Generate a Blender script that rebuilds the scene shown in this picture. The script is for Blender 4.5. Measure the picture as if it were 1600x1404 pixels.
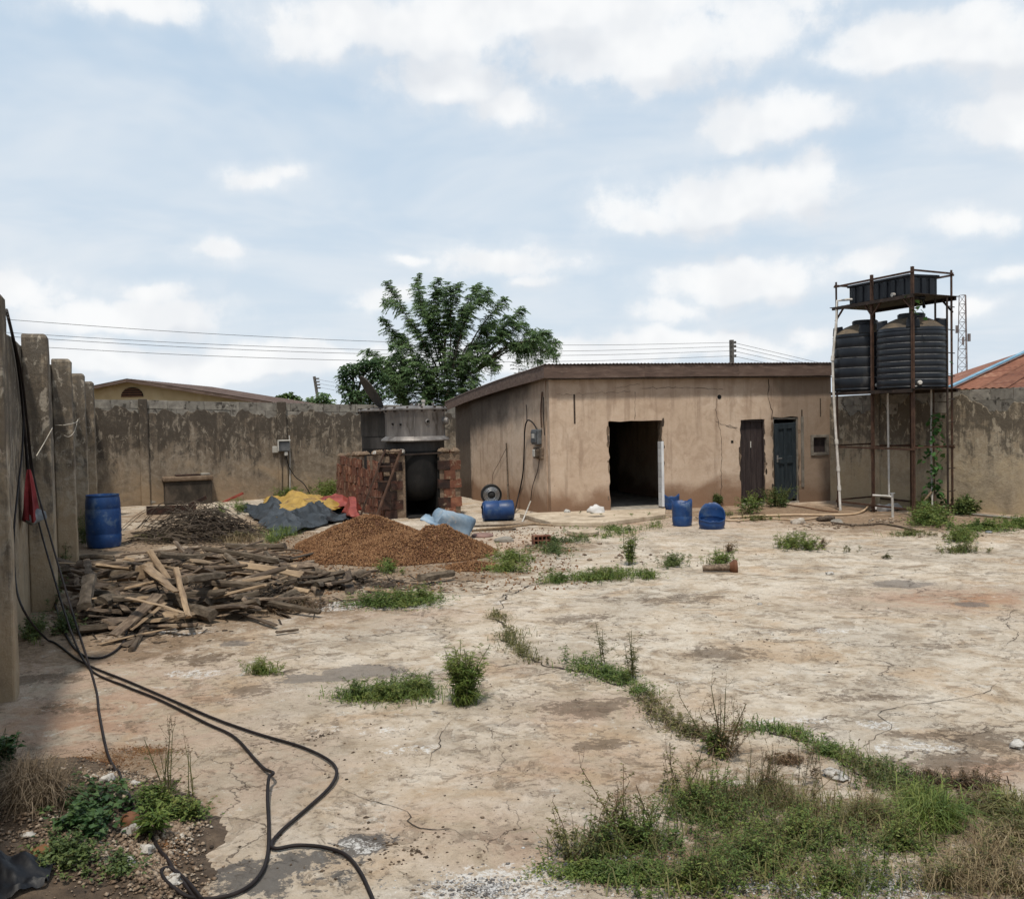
import bpy, math, random
import numpy as np
from mathutils import Vector, Matrix, Euler, noise as mnoise
R = math.radians
random.seed(7); rng = np.random.default_rng(7)
for o in list(bpy.data.objects): bpy.data.objects.remove(o)
SC = bpy.context.scene
COL = SC.collection

# ------------------------------------------------------------------ camera
CAM_H, FPX, PITCH, ROLL = 2.1, 1500.0, R(2.0), R(-1.19)
cam_d = bpy.data.cameras.new('camera'); cam = bpy.data.objects.new('camera', cam_d); COL.objects.link(cam)
CAMROT = Matrix.Rotation(math.pi/2-PITCH, 3, 'X') @ Matrix.Rotation(ROLL, 3, 'Z')
cam.matrix_world = Matrix.Translation((0,0,CAM_H)) @ CAMROT.to_4x4()
cam_d.sensor_fit = 'HORIZONTAL'; cam_d.sensor_width = 36; cam_d.lens = 36*FPX/1600
cam_d.clip_start = 0.05; cam_d.clip_end = 3000
SC.camera = cam

# ------------------------------------------------------------------ node helpers
def nd(nt, typ, ins=None, **pr):
    n = nt.nodes.new(typ)
    for k, v in pr.items(): setattr(n, k, v)
    for k, v in (ins or {}).items():
        s = n.inputs[k]
        if isinstance(v, bpy.types.NodeSocket): nt.links.new(v, s)
        elif isinstance(s.default_value, (int, float)): s.default_value = v
        else:
            v = tuple(v)
            s.default_value = v + (1,) if len(v) == 3 and len(s.default_value) == 4 else v
    return n
def mt(nt, op, a, b=0.0, c=0.0, clamp=False):
    n = nd(nt, 'ShaderNodeMath', {0: a, 1: b, 2: c}, operation=op, use_clamp=clamp); return n.outputs[0]
def vm(nt, op, a, b=(0,0,0)):
    n = nd(nt, 'ShaderNodeVectorMath', {0: a, 1: b}, operation=op)
    return n.outputs['Value' if op in ('LENGTH','DISTANCE','DOT_PRODUCT') else 'Vector']
def noi(nt, vec, scale, detail=5, rough=.55, dist=0.0, col=False):
    n = nd(nt, 'ShaderNodeTexNoise', {'Vector': vec, 'Scale': scale, 'Detail': detail, 'Roughness': rough, 'Distortion': dist})
    return n.outputs[1 if col else 0]
def rmp(nt, fac, stops, interp='LINEAR'):
    n = nd(nt, 'ShaderNodeValToRGB', {0: fac}); cr = n.color_ramp; cr.interpolation = interp
    while len(cr.elements) < len(stops): cr.elements.new(0.5)
    for e, (p, c) in zip(cr.elements, stops):
        e.position = p; e.color = tuple(c)+(1,) if isinstance(c, (tuple, list)) else (c, c, c, 1)
    return n.outputs[0]
def sst(nt, x, lo, hi):
    return nd(nt, 'ShaderNodeMapRange', {0: x, 1: lo, 2: hi, 3: 0.0, 4: 1.0}, interpolation_type='SMOOTHSTEP').outputs[0]
def mixc(nt, fac, a, b, blend='MIX'):
    return nd(nt, 'ShaderNodeMix', {0: fac, 6: a, 7: b}, data_type='RGBA', blend_type=blend).outputs[2]
def scl(nt, vec, s):
    return nd(nt, 'ShaderNodeVectorMath', {0: vec, 1: s}, operation='MULTIPLY').outputs[0]

# ------------------------------------------------------------------ sun and sky
SUN_EL, SUN_AZ = R(67), math.atan2(-0.14, -0.99)     # azimuth from +Y towards +X: behind the camera, a little to the left
sdir = Vector((math.sin(SUN_AZ)*math.cos(SUN_EL), math.cos(SUN_AZ)*math.cos(SUN_EL), math.sin(SUN_EL)))
sun_d = bpy.data.lights.new('sun', 'SUN'); sun_d.energy = 3.0; sun_d.angle = R(4); sun_d.color = (1, .93, .82)
sun = bpy.data.objects.new('sun', sun_d); COL.objects.link(sun); sun.rotation_euler = sdir.to_track_quat('Z', 'Y').to_euler()
SC.view_settings.view_transform = 'Standard'; SC.view_settings.look = 'None'
SC.view_settings.exposure = 0.19; SC.view_settings.gamma = 1.0; SC.view_settings.use_curve_mapping = False

def pix_dir(px, py):
    return (CAMROT @ Vector(((px-800)/FPX, (702-py)/FPX, -1))).normalized()
def make_world():
    w = bpy.data.worlds.new('World'); SC.world = w; w.use_nodes = True
    nt = w.node_tree; nt.nodes.clear()
    out = nd(nt, 'ShaderNodeOutputWorld')
    sky = nd(nt, 'ShaderNodeTexSky', sky_type='NISHITA', sun_disc=False, sun_elevation=SUN_EL, sun_rotation=SUN_AZ,
             air_density=1.0, dust_density=3.0, ozone_density=1.5)
    tc = nd(nt, 'ShaderNodeTexCoord').outputs['Generated']
    d = vm(nt, 'NORMALIZE', tc)
    s = nd(nt, 'ShaderNodeSeparateXYZ', {0: d})
    az = mt(nt, 'ARCTAN2', s.outputs[0], s.outputs[1]); el = mt(nt, 'ARCSINE', s.outputs[2])
    ae = nd(nt, 'ShaderNodeCombineXYZ', {0: az, 1: el, 2: 0.0}).outputs[0]
    # thin veil on a flat layer high above
    zz = mt(nt, 'MAXIMUM', mt(nt, 'ADD', s.outputs[2], 0.12), 0.03)
    pl = nd(nt, 'ShaderNodeCombineXYZ', {0: mt(nt, 'DIVIDE', s.outputs[0], zz), 1: mt(nt, 'DIVIDE', s.outputs[1], zz), 2: 0.0}).outputs[0]
    veil = sst(nt, noi(nt, pl, 1.1, 4, .6, .4), .36, .72)
    base = mixc(nt, .86, sky.outputs[0], (5.0, 6.25, 7.55))
    hz = mt(nt, 'SUBTRACT', 1.0, sst(nt, el, -0.02, 0.40))
    base = mixc(nt, mt(nt, 'MULTIPLY', hz, .62), base, (6.8, 7.35, 7.85))
    base = mixc(nt, mt(nt, 'MULTIPLY', veil, .62), base, (7.2, 7.55, 7.9))
    # cumulus: a soft map of where the puffs stand (azimuth x elevation), their lumps come from noise
    A0, A1, E0, E1, IW, IH = -.75, .75, -.05, .65, 420, 200
    puffs = [(700,110,120,55),(795,165,80,45),(640,40,300,45),(860,20,420,50),(200,5,120,30),(1020,70,250,55),(1215,190,130,42),(1130,310,190,52),(1230,290,90,40),
             (1010,340,90,32),(1150,440,150,40),(1060,490,70,26),(1220,450,70,36),(790,410,110,28),(830,440,60,20),(355,400,60,20),(30,450,70,36),(240,452,75,24),
             (200,495,150,30),(90,560,260,30),(420,560,330,30),(1000,545,260,25),(1515,345,75,26),(1580,435,60,22),(1350,415,70,26),(1270,520,60,24),(1530,490,60,22),(420,270,60,20),
             (1450,60,200,40),(1580,170,120,50),(610,470,60,18),(620,415,50,14),(800,560,300,22),(1560,60,100,50)]
    aa, ee = np.meshgrid(np.linspace(A0, A1, IW), np.linspace(E0, E1, IH))
    dn = np.full(aa.shape, -1.0)
    for px, py, rx, ry in puffs:
        v = pix_dir(px, py); q = np.hypot((aa-math.atan2(v.x, v.y))*FPX/(rx*1.12), (ee-math.asin(v.z))*FPX/(ry*1.18)); dn = np.maximum(dn, (1-q)*min(1.0, .62+rx/420)-(.10 if rx < 80 else 0))
    img = bpy.data.images.new('puff_map', IW, IH, float_buffer=True); img.colorspace_settings.name = 'Non-Color'
    pix = np.ones((IH, IW, 4), dtype=np.float32); pix[..., :3] = (dn*.5+.5)[..., None]; img.pixels.foreach_set(pix.ravel()); img.pack()
    wv = vm(nt, 'SUBTRACT', noi(nt, ae, 9, 3, .6, 0, True), (.5, .5, .5))
    aew = vm(nt, 'ADD', ae, scl(nt, wv, (.09, .06, 0)))
    uv = nd(nt, 'ShaderNodeVectorMath', {0: vm(nt, 'SUBTRACT', aew, (A0, E0, 0)), 1: (1/(A1-A0), 1/(E1-E0), 0)}, operation='MULTIPLY').outputs[0]
    it = nd(nt, 'ShaderNodeTexImage', {0: uv}, image=img, extension='EXTEND')
    dens = mt(nt, 'SUBTRACT', mt(nt, 'MULTIPLY', it.outputs[0], 2.0), 1.0)
    # the same kind of cloud all round, out of the frame too
    far = mt(nt, 'SUBTRACT', mt(nt, 'MULTIPLY', noi(nt, scl(nt, ae, (2.6, 4.5, 0)), 1.0, 2, .5), 3.2), 1.95)
    outside = sst(nt, mt(nt, 'ABSOLUTE', az), .54, .70)
    high = sst(nt, el, .50, .62)
    dens = mt(nt, 'MAXIMUM', dens, mt(nt, 'SUBTRACT', mt(nt, 'MULTIPLY', mt(nt, 'ADD', far, 1.0), mt(nt, 'MAXIMUM', outside, high)), 1.0))
    it2 = nd(nt, 'ShaderNodeTexImage', {0: vm(nt, 'ADD', uv, (-.012, .05, 0))}, image=img, extension='EXTEND')
    under = sst(nt, mt(nt, 'SUBTRACT', it2.outputs[0], it.outputs[0]), -.08, .20)
    fb = noi(nt, ae, 15, 7, .62)
    dd = mt(nt, 'ADD', dens, mt(nt, 'MULTIPLY', mt(nt, 'SUBTRACT', fb, .5), 1.55))
    m = mt(nt, 'ADD', mt(nt, 'MULTIPLY', sst(nt, dd, -.35, .70), .62), mt(nt, 'MULTIPLY', sst(nt, dd, .08, .42), .38))
    shade = noi(nt, vm(nt, 'ADD', ae, (0, .03, 0)), 12, 3, .55)
    cc = mixc(nt, mt(nt, 'MULTIPLY', mt(nt, 'ADD', mt(nt, 'MULTIPLY', under, .65), mt(nt, 'MULTIPLY', mt(nt, 'SUBTRACT', 1.0, sst(nt, shade, .36, .58)), .5)), 1.0, clamp=True), (8.75, 8.75, 8.72), (7.0, 7.2, 7.5))
    colr = mixc(nt, mt(nt, 'MULTIPLY', m, .90), base, cc)
    bg = nd(nt, 'ShaderNodeBackground', {0: colr, 1: 0.1})
    nt.links.new(bg.outputs[0], out.inputs[0])
make_world()
SC.world.cycles.sampling_method = 'MANUAL'; SC.world.cycles.sample_map_resolution = 256
cy = SC.cycles; cy.max_bounces = 4; cy.diffuse_bounces = 3; cy.glossy_bounces = 2; cy.transmission_bounces = 3; cy.transparent_max_bounces = 4
cy.caustics_reflective = False; cy.caustics_refractive = False; cy.use_adaptive_sampling = True; cy.adaptive_threshold = .02

# ------------------------------------------------------------------ layout helpers (photo pixel -> point of the place)
def ray(px, py): return CAMROT @ Vector(((px-800)/FPX, (702-py)/FPX, -1))
EYE = Vector((0,0,CAM_H))
def G(px, py, z=0.0):
    d = ray(px, py); return EYE + d*((z-CAM_H)/d.z)
def DP(px, py, Y):
    d = ray(px, py); return EYE + d*(Y/d.y)
def hit(px, py, p0, nrm):
    d = ray(px, py); return EYE + d*((p0-EYE).dot(nrm)/d.dot(nrm))

# ------------------------------------------------------------------ mesh helpers
class MB:
    def __init__(s): s.v = []; s.f = []
    def add(s, vs, fs, m=None):
        k = len(s.v)
        s.v += [tuple(m @ Vector(p)) if m is not None else tuple(p) for p in vs]
        s.f += [tuple(i+k for i in f) for f in fs]; return s
    def box(s, x0, x1, y0, y1, z0, z1, m=None):
        return s.add([(x0,y0,z0),(x1,y0,z0),(x1,y1,z0),(x0,y1,z0),(x0,y0,z1),(x1,y0,z1),(x1,y1,z1),(x0,y1,z1)],
                     [(0,3,2,1),(4,5,6,7),(0,1,5,4),(1,2,6,5),(2,3,7,6),(3,0,4,7)], m)
    def bar(s, a, b, w, h=None, up=(0,0,1)):
        a = Vector(a); b = Vector(b); h = h or w; d = (b-a); L = d.length; d.normalize()
        u = Vector(up); u = Vector((1,0,0)) if abs(d.dot(u)) > .98 else u
        x = d.cross(u).normalized(); y = x.cross(d).normalized()
        m = Matrix((( x.x,d.x,y.x,a.x),(x.y,d.y,y.y,a.y),(x.z,d.z,y.z,a.z),(0,0,0,1)))
        return s.box(-w/2,w/2,0,L,-h/2,h/2,m)
    def tube(s, pts, r, n=8, cap=True):
        pts = [Vector(p) for p in pts]; k = len(s.v); rs = r if isinstance(r, (list, tuple)) else [r]*len(pts)
        t0 = (pts[1]-pts[0]).normalized(); u = t0.orthogonal().normalized()
        for i, p in enumerate(pts):
            t = (pts[min(i+1,len(pts)-1)]-pts[max(i-1,0)]).normalized()
            u = (u - t*u.dot(t)); u = u.normalized() if u.length > 1e-6 else t.orthogonal().normalized()
            w = t.cross(u)
            for j in range(n):
                a = 2*math.pi*j/n; s.v.append(tuple(p+(u*math.cos(a)+w*math.sin(a))*rs[i]))
        for i in range(len(pts)-1):
            for j in range(n):
                a = k+i*n+j; b = k+i*n+(j+1)%n; s.f.append((a,b,b+n,a+n))
        if cap:
            s.f.append(tuple(k+j for j in range(n))[::-1]); s.f.append(tuple(k+(len(pts)-1)*n+j for j in range(n)))
        return s
    def lathe(s, prof, n=32, m=None, cap0=True, cap1=True, warp=None):
        vs = []; fs = []
        for i, (r, z) in enumerate(prof):
            for j in range(n):
                a = 2*math.pi*j/n; x, y, zz = r*math.cos(a), r*math.sin(a), z
                if warp: x, y, zz = warp(i, a, x, y, zz)
                vs.append((x, y, zz))
        for i in range(len(prof)-1):
            for j in range(n):
                a = i*n+j; b = i*n+(j+1)%n; fs.append((a,b,b+n,a+n))
        if cap0: fs.append(tuple(range(n))[::-1])
        if cap1: fs.append(tuple((len(prof)-1)*n+j for j in range(n)))
        return s.add(vs, fs, m)
    def prism(s, poly, h0, h1, m=None):      # poly in xy
        n = len(poly)
        vs = [(x,y,h0) for x,y in poly]+[(x,y,h1) for x,y in poly]
        return s.add(vs, [tuple(range(n))[::-1], tuple(range(n,2*n))]+[(i,(i+1)%n,n+(i+1)%n,n+i) for i in range(n)], m)
    def mesh(s, name, smooth=None):
        me = bpy.data.meshes.new(name); me.from_pydata(s.v, [], s.f); me.update()
        if smooth is not None:
            me.shade_smooth()
            if smooth < 179: me.set_sharp_from_angle(angle=R(smooth))
        return me
def link(name, me, mat, parent=None, bevel=0, loc=None, rot=None):
    o = bpy.data.objects.new(name, me); COL.objects.link(o)
    if mat and not me.materials: me.materials.append(mat)
    if parent: o.parent = parent
    if loc is not None: o.location = loc
    if rot is not None: o.rotation_euler = rot
    if bevel:
        b = o.modifiers.new('bevel', 'BEVEL'); b.width = bevel; b.segments = 2; b.limit_method = 'ANGLE'; b.angle_limit = R(40)
    return o
def part(name, mb, mat, parent=None, smooth=None, bevel=0, **k): return link(name, mb.mesh(name, smooth), mat, parent, bevel, **k)
def tag(o, label, cat=None, group=None, kind=None):
    if label: o['label'] = label
    if cat: o['category'] = cat
    if group: o['group'] = group
    if kind: o['kind'] = kind
    return o
def thing(name, label, cat, loc=(0,0,0), rz=0, group=None):
    o = bpy.data.objects.new(name, None); COL.objects.link(o); o.location = loc; o.rotation_euler = (0,0,rz); o.empty_display_size = .2
    return tag(o, label, cat, group, 'thing')
def solo(name, mb, mat, label, cat, group=None, smooth=None, bevel=0, pivot=None):
    """a thing that is one mesh; verts in world coordinates, origin moved to its base"""
    V = np.array(mb.v); c = Vector(pivot) if pivot is not None else Vector((V[:,0].mean(), V[:,1].mean(), V[:,2].min()))
    mb.v = [(x-c.x, y-c.y, z-c.z) for x, y, z in mb.v]
    return tag(part(name, mb, Mt(mat) if isinstance(mat, str) else mat, None, smooth, bevel, loc=c), label, cat, group, 'thing')
def npmesh(name, V, Fs):       # V (N,3); Fs list of int arrays (M,3) or (M,4)
    me = bpy.data.meshes.new(name); V = np.asarray(V, dtype=np.float32)
    me.vertices.add(len(V)); me.vertices.foreach_set('co', V.ravel())
    loops = np.concatenate([np.asarray(f, dtype=np.int32).ravel() for f in Fs]); tot = np.concatenate([np.full(len(f), np.asarray(f).shape[1], dtype=np.int32) for f in Fs])
    start = np.concatenate([[0], np.cumsum(tot)[:-1]]).astype(np.int32)
    me.loops.add(len(loops)); me.loops.foreach_set('vertex_index', loops)
    me.polygons.add(len(tot)); me.polygons.foreach_set('loop_start', start)
    try: me.polygons.foreach_set('loop_total', tot)
    except Exception: pass
    me.update(calc_edges=True); me.validate(); return me
def fbm(x, y, z=0.0, o=4): return mnoise.fractal(Vector((x,y,z)), 1.0, 2.0, o)
def spline(pts, n=8):
    P = [Vector(p) for p in pts]; out = []
    for i in range(len(P)-1):
        a = P[max(i-1,0)]; b = P[i]; c = P[i+1]; d = P[min(i+2,len(P)-1)]
        for k in range(n):
            t = k/n; out.append(.5*((2*b)+(c-a)*t+(2*a-5*b+4*c-d)*t*t+(3*b-a-3*c+d)*t**3))
    out.append(P[-1]); return out

# ------------------------------------------------------------------ materials
MATS = {}
def newmat(name):
    m = bpy.data.materials.new(name); m.use_nodes = True; nt = m.node_tree; nt.nodes.clear()
    out = nd(nt, 'ShaderNodeOutputMaterial'); bs = nd(nt, 'ShaderNodeBsdfPrincipled')
    nt.links.new(bs.outputs[0], out.inputs[0]); MATS[name] = m
    return m, nt, bs, out
def setb(nt, bs, **k):
    for key, v in k.items():
        key = key.replace('_', ' ')
        if isinstance(v, bpy.types.NodeSocket): nt.links.new(v, bs.inputs[key])
        else: bs.inputs[key].default_value = (tuple(v)+(1,) if isinstance(v, tuple) and len(v) == 3 else v)
def bump(nt, bs, h, strength=.3, dist=.02):
    b = nd(nt, 'ShaderNodeBump', {'Height': h, 'Strength': strength, 'Distance': dist}); nt.links.new(b.outputs[0], bs.inputs['Normal'])
def objvec(nt, rnd=True):
    tc = nd(nt, 'ShaderNodeTexCoord').outputs['Object']
    if not rnd: return tc, None
    r = nd(nt, 'ShaderNodeObjectInfo').outputs['Random']
    off = nd(nt, 'ShaderNodeCombineXYZ', {0: mt(nt,'MULTIPLY',r,37.0), 1: mt(nt,'MULTIPLY',r,91.0), 2: mt(nt,'MULTIPLY',r,53.0)}).outputs[0]
    return vm(nt, 'ADD', tc, off), r
def weathered(name, cols, scale=4, rough=.75, metal=0.0, bmp=.25, bscale=45, bdist=.01, stretch=(1,1,1), spots=None, rvar=.25, spec=.35):
    m, nt, bs, out = newmat(name)
    v, r = objvec(nt); v = scl(nt, v, stretch)
    f = noi(nt, v, scale, 8, .62, .4)
    n = len(cols)
    c = rmp(nt, f, [(.30+.42*i/max(n-1,1), k) for i, k in enumerate(cols)])
    if spots:
        sc, lo, hi, colr = spots
        c = mixc(nt, sst(nt, noi(nt, v, sc, 7, .65), lo, hi), c, colr)
    val = mt(nt, 'ADD', mt(nt, 'MULTIPLY', r, rvar), 1-rvar/2)
    c = nd(nt, 'ShaderNodeHueSaturation', {'Value': val, 'Color': c}).outputs[0]
    rr = mt(nt, 'ADD', mt(nt, 'MULTIPLY', noi(nt, v, scale*3, 4), .25), rough-.12)
    setb(nt, bs, Base_Color=c, Roughness=rr, Metallic=metal, Specular_IOR_Level=spec)
    if bmp: bump(nt, bs, noi(nt, v, bscale, 6, .65), bmp, bdist)
    return m
def leafmat(name, cols, trans=.35, rough=.55):
    m, nt, bs, out = newmat(name)
    g = nd(nt, 'ShaderNodeNewGeometry'); ri = g.outputs['Random Per Island']
    pos = g.outputs['Position']
    f = mt(nt, 'ADD', mt(nt, 'MULTIPLY', ri, .65), mt(nt, 'MULTIPLY', sst(nt, noi(nt, pos, 2.2, 3), .35, .65), .35))
    n = len(cols); c = rmp(nt, f, [(i/max(n-1,1), k) for i, k in enumerate(cols)])
    setb(nt, bs, Base_Color=c, Roughness=rough, Specular_IOR_Level=.3)
    tr = nd(nt, 'ShaderNodeBsdfTranslucent', {0: mixc(nt, .5, c, (.30,.36,.05), 'MULTIPLY') if False else c})
    mx = nd(nt, 'ShaderNodeMixShader', {0: trans, 1: bs.outputs[0], 2: tr.outputs[0]})
    nt.links.new(mx.outputs[0], out.inputs[0]); return m

weathered('wood_grey', [(.042,.029,.020),(.095,.066,.045),(.165,.12,.083),(.26,.20,.14)], 5, .85, 0, .5, 60, .012, (6,1,6), rvar=.7)
weathered('wood_pale', [(.15,.10,.062),(.25,.175,.108),(.37,.265,.165)], 4, .8, 0, .4, 60, .01, (6,1,6), rvar=.35)
weathered('wood_dark', [(.035,.025,.018),(.08,.057,.039),(.145,.108,.075)], 5, .9, 0, .6, 50, .015, (5,1,5), rvar=.5)
weathered('bark', [(.045,.033,.023),(.10,.076,.053),(.19,.15,.11)], 8, .95, 0, .8, 40, .02, (3,.7,3), rvar=.5)
weathered('fascia_wood', [(.07,.045,.035),(.115,.075,.058),(.165,.115,.09)], 3, .85, 0, .4, 40, .01, (1,5,5), spots=(6,.6,.72,(.25,.20,.165)), rvar=.15)
weathered('roof_metal', [(.10,.06,.045),(.16,.11,.09),(.24,.20,.18)], 3, .6, .3, .2, 30, rvar=.1)
weathered('rust_roof', [(.085,.034,.022),(.16,.062,.036),(.22,.095,.056),(.33,.20,.14)], 1.2, .8, .1, .2, 30, .01, (.3,4,4), rvar=.25)
weathered('brown_roof', [(.07,.045,.038),(.12,.08,.065),(.17,.12,.10)], 2, .8, 0, .2, 30)
weathered('cream_wall', [(.40,.29,.16),(.50,.37,.21),(.55,.43,.27)], 1.5, .9, 0, .2, 30)
weathered('steel_rust', [(.04,.022,.015),(.075,.04,.026),(.12,.064,.042)], 7, .75, .25, .3, 60, .004, rvar=.3)
weathered('steel_dark', [(.02,.014,.012),(.04,.028,.022),(.07,.045,.034)], 7, .7, .4, .3, 60, .004)
weathered('vat_steel', [(.10,.09,.083),(.18,.163,.152),(.30,.275,.255)], 3, .55, .35, .25, 30, .006, (1.5,1.5,.35), spots=(2.5,.52,.66,(.075,.062,.052)), rvar=.1)
weathered('vat_dark', [(.016,.015,.0145),(.034,.031,.029),(.07,.063,.058)], 3, .6, .3, .25, 30, .006, (1.5,1.5,.35))
weathered('box_soot', [(.018,.015,.012),(.05,.040,.031),(.13,.10,.075)], 3, .95, 0, .6, 40, .012, (1,1,.6))
weathered('vat_soot', [(.004,.0035,.0035),(.009,.008,.0075),(.025,.022,.02)], 3, .75, .2, .3, 30, .006, (1,1,.4))
weathered('lid_plate', [(.03,.026,.022),(.055,.047,.038),(.085,.07,.055)], 3, .7, .3, .2, 30)
weathered('clay_brick', [(.075,.028,.018),(.15,.057,.033),(.22,.096,.054)], 5, .9, 0, .5, 40, .012, spots=(9,.52,.68,(.33,.24,.155)), rvar=.7)
weathered('clay_brick_soot', [(.012,.008,.007),(.03,.015,.011),(.075,.031,.02)], 4, .9, 0, .5, 40, .012, spots=(9,.60,.72,(.20,.15,.10)), rvar=.8)
weathered('mud_mortar', [(.10,.066,.043),(.175,.122,.082),(.27,.20,.143)], 6, .95, 0, .8, 25, .03, rvar=.1)
weathered('soot_shade_black', [(.004,.004,.004),(.010,.009,.008),(.022,.018,.015)], 5, .95, 0, .5, 30)  # soot; also the shade inside holes and vents, put into the colour
weathered('plastic_blue', [(.008,.030,.100),(.013,.048,.155),(.022,.072,.21)], 3, .42, 0, .1, 30, .004, spots=(5,.50,.66,(.065,.105,.18)), rvar=.3, spec=.35)
weathered('plastic_paleblue', [(.11,.165,.23),(.20,.275,.35),(.36,.41,.45)], 3, .6, 0, .3, 20, .01, spots=(6,.58,.68,(.45,.42,.38)))
weathered('tank_black', [(.005,.006,.009),(.008,.010,.014),(.015,.017,.022)], 3, .42, 0, .15, 25, .005, (1,1,.3), spots=(2.2,.57,.72,(.05,.048,.046)), rvar=.15, spec=.3)
weathered('tank_dusty', [(.045,.04,.034),(.10,.075,.05),(.17,.125,.08)], 3, .8, 0, .2, 30)
weathered('groove_dust', [(.05,.05,.052),(.17,.17,.172),(.30,.30,.30)], 4, .6, 0, 0)
weathered('apron_concrete', [(.26,.20,.14),(.40,.325,.24),(.50,.42,.32)], 3, .95, 0, .5, 40, .012, spots=(6,.58,.70,(.16,.115,.075)))
weathered('pvc', [(.32,.29,.25),(.44,.41,.37),(.56,.53,.49)], 6, .55, 0, .15, 40, .003)
weathered('hose_tan', [(.32,.22,.13),(.42,.30,.19),(.50,.38,.26)], 6, .6, 0, .1, 40, .003)
weathered('cable_black', [(.008,.006,.006),(.014,.010,.010),(.024,.018,.017)], 6, .6, 0, .15, 60, .003, spec=.22)
weathered('rope', [(.35,.31,.25),(.45,.40,.33)], 6, .9, 0, .2, 60)
weathered('cloth_red', [(.11,.012,.014),(.19,.02,.022),(.27,.04,.04)], 4, .9, 0, .3, 60, .006)
weathered('cloth_grey', [(.06,.065,.07),(.17,.18,.19),(.34,.34,.34)], 6, .9, 0, .3, 60)
weathered('cloth_white', [(.30,.28,.26),(.46,.44,.42),(.60,.58,.56)], 5, .9, 0, .3, 50)
weathered('tarp_yellow', [(.19,.11,.02),(.34,.21,.04),(.44,.285,.07)], 3, .55, 0, .3, 25, .01, spots=(3,.55,.68,(.15,.075,.025)), rvar=.05)
weathered('tarp_black', [(.010,.012,.014),(.022,.026,.030),(.05,.056,.064)], 3, .5, 0, .3, 25, .01, rvar=.05)
weathered('tarp_red', [(.12,.02,.013),(.23,.042,.03),(.31,.085,.06)], 3, .6, 0, .3, 25, .01, rvar=.05)
weathered('plastic_black', [(.003,.0035,.006),(.006,.007,.010),(.012,.013,.017)], 3, .5, 0, .3, 25, .01, spec=.25)
weathered('concrete', [(.14,.125,.105),(.26,.235,.20),(.40,.365,.31)], 4, .95, 0, .5, 40, .012, spots=(5,.6,.72,(.07,.06,.05)))
weathered('old_block', [(.13,.115,.10),(.215,.195,.165),(.30,.275,.235)], 6, .95, 0, .6, 50, .012, spots=(5,.54,.66,(.055,.048,.04)), rvar=.35)
weathered('stone', [(.13,.11,.09),(.27,.23,.19),(.44,.40,.34)], 8, .95, 0, .5, 30, .01, rvar=.9)
weathered('white_stone', [(.24,.22,.195),(.40,.375,.34),(.56,.54,.50)], 22, .9, 0, .6, 50, .01, spots=(30,.52,.6,(.13,.105,.08)), rvar=.4)
weathered('tile_white', [(.55,.55,.56),(.66,.67,.68),(.72,.73,.74)], 3, .3, 0, .05, 30)
weathered('tile_bluish', [(.30,.34,.42),(.40,.44,.52)], 3, .35, 0, .05, 30)  # bluish tile for the post inside the doorway
weathered('paint_teal', [(.010,.015,.019),(.018,.026,.032),(.034,.044,.05)], 4, .6, 0, .2, 40, .004, (4,4,.7), rvar=.05)
weathered('paint_brown', [(.018,.012,.012),(.032,.022,.021),(.055,.04,.036)], 4, .65, 0, .2, 40, .004, (4,4,.7), rvar=.2)
weathered('frame_grey', [(.09,.075,.06),(.16,.14,.115),(.25,.22,.185)], 6, .85, 0, .4, 50)
weathered('meter_grey', [(.05,.052,.056),(.10,.105,.11),(.17,.17,.17)], 5, .5, .1, .1, 40)
weathered('meter_white', [(.38,.36,.32),(.52,.50,.46)], 5, .6, 0, .1, 40)
weathered('pole_grey', [(.06,.055,.05),(.11,.10,.09),(.16,.15,.14)], 5, .9, 0, .3, 30)
weathered('wire_dark', [(.03,.03,.03),(.05,.05,.05)], 5, .6)
weathered('mast_steel', [(.14,.11,.11),(.24,.20,.19)], 1, .6, .2, 0)
weathered('blue_trim', [(.10,.22,.32),(.17,.32,.43),(.24,.40,.50)], 3, .6, 0, .1, 30)
weathered('lid_redbrown', [(.14,.085,.07),(.21,.13,.11),(.28,.18,.15)], 5, .9, 0, .4, 40)
weathered('chrome', [(.4,.4,.4),(.55,.55,.55)], 5, .35, .8, 0)
weathered('tyre_black', [(.012,.012,.012),(.03,.03,.03)], 5, .8)
weathered('rind_brown', [(.09,.035,.015),(.17,.07,.03)], 6, .7, 0, .3, 40)
weathered('crack_dark', [(.02,.015,.011),(.045,.034,.025),(.075,.058,.042)], 9, 1, 0, .4, 40, rvar=.2)
weathered('wall_crack', [(.035,.024,.018),(.07,.05,.038)], 9, 1, 0, .2, 40, rvar=.2)
weathered('shell_chip', [(.09,.04,.017),(.19,.094,.042),(.30,.165,.078)], 3, .9, 0, 0, rvar=.1)
def island_mat(name, cols, rough=.9):
    m, nt, bs, out = newmat(name); ge = nd(nt, 'ShaderNodeNewGeometry')
    ri = ge.outputs['Random Per Island']; pn = noi(nt, ge.outputs['Position'], 2.6, 6, .7, .6)
    ri = mt(nt, 'ADD', mt(nt, 'MULTIPLY', ri, .62), mt(nt, 'MULTIPLY', mt(nt, 'SUBTRACT', pn, .33), 1.1), clamp=True)
    n = len(cols); setb(nt, bs, Base_Color=rmp(nt, ri, [(i/(n-1), c) for i, c in enumerate(cols)]), Roughness=rough, Specular_IOR_Level=.25); return m
island_mat('chips', [(.055,.025,.012),(.11,.05,.022),(.17,.084,.038),(.24,.13,.062),(.34,.21,.115)])
island_mat('pebble_mix', [(.05,.038,.028),(.10,.07,.048),(.16,.11,.075),(.24,.175,.12),(.33,.27,.21),(.5,.46,.40)])
island_mat('litter_mix', [(.03,.022,.016),(.065,.047,.033),(.12,.085,.058),(.2,.15,.105)])
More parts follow.
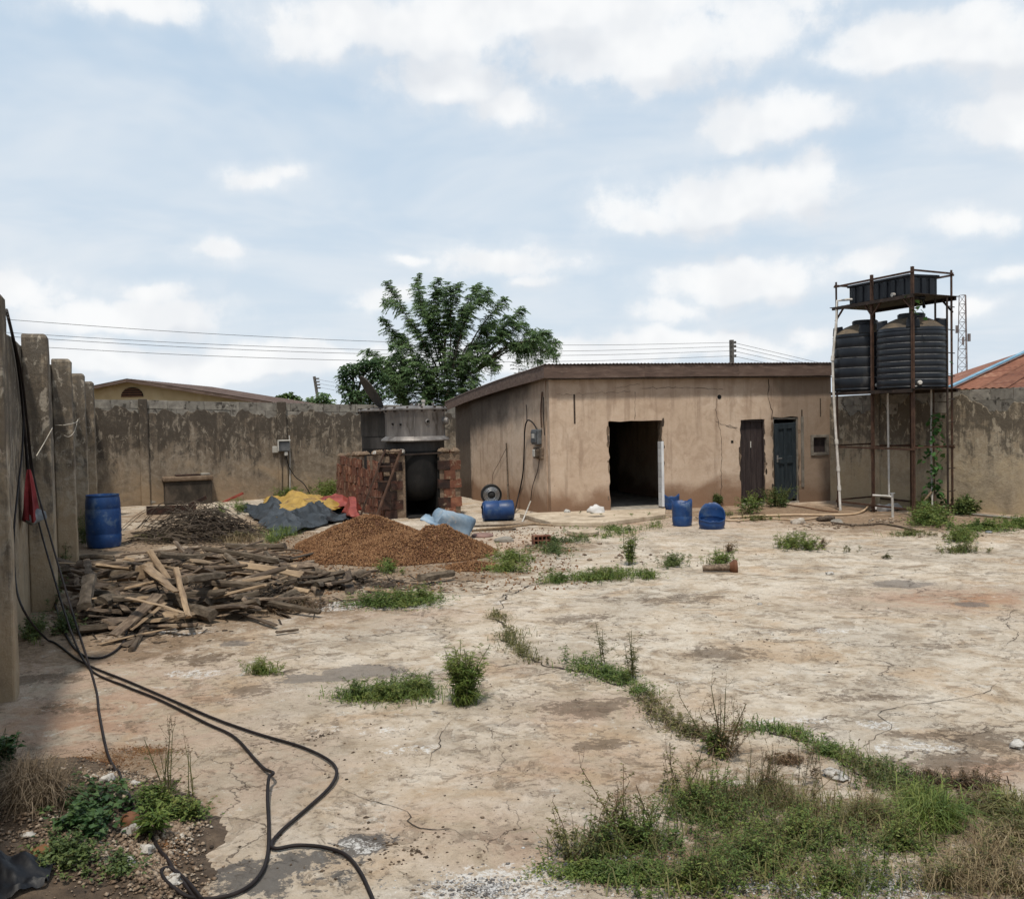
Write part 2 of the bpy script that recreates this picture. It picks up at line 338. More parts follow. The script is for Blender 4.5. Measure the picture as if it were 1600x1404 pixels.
island_mat('ash_white', [(.03,.028,.027),(.16,.15,.145),(.42,.41,.40),(.62,.61,.60)])
island_mat('twig_mix', [(.022,.016,.012),(.05,.037,.028),(.09,.07,.052),(.17,.135,.10)])
leafmat('tree_leaf', [(.075,.135,.062),(.12,.195,.085),(.18,.265,.115),(.25,.34,.155)], .45)
leafmat('tree_leaf_dark', [(.045,.09,.04),(.075,.13,.055),(.12,.18,.075)], .38)
leafmat('bush_leaf', [(0.042,0.077,0.022),(0.077,0.126,0.035),(0.119,0.168,0.049)], .3)
leafmat('weed_green', [(0.049,0.089,0.023),(0.092,0.144,0.035),(0.151,0.202,0.050),(0.256,0.270,0.074)], .32)
leafmat('weed_bright', [(0.069,0.122,0.027),(0.117,0.171,0.038),(0.189,0.235,0.058),(0.275,0.277,0.085)], .35)
leafmat('weed_dark', [(0.050,0.080,0.028),(0.086,0.125,0.039),(0.161,0.188,0.055)], .25)
leafmat('weed_olive', [(0.068,0.075,0.027),(0.112,0.117,0.042),(0.180,0.165,0.063),(0.240,0.203,0.090)], .3)
leafmat('weed_brown', [(0.075,0.045,0.026),(0.128,0.078,0.042),(0.195,0.128,0.069)], .2)
leafmat('straw', [(.11,.078,.04),(.19,.14,.075),(.29,.225,.13),(.38,.31,.19)], .2, .8)
leafmat('straw_dark', [(0.056,0.040,0.025),(0.106,0.077,0.050),(0.175,0.131,0.085),(0.275,0.213,0.144)], .15, .8)
leafmat('broad_leaf', [(.026,.062,.022),(.045,.092,.03),(.075,.125,.04),(.13,.18,.06)], .22, .5)
leafmat('vine_leaf', [(0.029,0.082,0.020),(0.050,0.122,0.031),(0.089,0.170,0.044)], .3, .5)

def wall_mat(name, lo, mid, dark, pale, top, h, dark_amt=.5, warm=(.30,.215,.135)):
    """old lime plaster, black algae that hangs from the top edge, tan splash at the foot"""
    m, nt, bs, out = newmat(name); mul = lambda a, b: mt(nt,'MULTIPLY',a,b)
    g = nd(nt, 'ShaderNodeNewGeometry').outputs['Position']
    z = nd(nt, 'ShaderNodeSeparateXYZ', {0: g}).outputs[2]; hh = mt(nt, 'DIVIDE', z, h)
    big = noi(nt, g, 1.0, 6, .66, .7); fine = noi(nt, g, 8, 9, .74, .5); streak = noi(nt, scl(nt, g, (3.4, 3.4, .42)), 1.6, 7, .68, .5); blot = noi(nt, vm(nt,'ADD',g,(9,4,2)), 2.3, 8, .72, .8)
    c = rmp(nt, mt(nt,'ADD',mul(big,.45),mul(fine,.55)), [(.38, lo), (.49, mid), (.60, pale)])
    wm = mul(sst(nt, mt(nt,'ADD',mt(nt,'SUBTRACT',1.0,hh),mul(mt(nt,'SUBTRACT',big,.5),1.8)), .55, 1.0), .75)
    c = mixc(nt, wm, c, warm)
    dk = mt(nt,'ADD', mul(mt(nt,'SUBTRACT',mt(nt,'ADD',mul(streak,.6),mul(blot,.6)),.6),3.2), mul(mt(nt,'SUBTRACT',sst(nt,hh,.0,.9),.55),dark_amt*2.0))
    dk = mt(nt,'ADD', dk, mul(mt(nt,'SUBTRACT',fine,.5),1.5))
    c = mixc(nt, mul(sst(nt, dk, -.18, .42), .86), c, dark)
    lich = mul(sst(nt, noi(nt, scl(nt, g, (2, 2, 1.1)), 3.3, 9, .74, .6), .545, .60), sst(nt, hh, .15, .6))
    c = mixc(nt, mul(lich,.62), c, pale)
    setb(nt, bs, Base_Color=c, Roughness=.95, Specular_IOR_Level=.15)
    bump(nt, bs, mt(nt,'ADD',mul(noi(nt,g,28,8,.74),.7),mt(nt,'ADD',mul(big,1.4),mul(fine,.6))), .7, .025)
    return m
wall_mat('plaster_back', (.13,.10,.073), (.21,.168,.125), (.052,.043,.035), (.32,.27,.21), 0, 2.5, .50, (.30,.215,.135))
wall_mat('plaster_left', (.20,.155,.108), (.30,.24,.172), (.085,.07,.056), (.45,.395,.32), 0, 2.9, .44, (.34,.25,.155))
wall_mat('plaster_right', (.26,.205,.14), (.36,.29,.205), (.085,.07,.054), (.47,.40,.30), 0, 2.5, .62, (.44,.335,.21))

def building_mat():
    m, nt, bs, out = newmat('building_plaster')
    tc = nd(nt, 'ShaderNodeTexCoord').outputs['Object']
    z = nd(nt, 'ShaderNodeSeparateXYZ', {0: tc}); zz = z.outputs[2]; x = z.outputs[0]; y = z.outputs[1]
    big = noi(nt, tc, .8, 6, .6, .5); fine = noi(nt, tc, 7, 8, .65, .3); streak = noi(nt, scl(nt, tc, (3, 3, .3)), 1.6, 6, .6)
    c = rmp(nt, mt(nt,'ADD',mt(nt,'MULTIPLY',big,.6),mt(nt,'MULTIPLY',fine,.4)), [(.33,(.43,.315,.225)),(.50,(.52,.395,.295)),(.66,(.595,.475,.37))])
    blot = noi(nt, vm(nt,'ADD',tc,(3,7,1)), 2.2, 9, .72, .8)
    c = mixc(nt, mt(nt,'MULTIPLY',sst(nt,blot,.50,.60),.34), c, (.31,.21,.145))
    c = mixc(nt, mt(nt,'MULTIPLY',sst(nt,noi(nt,vm(nt,'ADD',tc,(30,7,1)),3.4,8,.72,.6),.55,.62),.35), c, (.50,.37,.27))
    # red earth splash at the foot
    ft = sst(nt, mt(nt,'ADD', mt(nt,'SUBTRACT',.62,zz), mt(nt,'MULTIPLY',mt(nt,'SUBTRACT',big,.5),1.3)), 0.0, .38)
    c = mixc(nt, mt(nt,'MULTIPLY',ft,.85), c, (.215,.12,.07))
    # darker band along the head of the walls
    up = sst(nt, mt(nt,'ADD', zz, mt(nt,'MULTIPLY',mt(nt,'SUBTRACT',fine,.5),.25)), 2.42, 2.50)
    c = mixc(nt, mt(nt,'MULTIPLY',up,.42), c, (.24,.165,.115))
    st = sst(nt, mt(nt,'ADD', streak, mt(nt,'MULTIPLY',zz,.05)), .60, .74)
    c = mixc(nt, mt(nt,'MULTIPLY',st,.38), c, (.22,.145,.10))
    # darker towards the end by the tanks
    en = sst(nt, mt(nt,'ADD', x, mt(nt,'MULTIPLY',mt(nt,'SUBTRACT',big,.5),1.8)), 4.95, 5.75)
    c = mixc(nt, mt(nt,'MULTIPLY',en,.66), c, (.13,.092,.066))
    # smoke stain on the side wall beside the furnace
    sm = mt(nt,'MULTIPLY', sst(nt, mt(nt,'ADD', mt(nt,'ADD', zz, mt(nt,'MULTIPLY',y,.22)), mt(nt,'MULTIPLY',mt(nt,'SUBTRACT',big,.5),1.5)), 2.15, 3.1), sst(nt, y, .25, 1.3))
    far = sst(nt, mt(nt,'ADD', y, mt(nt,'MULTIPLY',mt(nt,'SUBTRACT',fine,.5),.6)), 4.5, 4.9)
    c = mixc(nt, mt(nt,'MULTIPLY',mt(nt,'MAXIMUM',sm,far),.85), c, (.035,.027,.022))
    sp = sst(nt, noi(nt, tc, 30, 3, .5), .70, .74)
    c = mixc(nt, mt(nt,'MULTIPLY',sp,.6), c, (.10,.07,.05))
    setb(nt, bs, Base_Color=c, Roughness=.95, Specular_IOR_Level=.15)
    bump(nt, bs, mt(nt,'ADD',mt(nt,'MULTIPLY',noi(nt,tc,30,7,.68),.5),mt(nt,'MULTIPLY',noi(nt,tc,3,4,.5),1.4)), .5, .018)
building_mat()

def ground_mat():
    m, nt, bs, out = newmat('yard_concrete')
    g = nd(nt, 'ShaderNodeNewGeometry').outputs['Position']
    at = lambda n: nd(nt, 'ShaderNodeAttribute', attribute_name=n).outputs['Fac']
    g2 = scl(nt, g, (1,1,0)); A = lambda x, y: vm(nt,'ADD',g2,(x,y,0)); mul = lambda a, b: mt(nt,'MULTIPLY',a,b)
    big = noi(nt, g2, .55, 5, .6, .8); mid = noi(nt, g2, 2.4, 9, .70, .7); fine = noi(nt, g2, 15, 8, .75, .4); grit = noi(nt, g2, 110, 3, .7)
    c = rmp(nt, mid, [(.37,(.455,.36,.26)),(.46,(.58,.485,.375)),(.52,(.65,.56,.45)),(.60,(.72,.64,.535))])
    c = mixc(nt, mul(sst(nt,big,.46,.60),.45), c, (.46,.405,.335))                                  # greyer worn areas
    c = mixc(nt, mul(sst(nt,noi(nt,A(3,8),.9,7,.66,.6),.52,.64),.50), c, (.52,.36,.22))           # tan earth wash
    c = mixc(nt, mul(at('rust'),mul(sst(nt,mid,.38,.56),.8)), c, (.36,.175,.09))
    # flaked skin at several sizes
    f1 = mul(sst(nt, noi(nt, g2, 3.2, 9, .74, 1.1), .535, .555), sst(nt, noi(nt, A(7,3), .9, 5, .6, .5), .46, .56))
    c = mixc(nt, mul(f1,.40), c, (.23,.165,.11))
    f2 = mul(sst(nt, noi(nt, A(1,31), 9.5, 7, .72, .8), .555, .575), sst(nt, noi(nt, A(17,3), 1.7, 5, .6, .5), .46, .56))
    c = mixc(nt, mul(f2,.46), c, (.17,.12,.08))
    f3 = mul(sst(nt, noi(nt, A(5,61), 26, 5, .72, .6), .57, .61), sst(nt, noi(nt, A(9,13), 2.6, 5, .6, .5), .48, .58))
    c = mixc(nt, mul(f3,.60), c, (.14,.10,.07))
    wh = mul(sst(nt, noi(nt, A(15,9), 6.0, 9, .76, .9), .56, .61), sst(nt, noi(nt, A(2,40), 1.3, 5, .6), .47, .58))
    c = mixc(nt, mul(wh,.65), c, (.68,.64,.57))
    c = mixc(nt, sst(nt,fine,.34,.62), mixc(nt,1.0,c,(.83,.815,.80),'MULTIPLY'), c)
    c = mixc(nt, mul(sst(nt,grit,.35,.65),.5), mixc(nt,1.0,c,(.80,.79,.78),'MULTIPLY'), c)
    # stains that have a shape of their own, their edges eaten by noise
    e1 = mul(mt(nt,'SUBTRACT',noi(nt,A(21,5),2.6,8,.72,.8),.5),2.6); e2 = mul(mt(nt,'SUBTRACT',fine,.5),2.4); ee = mt(nt,'ADD',e1,e2)
    def brk(a, k=1.0, lo=.40, hi=.58): return sst(nt, mt(nt,'ADD',a,mul(mul(ee,k),sst(nt,a,.02,.30))), lo, hi)
    c = mixc(nt, mul(brk(at('soil'),.75,.30,.66),.85), c, mixc(nt,sst(nt,fine,.36,.62),(.125,.08,.048),(.27,.185,.115)))
    c = mixc(nt, mul(brk(at('dark'),1.15,.46,.62),.70), c, (.115,.08,.053))
    c = mixc(nt, mul(brk(at('soot'),1.0,.44,.62),.80), c, (.06,.061,.065))
    whm = mul(brk(at('white'),1.5,.44,.66), sst(nt, noi(nt, A(4,4), 34, 6, .75, .7), .44, .54))
    c = mixc(nt, mul(whm,.85), c, (.66,.64,.61))
    wet = brk(at('wet'),.55,.42,.50)
    c = mixc(nt, mul(wet,.72), c, (.15,.127,.108))
    # hairline cracks
    vo = nd(nt,'ShaderNodeTexVoronoi',{'Vector':vm(nt,'ADD',g2,scl(nt,vm(nt,'SUBTRACT',noi(nt,g2,1.7,6,.6,0,True),(.5,.5,.5)),(1.1,1.1,0))),'Scale':.42},feature='DISTANCE_TO_EDGE').outputs[0]
    hair = mul(mt(nt,'SUBTRACT',1.0,sst(nt,vo,.0006,.0028)),sst(nt,big,.44,.55))
    c = mixc(nt, mul(hair,.7), c, (.10,.07,.05))
    sp = sst(nt, noi(nt, g2, 42, 2, .4), .70, .73)
    c = mixc(nt, mul(sp,.7), c, (.08,.06,.045))
    setb(nt, bs, Base_Color=c, Roughness=mt(nt,'SUBTRACT',.92,mul(wet,.30)), Specular_IOR_Level=.22)
    h = mt(nt,'SUBTRACT',mt(nt,'ADD',mt(nt,'ADD',mul(fine,.6),mul(grit,.2)),mul(mid,1.3)),mt(nt,'ADD',mul(hair,.6),mt(nt,'ADD',mul(f1,.15),mul(f2,.12))))
    bump(nt, bs, h, .85, .04)
ground_mat()
weathered('earth', [(.09,.065,.04),(.16,.115,.07),(.22,.17,.105)], .8, .95, 0, .5, 20, .03, spots=(.4,.5,.6,(.06,.08,.025)))
weathered('soil_heap', [(.035,.025,.018),(.075,.052,.035),(.14,.10,.068)], 9, .95, 0, .8, 50, .02)
weathered('brown_heap', [(.06,.025,.012),(.11,.046,.020),(.16,.072,.032)], 9, .95, 0, .8, 70, .02)
def Mt(n): return MATS[n]

# ================================================================== SETTING
def wpart(name, mb, mat, root, **k):          # mesh given in world coordinates, root unrotated
    L = root.location; mb.v = [(x-L.x, y-L.y, z-L.z) for x, y, z in mb.v]
    return part(name, mb, mat, root, **k)
LDIR = Vector((-.359,.933,0)); LNRM = Vector((.933,.359,0)); LP0 = Vector((-3.83,7.27,0))   # left wall: line of the pillar faces
BA = math.radians(25); BP0 = Vector((-9.62,24.53,0)); BDIR = Vector((math.cos(BA),math.sin(BA),0))
BL = G(862,805); BR = G(1300,782); FA = math.atan2((BR-BL).y,(BR-BL).x); FN = Vector((math.sin(FA),-math.cos(FA),0))
RW0 = Vector((7.36,21.95,0)); RW1 = Vector((9.75,18.27,0))

def make_ground():
    g = part('ground', MB().add([(-900,-300,-.03),(900,-300,-.03),(900,1800,-.03),(-900,1800,-.03)], [(0,1,2,3)]), Mt('earth')); tag(g, None, kind='structure')
    st = .09; xs = np.arange(-12, 12.7, st); ys = np.arange(-5, 30, st)
    X, Y = np.meshgrid(xs, ys, indexing='ij'); nx, ny = X.shape
    V = np.stack([X.ravel(), Y.ravel(), np.zeros(X.size)], 1)
    i, j = np.meshgrid(np.arange(nx-1), np.arange(ny-1), indexing='ij'); a = (i*ny+j).ravel()
    Fq = np.stack([a, a+ny, a+ny+1, a+1], 1)
    cx = (X[:-1,:-1]+st/2).ravel(); cy = (Y[:-1,:-1]+st/2).ravel()
    inl = (cx-LP0.x)*LNRM.x+(cy-LP0.y)*LNRM.y > -.42
    inb = -(cx-BP0.x)*math.sin(BA)+(cy-BP0.y)*math.cos(BA) < .1
    rn = np.array([-(RW1-RW0).y, (RW1-RW0).x]); inr = (cx-RW0.x)*rn[0]+(cy-RW0.y)*rn[1] < .15*np.hypot(*rn)
    me = npmesh('concrete_yard', V, [Fq[inl & inb & inr]])
    def field(L):
        out = np.zeros(len(V))
        for px, py, rx, ry, *k in L:
            c = G(px, py); ax = rx*c.y/FPX; t = G(px, py-ry); b = G(px, py+ry); ay = (t.y-b.y)/2
            d = ((V[:,0]-c.x)/ax)**2+((V[:,1]-c.y)/ay)**2
            out = np.maximum(out, (k[0] if k else 1)*np.exp(-d*.7))
        return out
    F = {}
    F['soil'] = field([(60,1000,80,30),(40,930,60,40),(110,900,70,40),(200,1010,160,25,.8),(330,920,300,60),(190,850,120,25),(330,830,160,25),(420,870,160,50),(620,890,220,28),(480,940,140,20),
        (180,1195,95,24),(240,1175,60,10,.8),(110,1300,150,90),(260,1390,70,40),(700,905,90,10,.8),(250,805,120,14,.7),(870,815,120,8,.7),(1230,800,200,12,.85),(1420,815,180,16,.95),(1560,815,120,14,.9),(1100,805,90,8,.6),
        (1120,1230,170,60,.6),(1130,1340,280,70,.75),(1450,1290,200,70,.75),(1330,1350,330,80,.7),(860,855,90,12,.6),(760,1500,300,60,.5)])
    F['dark'] = field([(1130,1022,55,12),(1340,1090,55,7),(920,1105,70,14),(930,1165,50,10),(1450,1150,50,8),(1540,1150,80,22,.8),(1480,1190,90,12),(140,1105,70,10,.8),(60,1060,90,10,.9),(385,1080,35,7),(110,1235,60,6),(1060,935,110,10,.7),(900,965,60,8,.7),
        (300,1030,70,8,.8),(440,1050,60,7,.6),(1000,1000,60,6,.6),(520,1195,25,5,.7),(620,1215,22,6,.7),(580,1240,20,6,.7),(400,1230,40,6,.6),(240,1130,70,14,.6),(1240,985,70,5,.6),(1480,1010,60,5,.6),(1350,1010,90,5,.5),(1200,1000,60,5,.5)])
    F['soot'] = field([(560,1322,45,18),(470,1345,70,16),(400,1370,80,24),(520,1370,90,30,.6),(1100,1390,60,14,.5),(690,1110,10,3)])
    F['white'] = field([(760,1385,110,26),(840,1375,60,26,.8),(1390,1375,70,24),(1300,1390,60,20,.7),(1010,1395,60,16,.7),(340,1050,60,6,.85),(250,985,70,8,.7),(590,945,150,6,.7),(1230,1125,60,5,.85),(1380,1130,35,6,.8),(1420,1165,70,8,.8),(150,1340,60,40,.6),(270,1320,40,16,.6),(550,1325,40,12,.6),(1310,985,30,3,.9),(1010,790,60,4,.5),(560,1140,60,7,.6),(640,1170,50,6,.6)])
    F['wet'] = field([(560,1050,75,11),(500,1058,60,7),(1400,912,38,6),(1445,912,20,4,.7),(1520,944,25,4),(370,1005,28,4),(700,1045,30,4,.7)])
    F['rust'] = field([(150,1120,200,80,.85),(330,1200,220,70,.55),(120,1040,140,40,.7),(900,1200,160,40,.45),(620,960,140,14,.5),(1500,935,150,16),(1470,1215,120,14),(1560,1200,60,14),(930,1110,110,22,.7),(800,1320,120,40,.6),(700,1290,150,40,.5),(250,1160,120,60,.6),(1250,800,260,18,.8),(1000,820,120,8,.5),(120,1080,120,40,.6),(760,850,100,12,.6),(820,1040,60,10,.5)])
    for k, a in F.items():
        at = me.attributes.new(k, 'FLOAT', 'POINT'); at.data.foreach_set('value', a.astype(np.float32))
    y = link('concrete_yard', me, Mt('yard_concrete')); tag(y, None, kind='structure')
    return y
YARD_O = make_ground()

def crack(pts, w=.015, parent=None, jit=.03, z=.004, mat='crack_dark'):
    S0 = spline([G(*p) for p in pts], 6); S = []; sd = random.uniform(0,99)
    for i in range(len(S0)-1):
        n = max(1, int((S0[i+1]-S0[i]).length/.035))
        for k in range(n): S.append(S0[i].lerp(S0[i+1], k/n))
    S.append(S0[-1]); mb = MB(); vs = []; n = len(S); L = 0
    for i, p in enumerate(S):
        L += (S[i]-S[i-1]).length if i else 0
        t = (S[min(i+2,n-1)]-S[max(i-2,0)]).normalized(); s = Vector((-t.y,t.x,0)); e = min(1, i/8, (n-1-i)/8)
        q = p+s*(jit*2.2*fbm(L*2.2+sd,1,0,4)+jit*.7*fbm(L*11+sd,5,0,3))*e; ww = max(.0015, w*(.55+.9*fbm(L*3+sd,9,0,3)+.25*random.uniform(-1,1)))*max(.12,e)
        vs += [(q.x+s.x*ww, q.y+s.y*ww, z), (q.x-s.x*ww*random.uniform(.6,1.2), q.y-s.y*ww, z)]
    mb.add(vs, [(2*i+1,2*i+3,2*i+2,2*i) for i in range(n-1)])
    return part('crack', mb, Mt(mat), parent)
for pts, w in [([(760,962),(785,975),(800,1005),(835,1035),(880,1045),(930,1055),(1000,1085),(1025,1120),(1085,1148)],.03),
    ([(1085,1148),(1170,1140),(1240,1152),(1310,1190),(1400,1228),(1460,1260)],.03),
    ([(780,935),(840,912),(900,905),(990,898),(1060,893)],.025),([(640,930),(760,928),(800,920)],.012),([(700,950),(765,962)],.012),
    ([(780,955),(790,935),(800,915)],.014),([(835,1035),(790,1040),(745,1050)],.01),([(1060,893),(1120,896),(1210,900),(1300,905),(1400,896),(1600,896)],.010),
    ([(1600,952),(1585,955),(1572,975),(1590,990),(1580,1005),(1555,1015)],.005),([(1565,1060),(1545,1078),(1500,1090),(1430,1100),(1385,1110),(1382,1120),(1395,1138),(1370,1150),(1350,1165),(1335,1175)],.005),
    ([(1385,1110),(1320,1100),(1260,1092)],.006),([(1370,1150),(1290,1138),(1265,1145)],.006),
    ([(1150,843),(1230,850),(1330,866),(1380,862),(1410,857),(1480,858),(1560,866),(1600,872)],.014),([(1210,905),(1170,900),(1150,905)],.01),
    ([(720,1115),(690,1140),(688,1165),(675,1182),(670,1200)],.005),([(530,1232),(580,1250),(630,1270),(650,1292),(700,1298),(730,1310)],.006),
    ([(490,1185),(487,1195),(510,1206)],.004),([(650,1292),(620,1290)],.004),([(890,915),(850,922)],.01),([(1000,905),(1080,908)],.008)]:
    crack(pts, w*.8, YARD_O, .05 if w > .008 else .03)

# ---- boundary walls
def ragged(L, h, depth=.3, amp=.14, seed=0, y0=-.022, y1=.002, step=.05):
    """skin of plaster with a broken upper edge; local x along the wall, -y towards the yard"""
    n = int(L/step); mb = MB(); vs = []; fs = []
    for i in range(n+1):
        x = L*i/n; t = h(x)-depth+amp*2.0*fbm(x*1.6+seed, 3.1, 0, 5)+.03*random.uniform(-1,1); t = min(t, h(x)-.04)
        vs += [(x,y0,-.03),(x,y0,t),(x,y1,t+.012)]
    for i in range(n):
        a = 3*i; fs += [(a,a+3,a+4,a+1),(a+1,a+4,a+5,a+2)]
    return mb.add(vs, fs)
def block_meshes(n, sx, sy, sz, mat, j=.006):
    out = []
    for k in range(n):
        mb = MB(); mb.box(-sx/2,sx/2,-sy/2,sy/2,-sz/2,sz/2); mb.v = [tuple(c+random.uniform(-j,j) for c in p) for p in mb.v]
        me = mb.mesh('block'); me.materials.append(Mt(mat)); out.append(me)
    return out
BLK = block_meshes(6, .445, .19, .218, 'old_block')
def clad_wall(name, label, P, ang, L, h, mat, vis, courses=2, pillars=(), depth=.3, amp=.14, seed=0):
    root = thing(name, label, 'wall', P, ang)
    ch = .225; n = 12; mb = MB()
    hb = lambda x: h(x)-courses*ch if vis[0] <= x <= vis[1] else h(x)
    xs = sorted(set([0,L,vis[0]-.001,vis[0],vis[1],vis[1]+.001]+[L*i/n for i in range(n+1)])); xs = [x for x in xs if 0 <= x <= L]
    for a, b in zip(xs[:-1], xs[1:]):
        mb.add([(a,0,-.05),(b,0,-.05),(b,.2,-.05),(a,.2,-.05),(a,0,hb(a)),(b,0,hb(b)),(b,.2,hb(b)),(a,.2,hb(a))], [(4,5,6,7),(0,1,5,4),(2,3,7,6),(1,2,6,5),(3,0,4,7)])
    for a, b in zip(xs[:-1], xs[1:]):
        if vis[0] <= (a+b)/2 <= vis[1]: mb.add([(a,.016,hb(a)),(b,.016,hb(b)),(b,.18,hb(b)),(a,.18,hb(a)),(a,.016,h(a)-.015),(b,.016,h(b)-.015),(b,.18,h(b)-.015),(a,.18,h(a)-.015)], [(4,5,6,7),(0,1,5,4),(2,3,7,6),(1,2,6,5),(3,0,4,7)])
    part('wall_core', mb, Mt(mat), root)
    for c in range(courses):
        x = vis[0]+(.22 if c % 2 else 0)
        while x < vis[1]:
            o = link('block', random.choice(BLK), None, root); o.location = (x+.225, .098+random.uniform(-.006,.006), h(x+.22)-(c+.5)*ch-.002+random.uniform(-.006,.003)); o.rotation_euler = (random.uniform(-.01,.01),math.atan((h(x)-h(x+.45))/.45)+random.uniform(-.008,.008),0)
            x += .453
    part('plaster', ragged(L, h, depth, amp, seed), Mt(mat), root)
    for px0, w, pr, dz in pillars:
        m2 = MB(); m2.box(px0, px0+w, -pr, -.004, -.05, h(px0)+dz); m2.v = [(x+random.uniform(-.01,.01), y+random.uniform(-.008,.008), z) for x, y, z in m2.v]
        part('pillar', m2, Mt(mat), root, bevel=.02)
    return root
# left wall with its row of pillars
def left_wall():
    ang = math.atan2(LDIR.y, LDIR.x)                     # local x runs away from the camera; local -y = yard side
    P = LP0-LNRM*.27-LDIR*13; root = thing('boundary_wall', 'tall grimy plastered wall with projecting pillars running away on the left side', 'wall', P, ang)
    L = 31.5; mb = MB(); n = 90; vs = []; fs = []
    for i in range(n+1):
        x = L*i/n; t = 3.02+.03*fbm(x*.9, 2)+.012*random.uniform(-1,1)
        vs += [(x,0,-.05),(x,0,t-.015),(x,.02,t),(x,.2,t),(x,.22,-.05)]
    for i in range(n):
        for k in range(4): a = 5*i+k; fs.append((a,a+5,a+6,a+1))
    mb.add(vs, fs); part('wall_core', mb, Mt('plaster_left'), root)
    for Yp, (px, py) in zip((7.27,10.85,14.4,17.75,21.1), ((12,452),(66,521),(107,560),(131,584),(149,607))):
        s = 13+(Yp-LP0.y)/LDIR.y; zt = min(max(DP(px,py,Yp).z, 3.05), 3.2); w = .26
        mb = MB(); k = 14; vs = []; fs = []
        for i in range(k+1):
            z = -.05+(zt+.05)*(i/(k-1) if i < k-1 else (.985 if i == k-1 else 1.0)); j = lambda: random.uniform(-.007,.007); c = .03 if i == k else 0
            vs += [(s+j()+c,-.27+j()+c,z),(s+w+j()-c,-.27+j()+c,z),(s+w,-.003,z),(s+c,-.003,z)]
        for i in range(k):
            for q in range(4): a = 4*i+q; b = 4*i+(q+1)%4; fs.append((a,b,b+4,a+4))
        fs.append((4*k,4*k+1,4*k+2,4*k+3)); mb.add(vs, fs); part('pillar', mb, Mt('plaster_left'), root, bevel=.018)
    return root
left_wall()
bl = lambda px: ((hit(px,640,BP0,Vector((-math.sin(BA),math.cos(BA),0)))-BP0).dot(BDIR))
bh = lambda px, py: hit(px,py,BP0,Vector((-math.sin(BA),math.cos(BA),0))).z
x_l, x_r = bl(160)-.6, bl(590); OFF = 1.3
hA, hB = bh(165,622), bh(590,632)
clad_wall('boundary_wall', 'weathered back wall with blackened plaster and bare blocks along its top', BP0-BDIR*OFF, BA, 19.0, lambda x: hA+(hB-hA)*min(1.3,max(0,(x-OFF-x_l)/(x_r-x_l))), 'plaster_back', (.3, 11.5), 2,
          pillars=[(OFF+bl(216),.22,.10,.02),(OFF+bl(432),.24,.10,.02)], seed=3)
RA = math.atan2((RW1-RW0).y,(RW1-RW0).x)
clad_wall('boundary_wall', 'stained tan plaster wall behind the water tank tower, its top edge peeling', RW0-(RW1-RW0).normalized()*.8, RA, 16.8, lambda x: 2.39+.012*x, 'plaster_right', (0,7.0), 2, pillars=[(1.85,.2,.05,.05)], depth=.34, amp=.24, seed=40)
# east side of the yard behind the camera line is open; ---- building
def wall_grid(xs, zs, solid, y0, y1, jit=None):
    mb = MB(); nx, nz = len(xs), len(zs); idx = {}
    def vert(i, j, k):
        if (i,j,k) not in idx:
            dx, dz = jit(xs[i], zs[j]) if jit else (0,0)
            idx[(i,j,k)] = len(mb.v); mb.v.append((xs[i]+dx, (y0,y1)[k], zs[j]+dz))
        return idx[(i,j,k)]
    S = lambda i, j: 0 <= i < nx-1 and 0 <= j < nz-1 and solid((xs[i]+xs[i+1])/2, (zs[j]+zs[j+1])/2)
    for i in range(nx-1):
        for j in range(nz-1):
            if not S(i,j): continue
            v = lambda a, b, k: vert(i+a, j+b, k)
            mb.f += [(v(0,0,0),v(1,0,0),v(1,1,0),v(0,1,0)), (v(0,0,1),v(0,1,1),v(1,1,1),v(1,0,1))]
            if not S(i-1,j): mb.f.append((v(0,0,0),v(0,1,0),v(0,1,1),v(0,0,1)))
            if not S(i+1,j): mb.f.append((v(1,0,0),v(1,0,1),v(1,1,1),v(1,1,0)))
            if not S(i,j-1): mb.f.append((v(0,0,0),v(0,0,1),v(1,0,1),v(1,0,0)))
            if not S(i,j+1): mb.f.append((v(0,1,0),v(1,1,0),v(1,1,1),v(0,1,1)))
    return mb
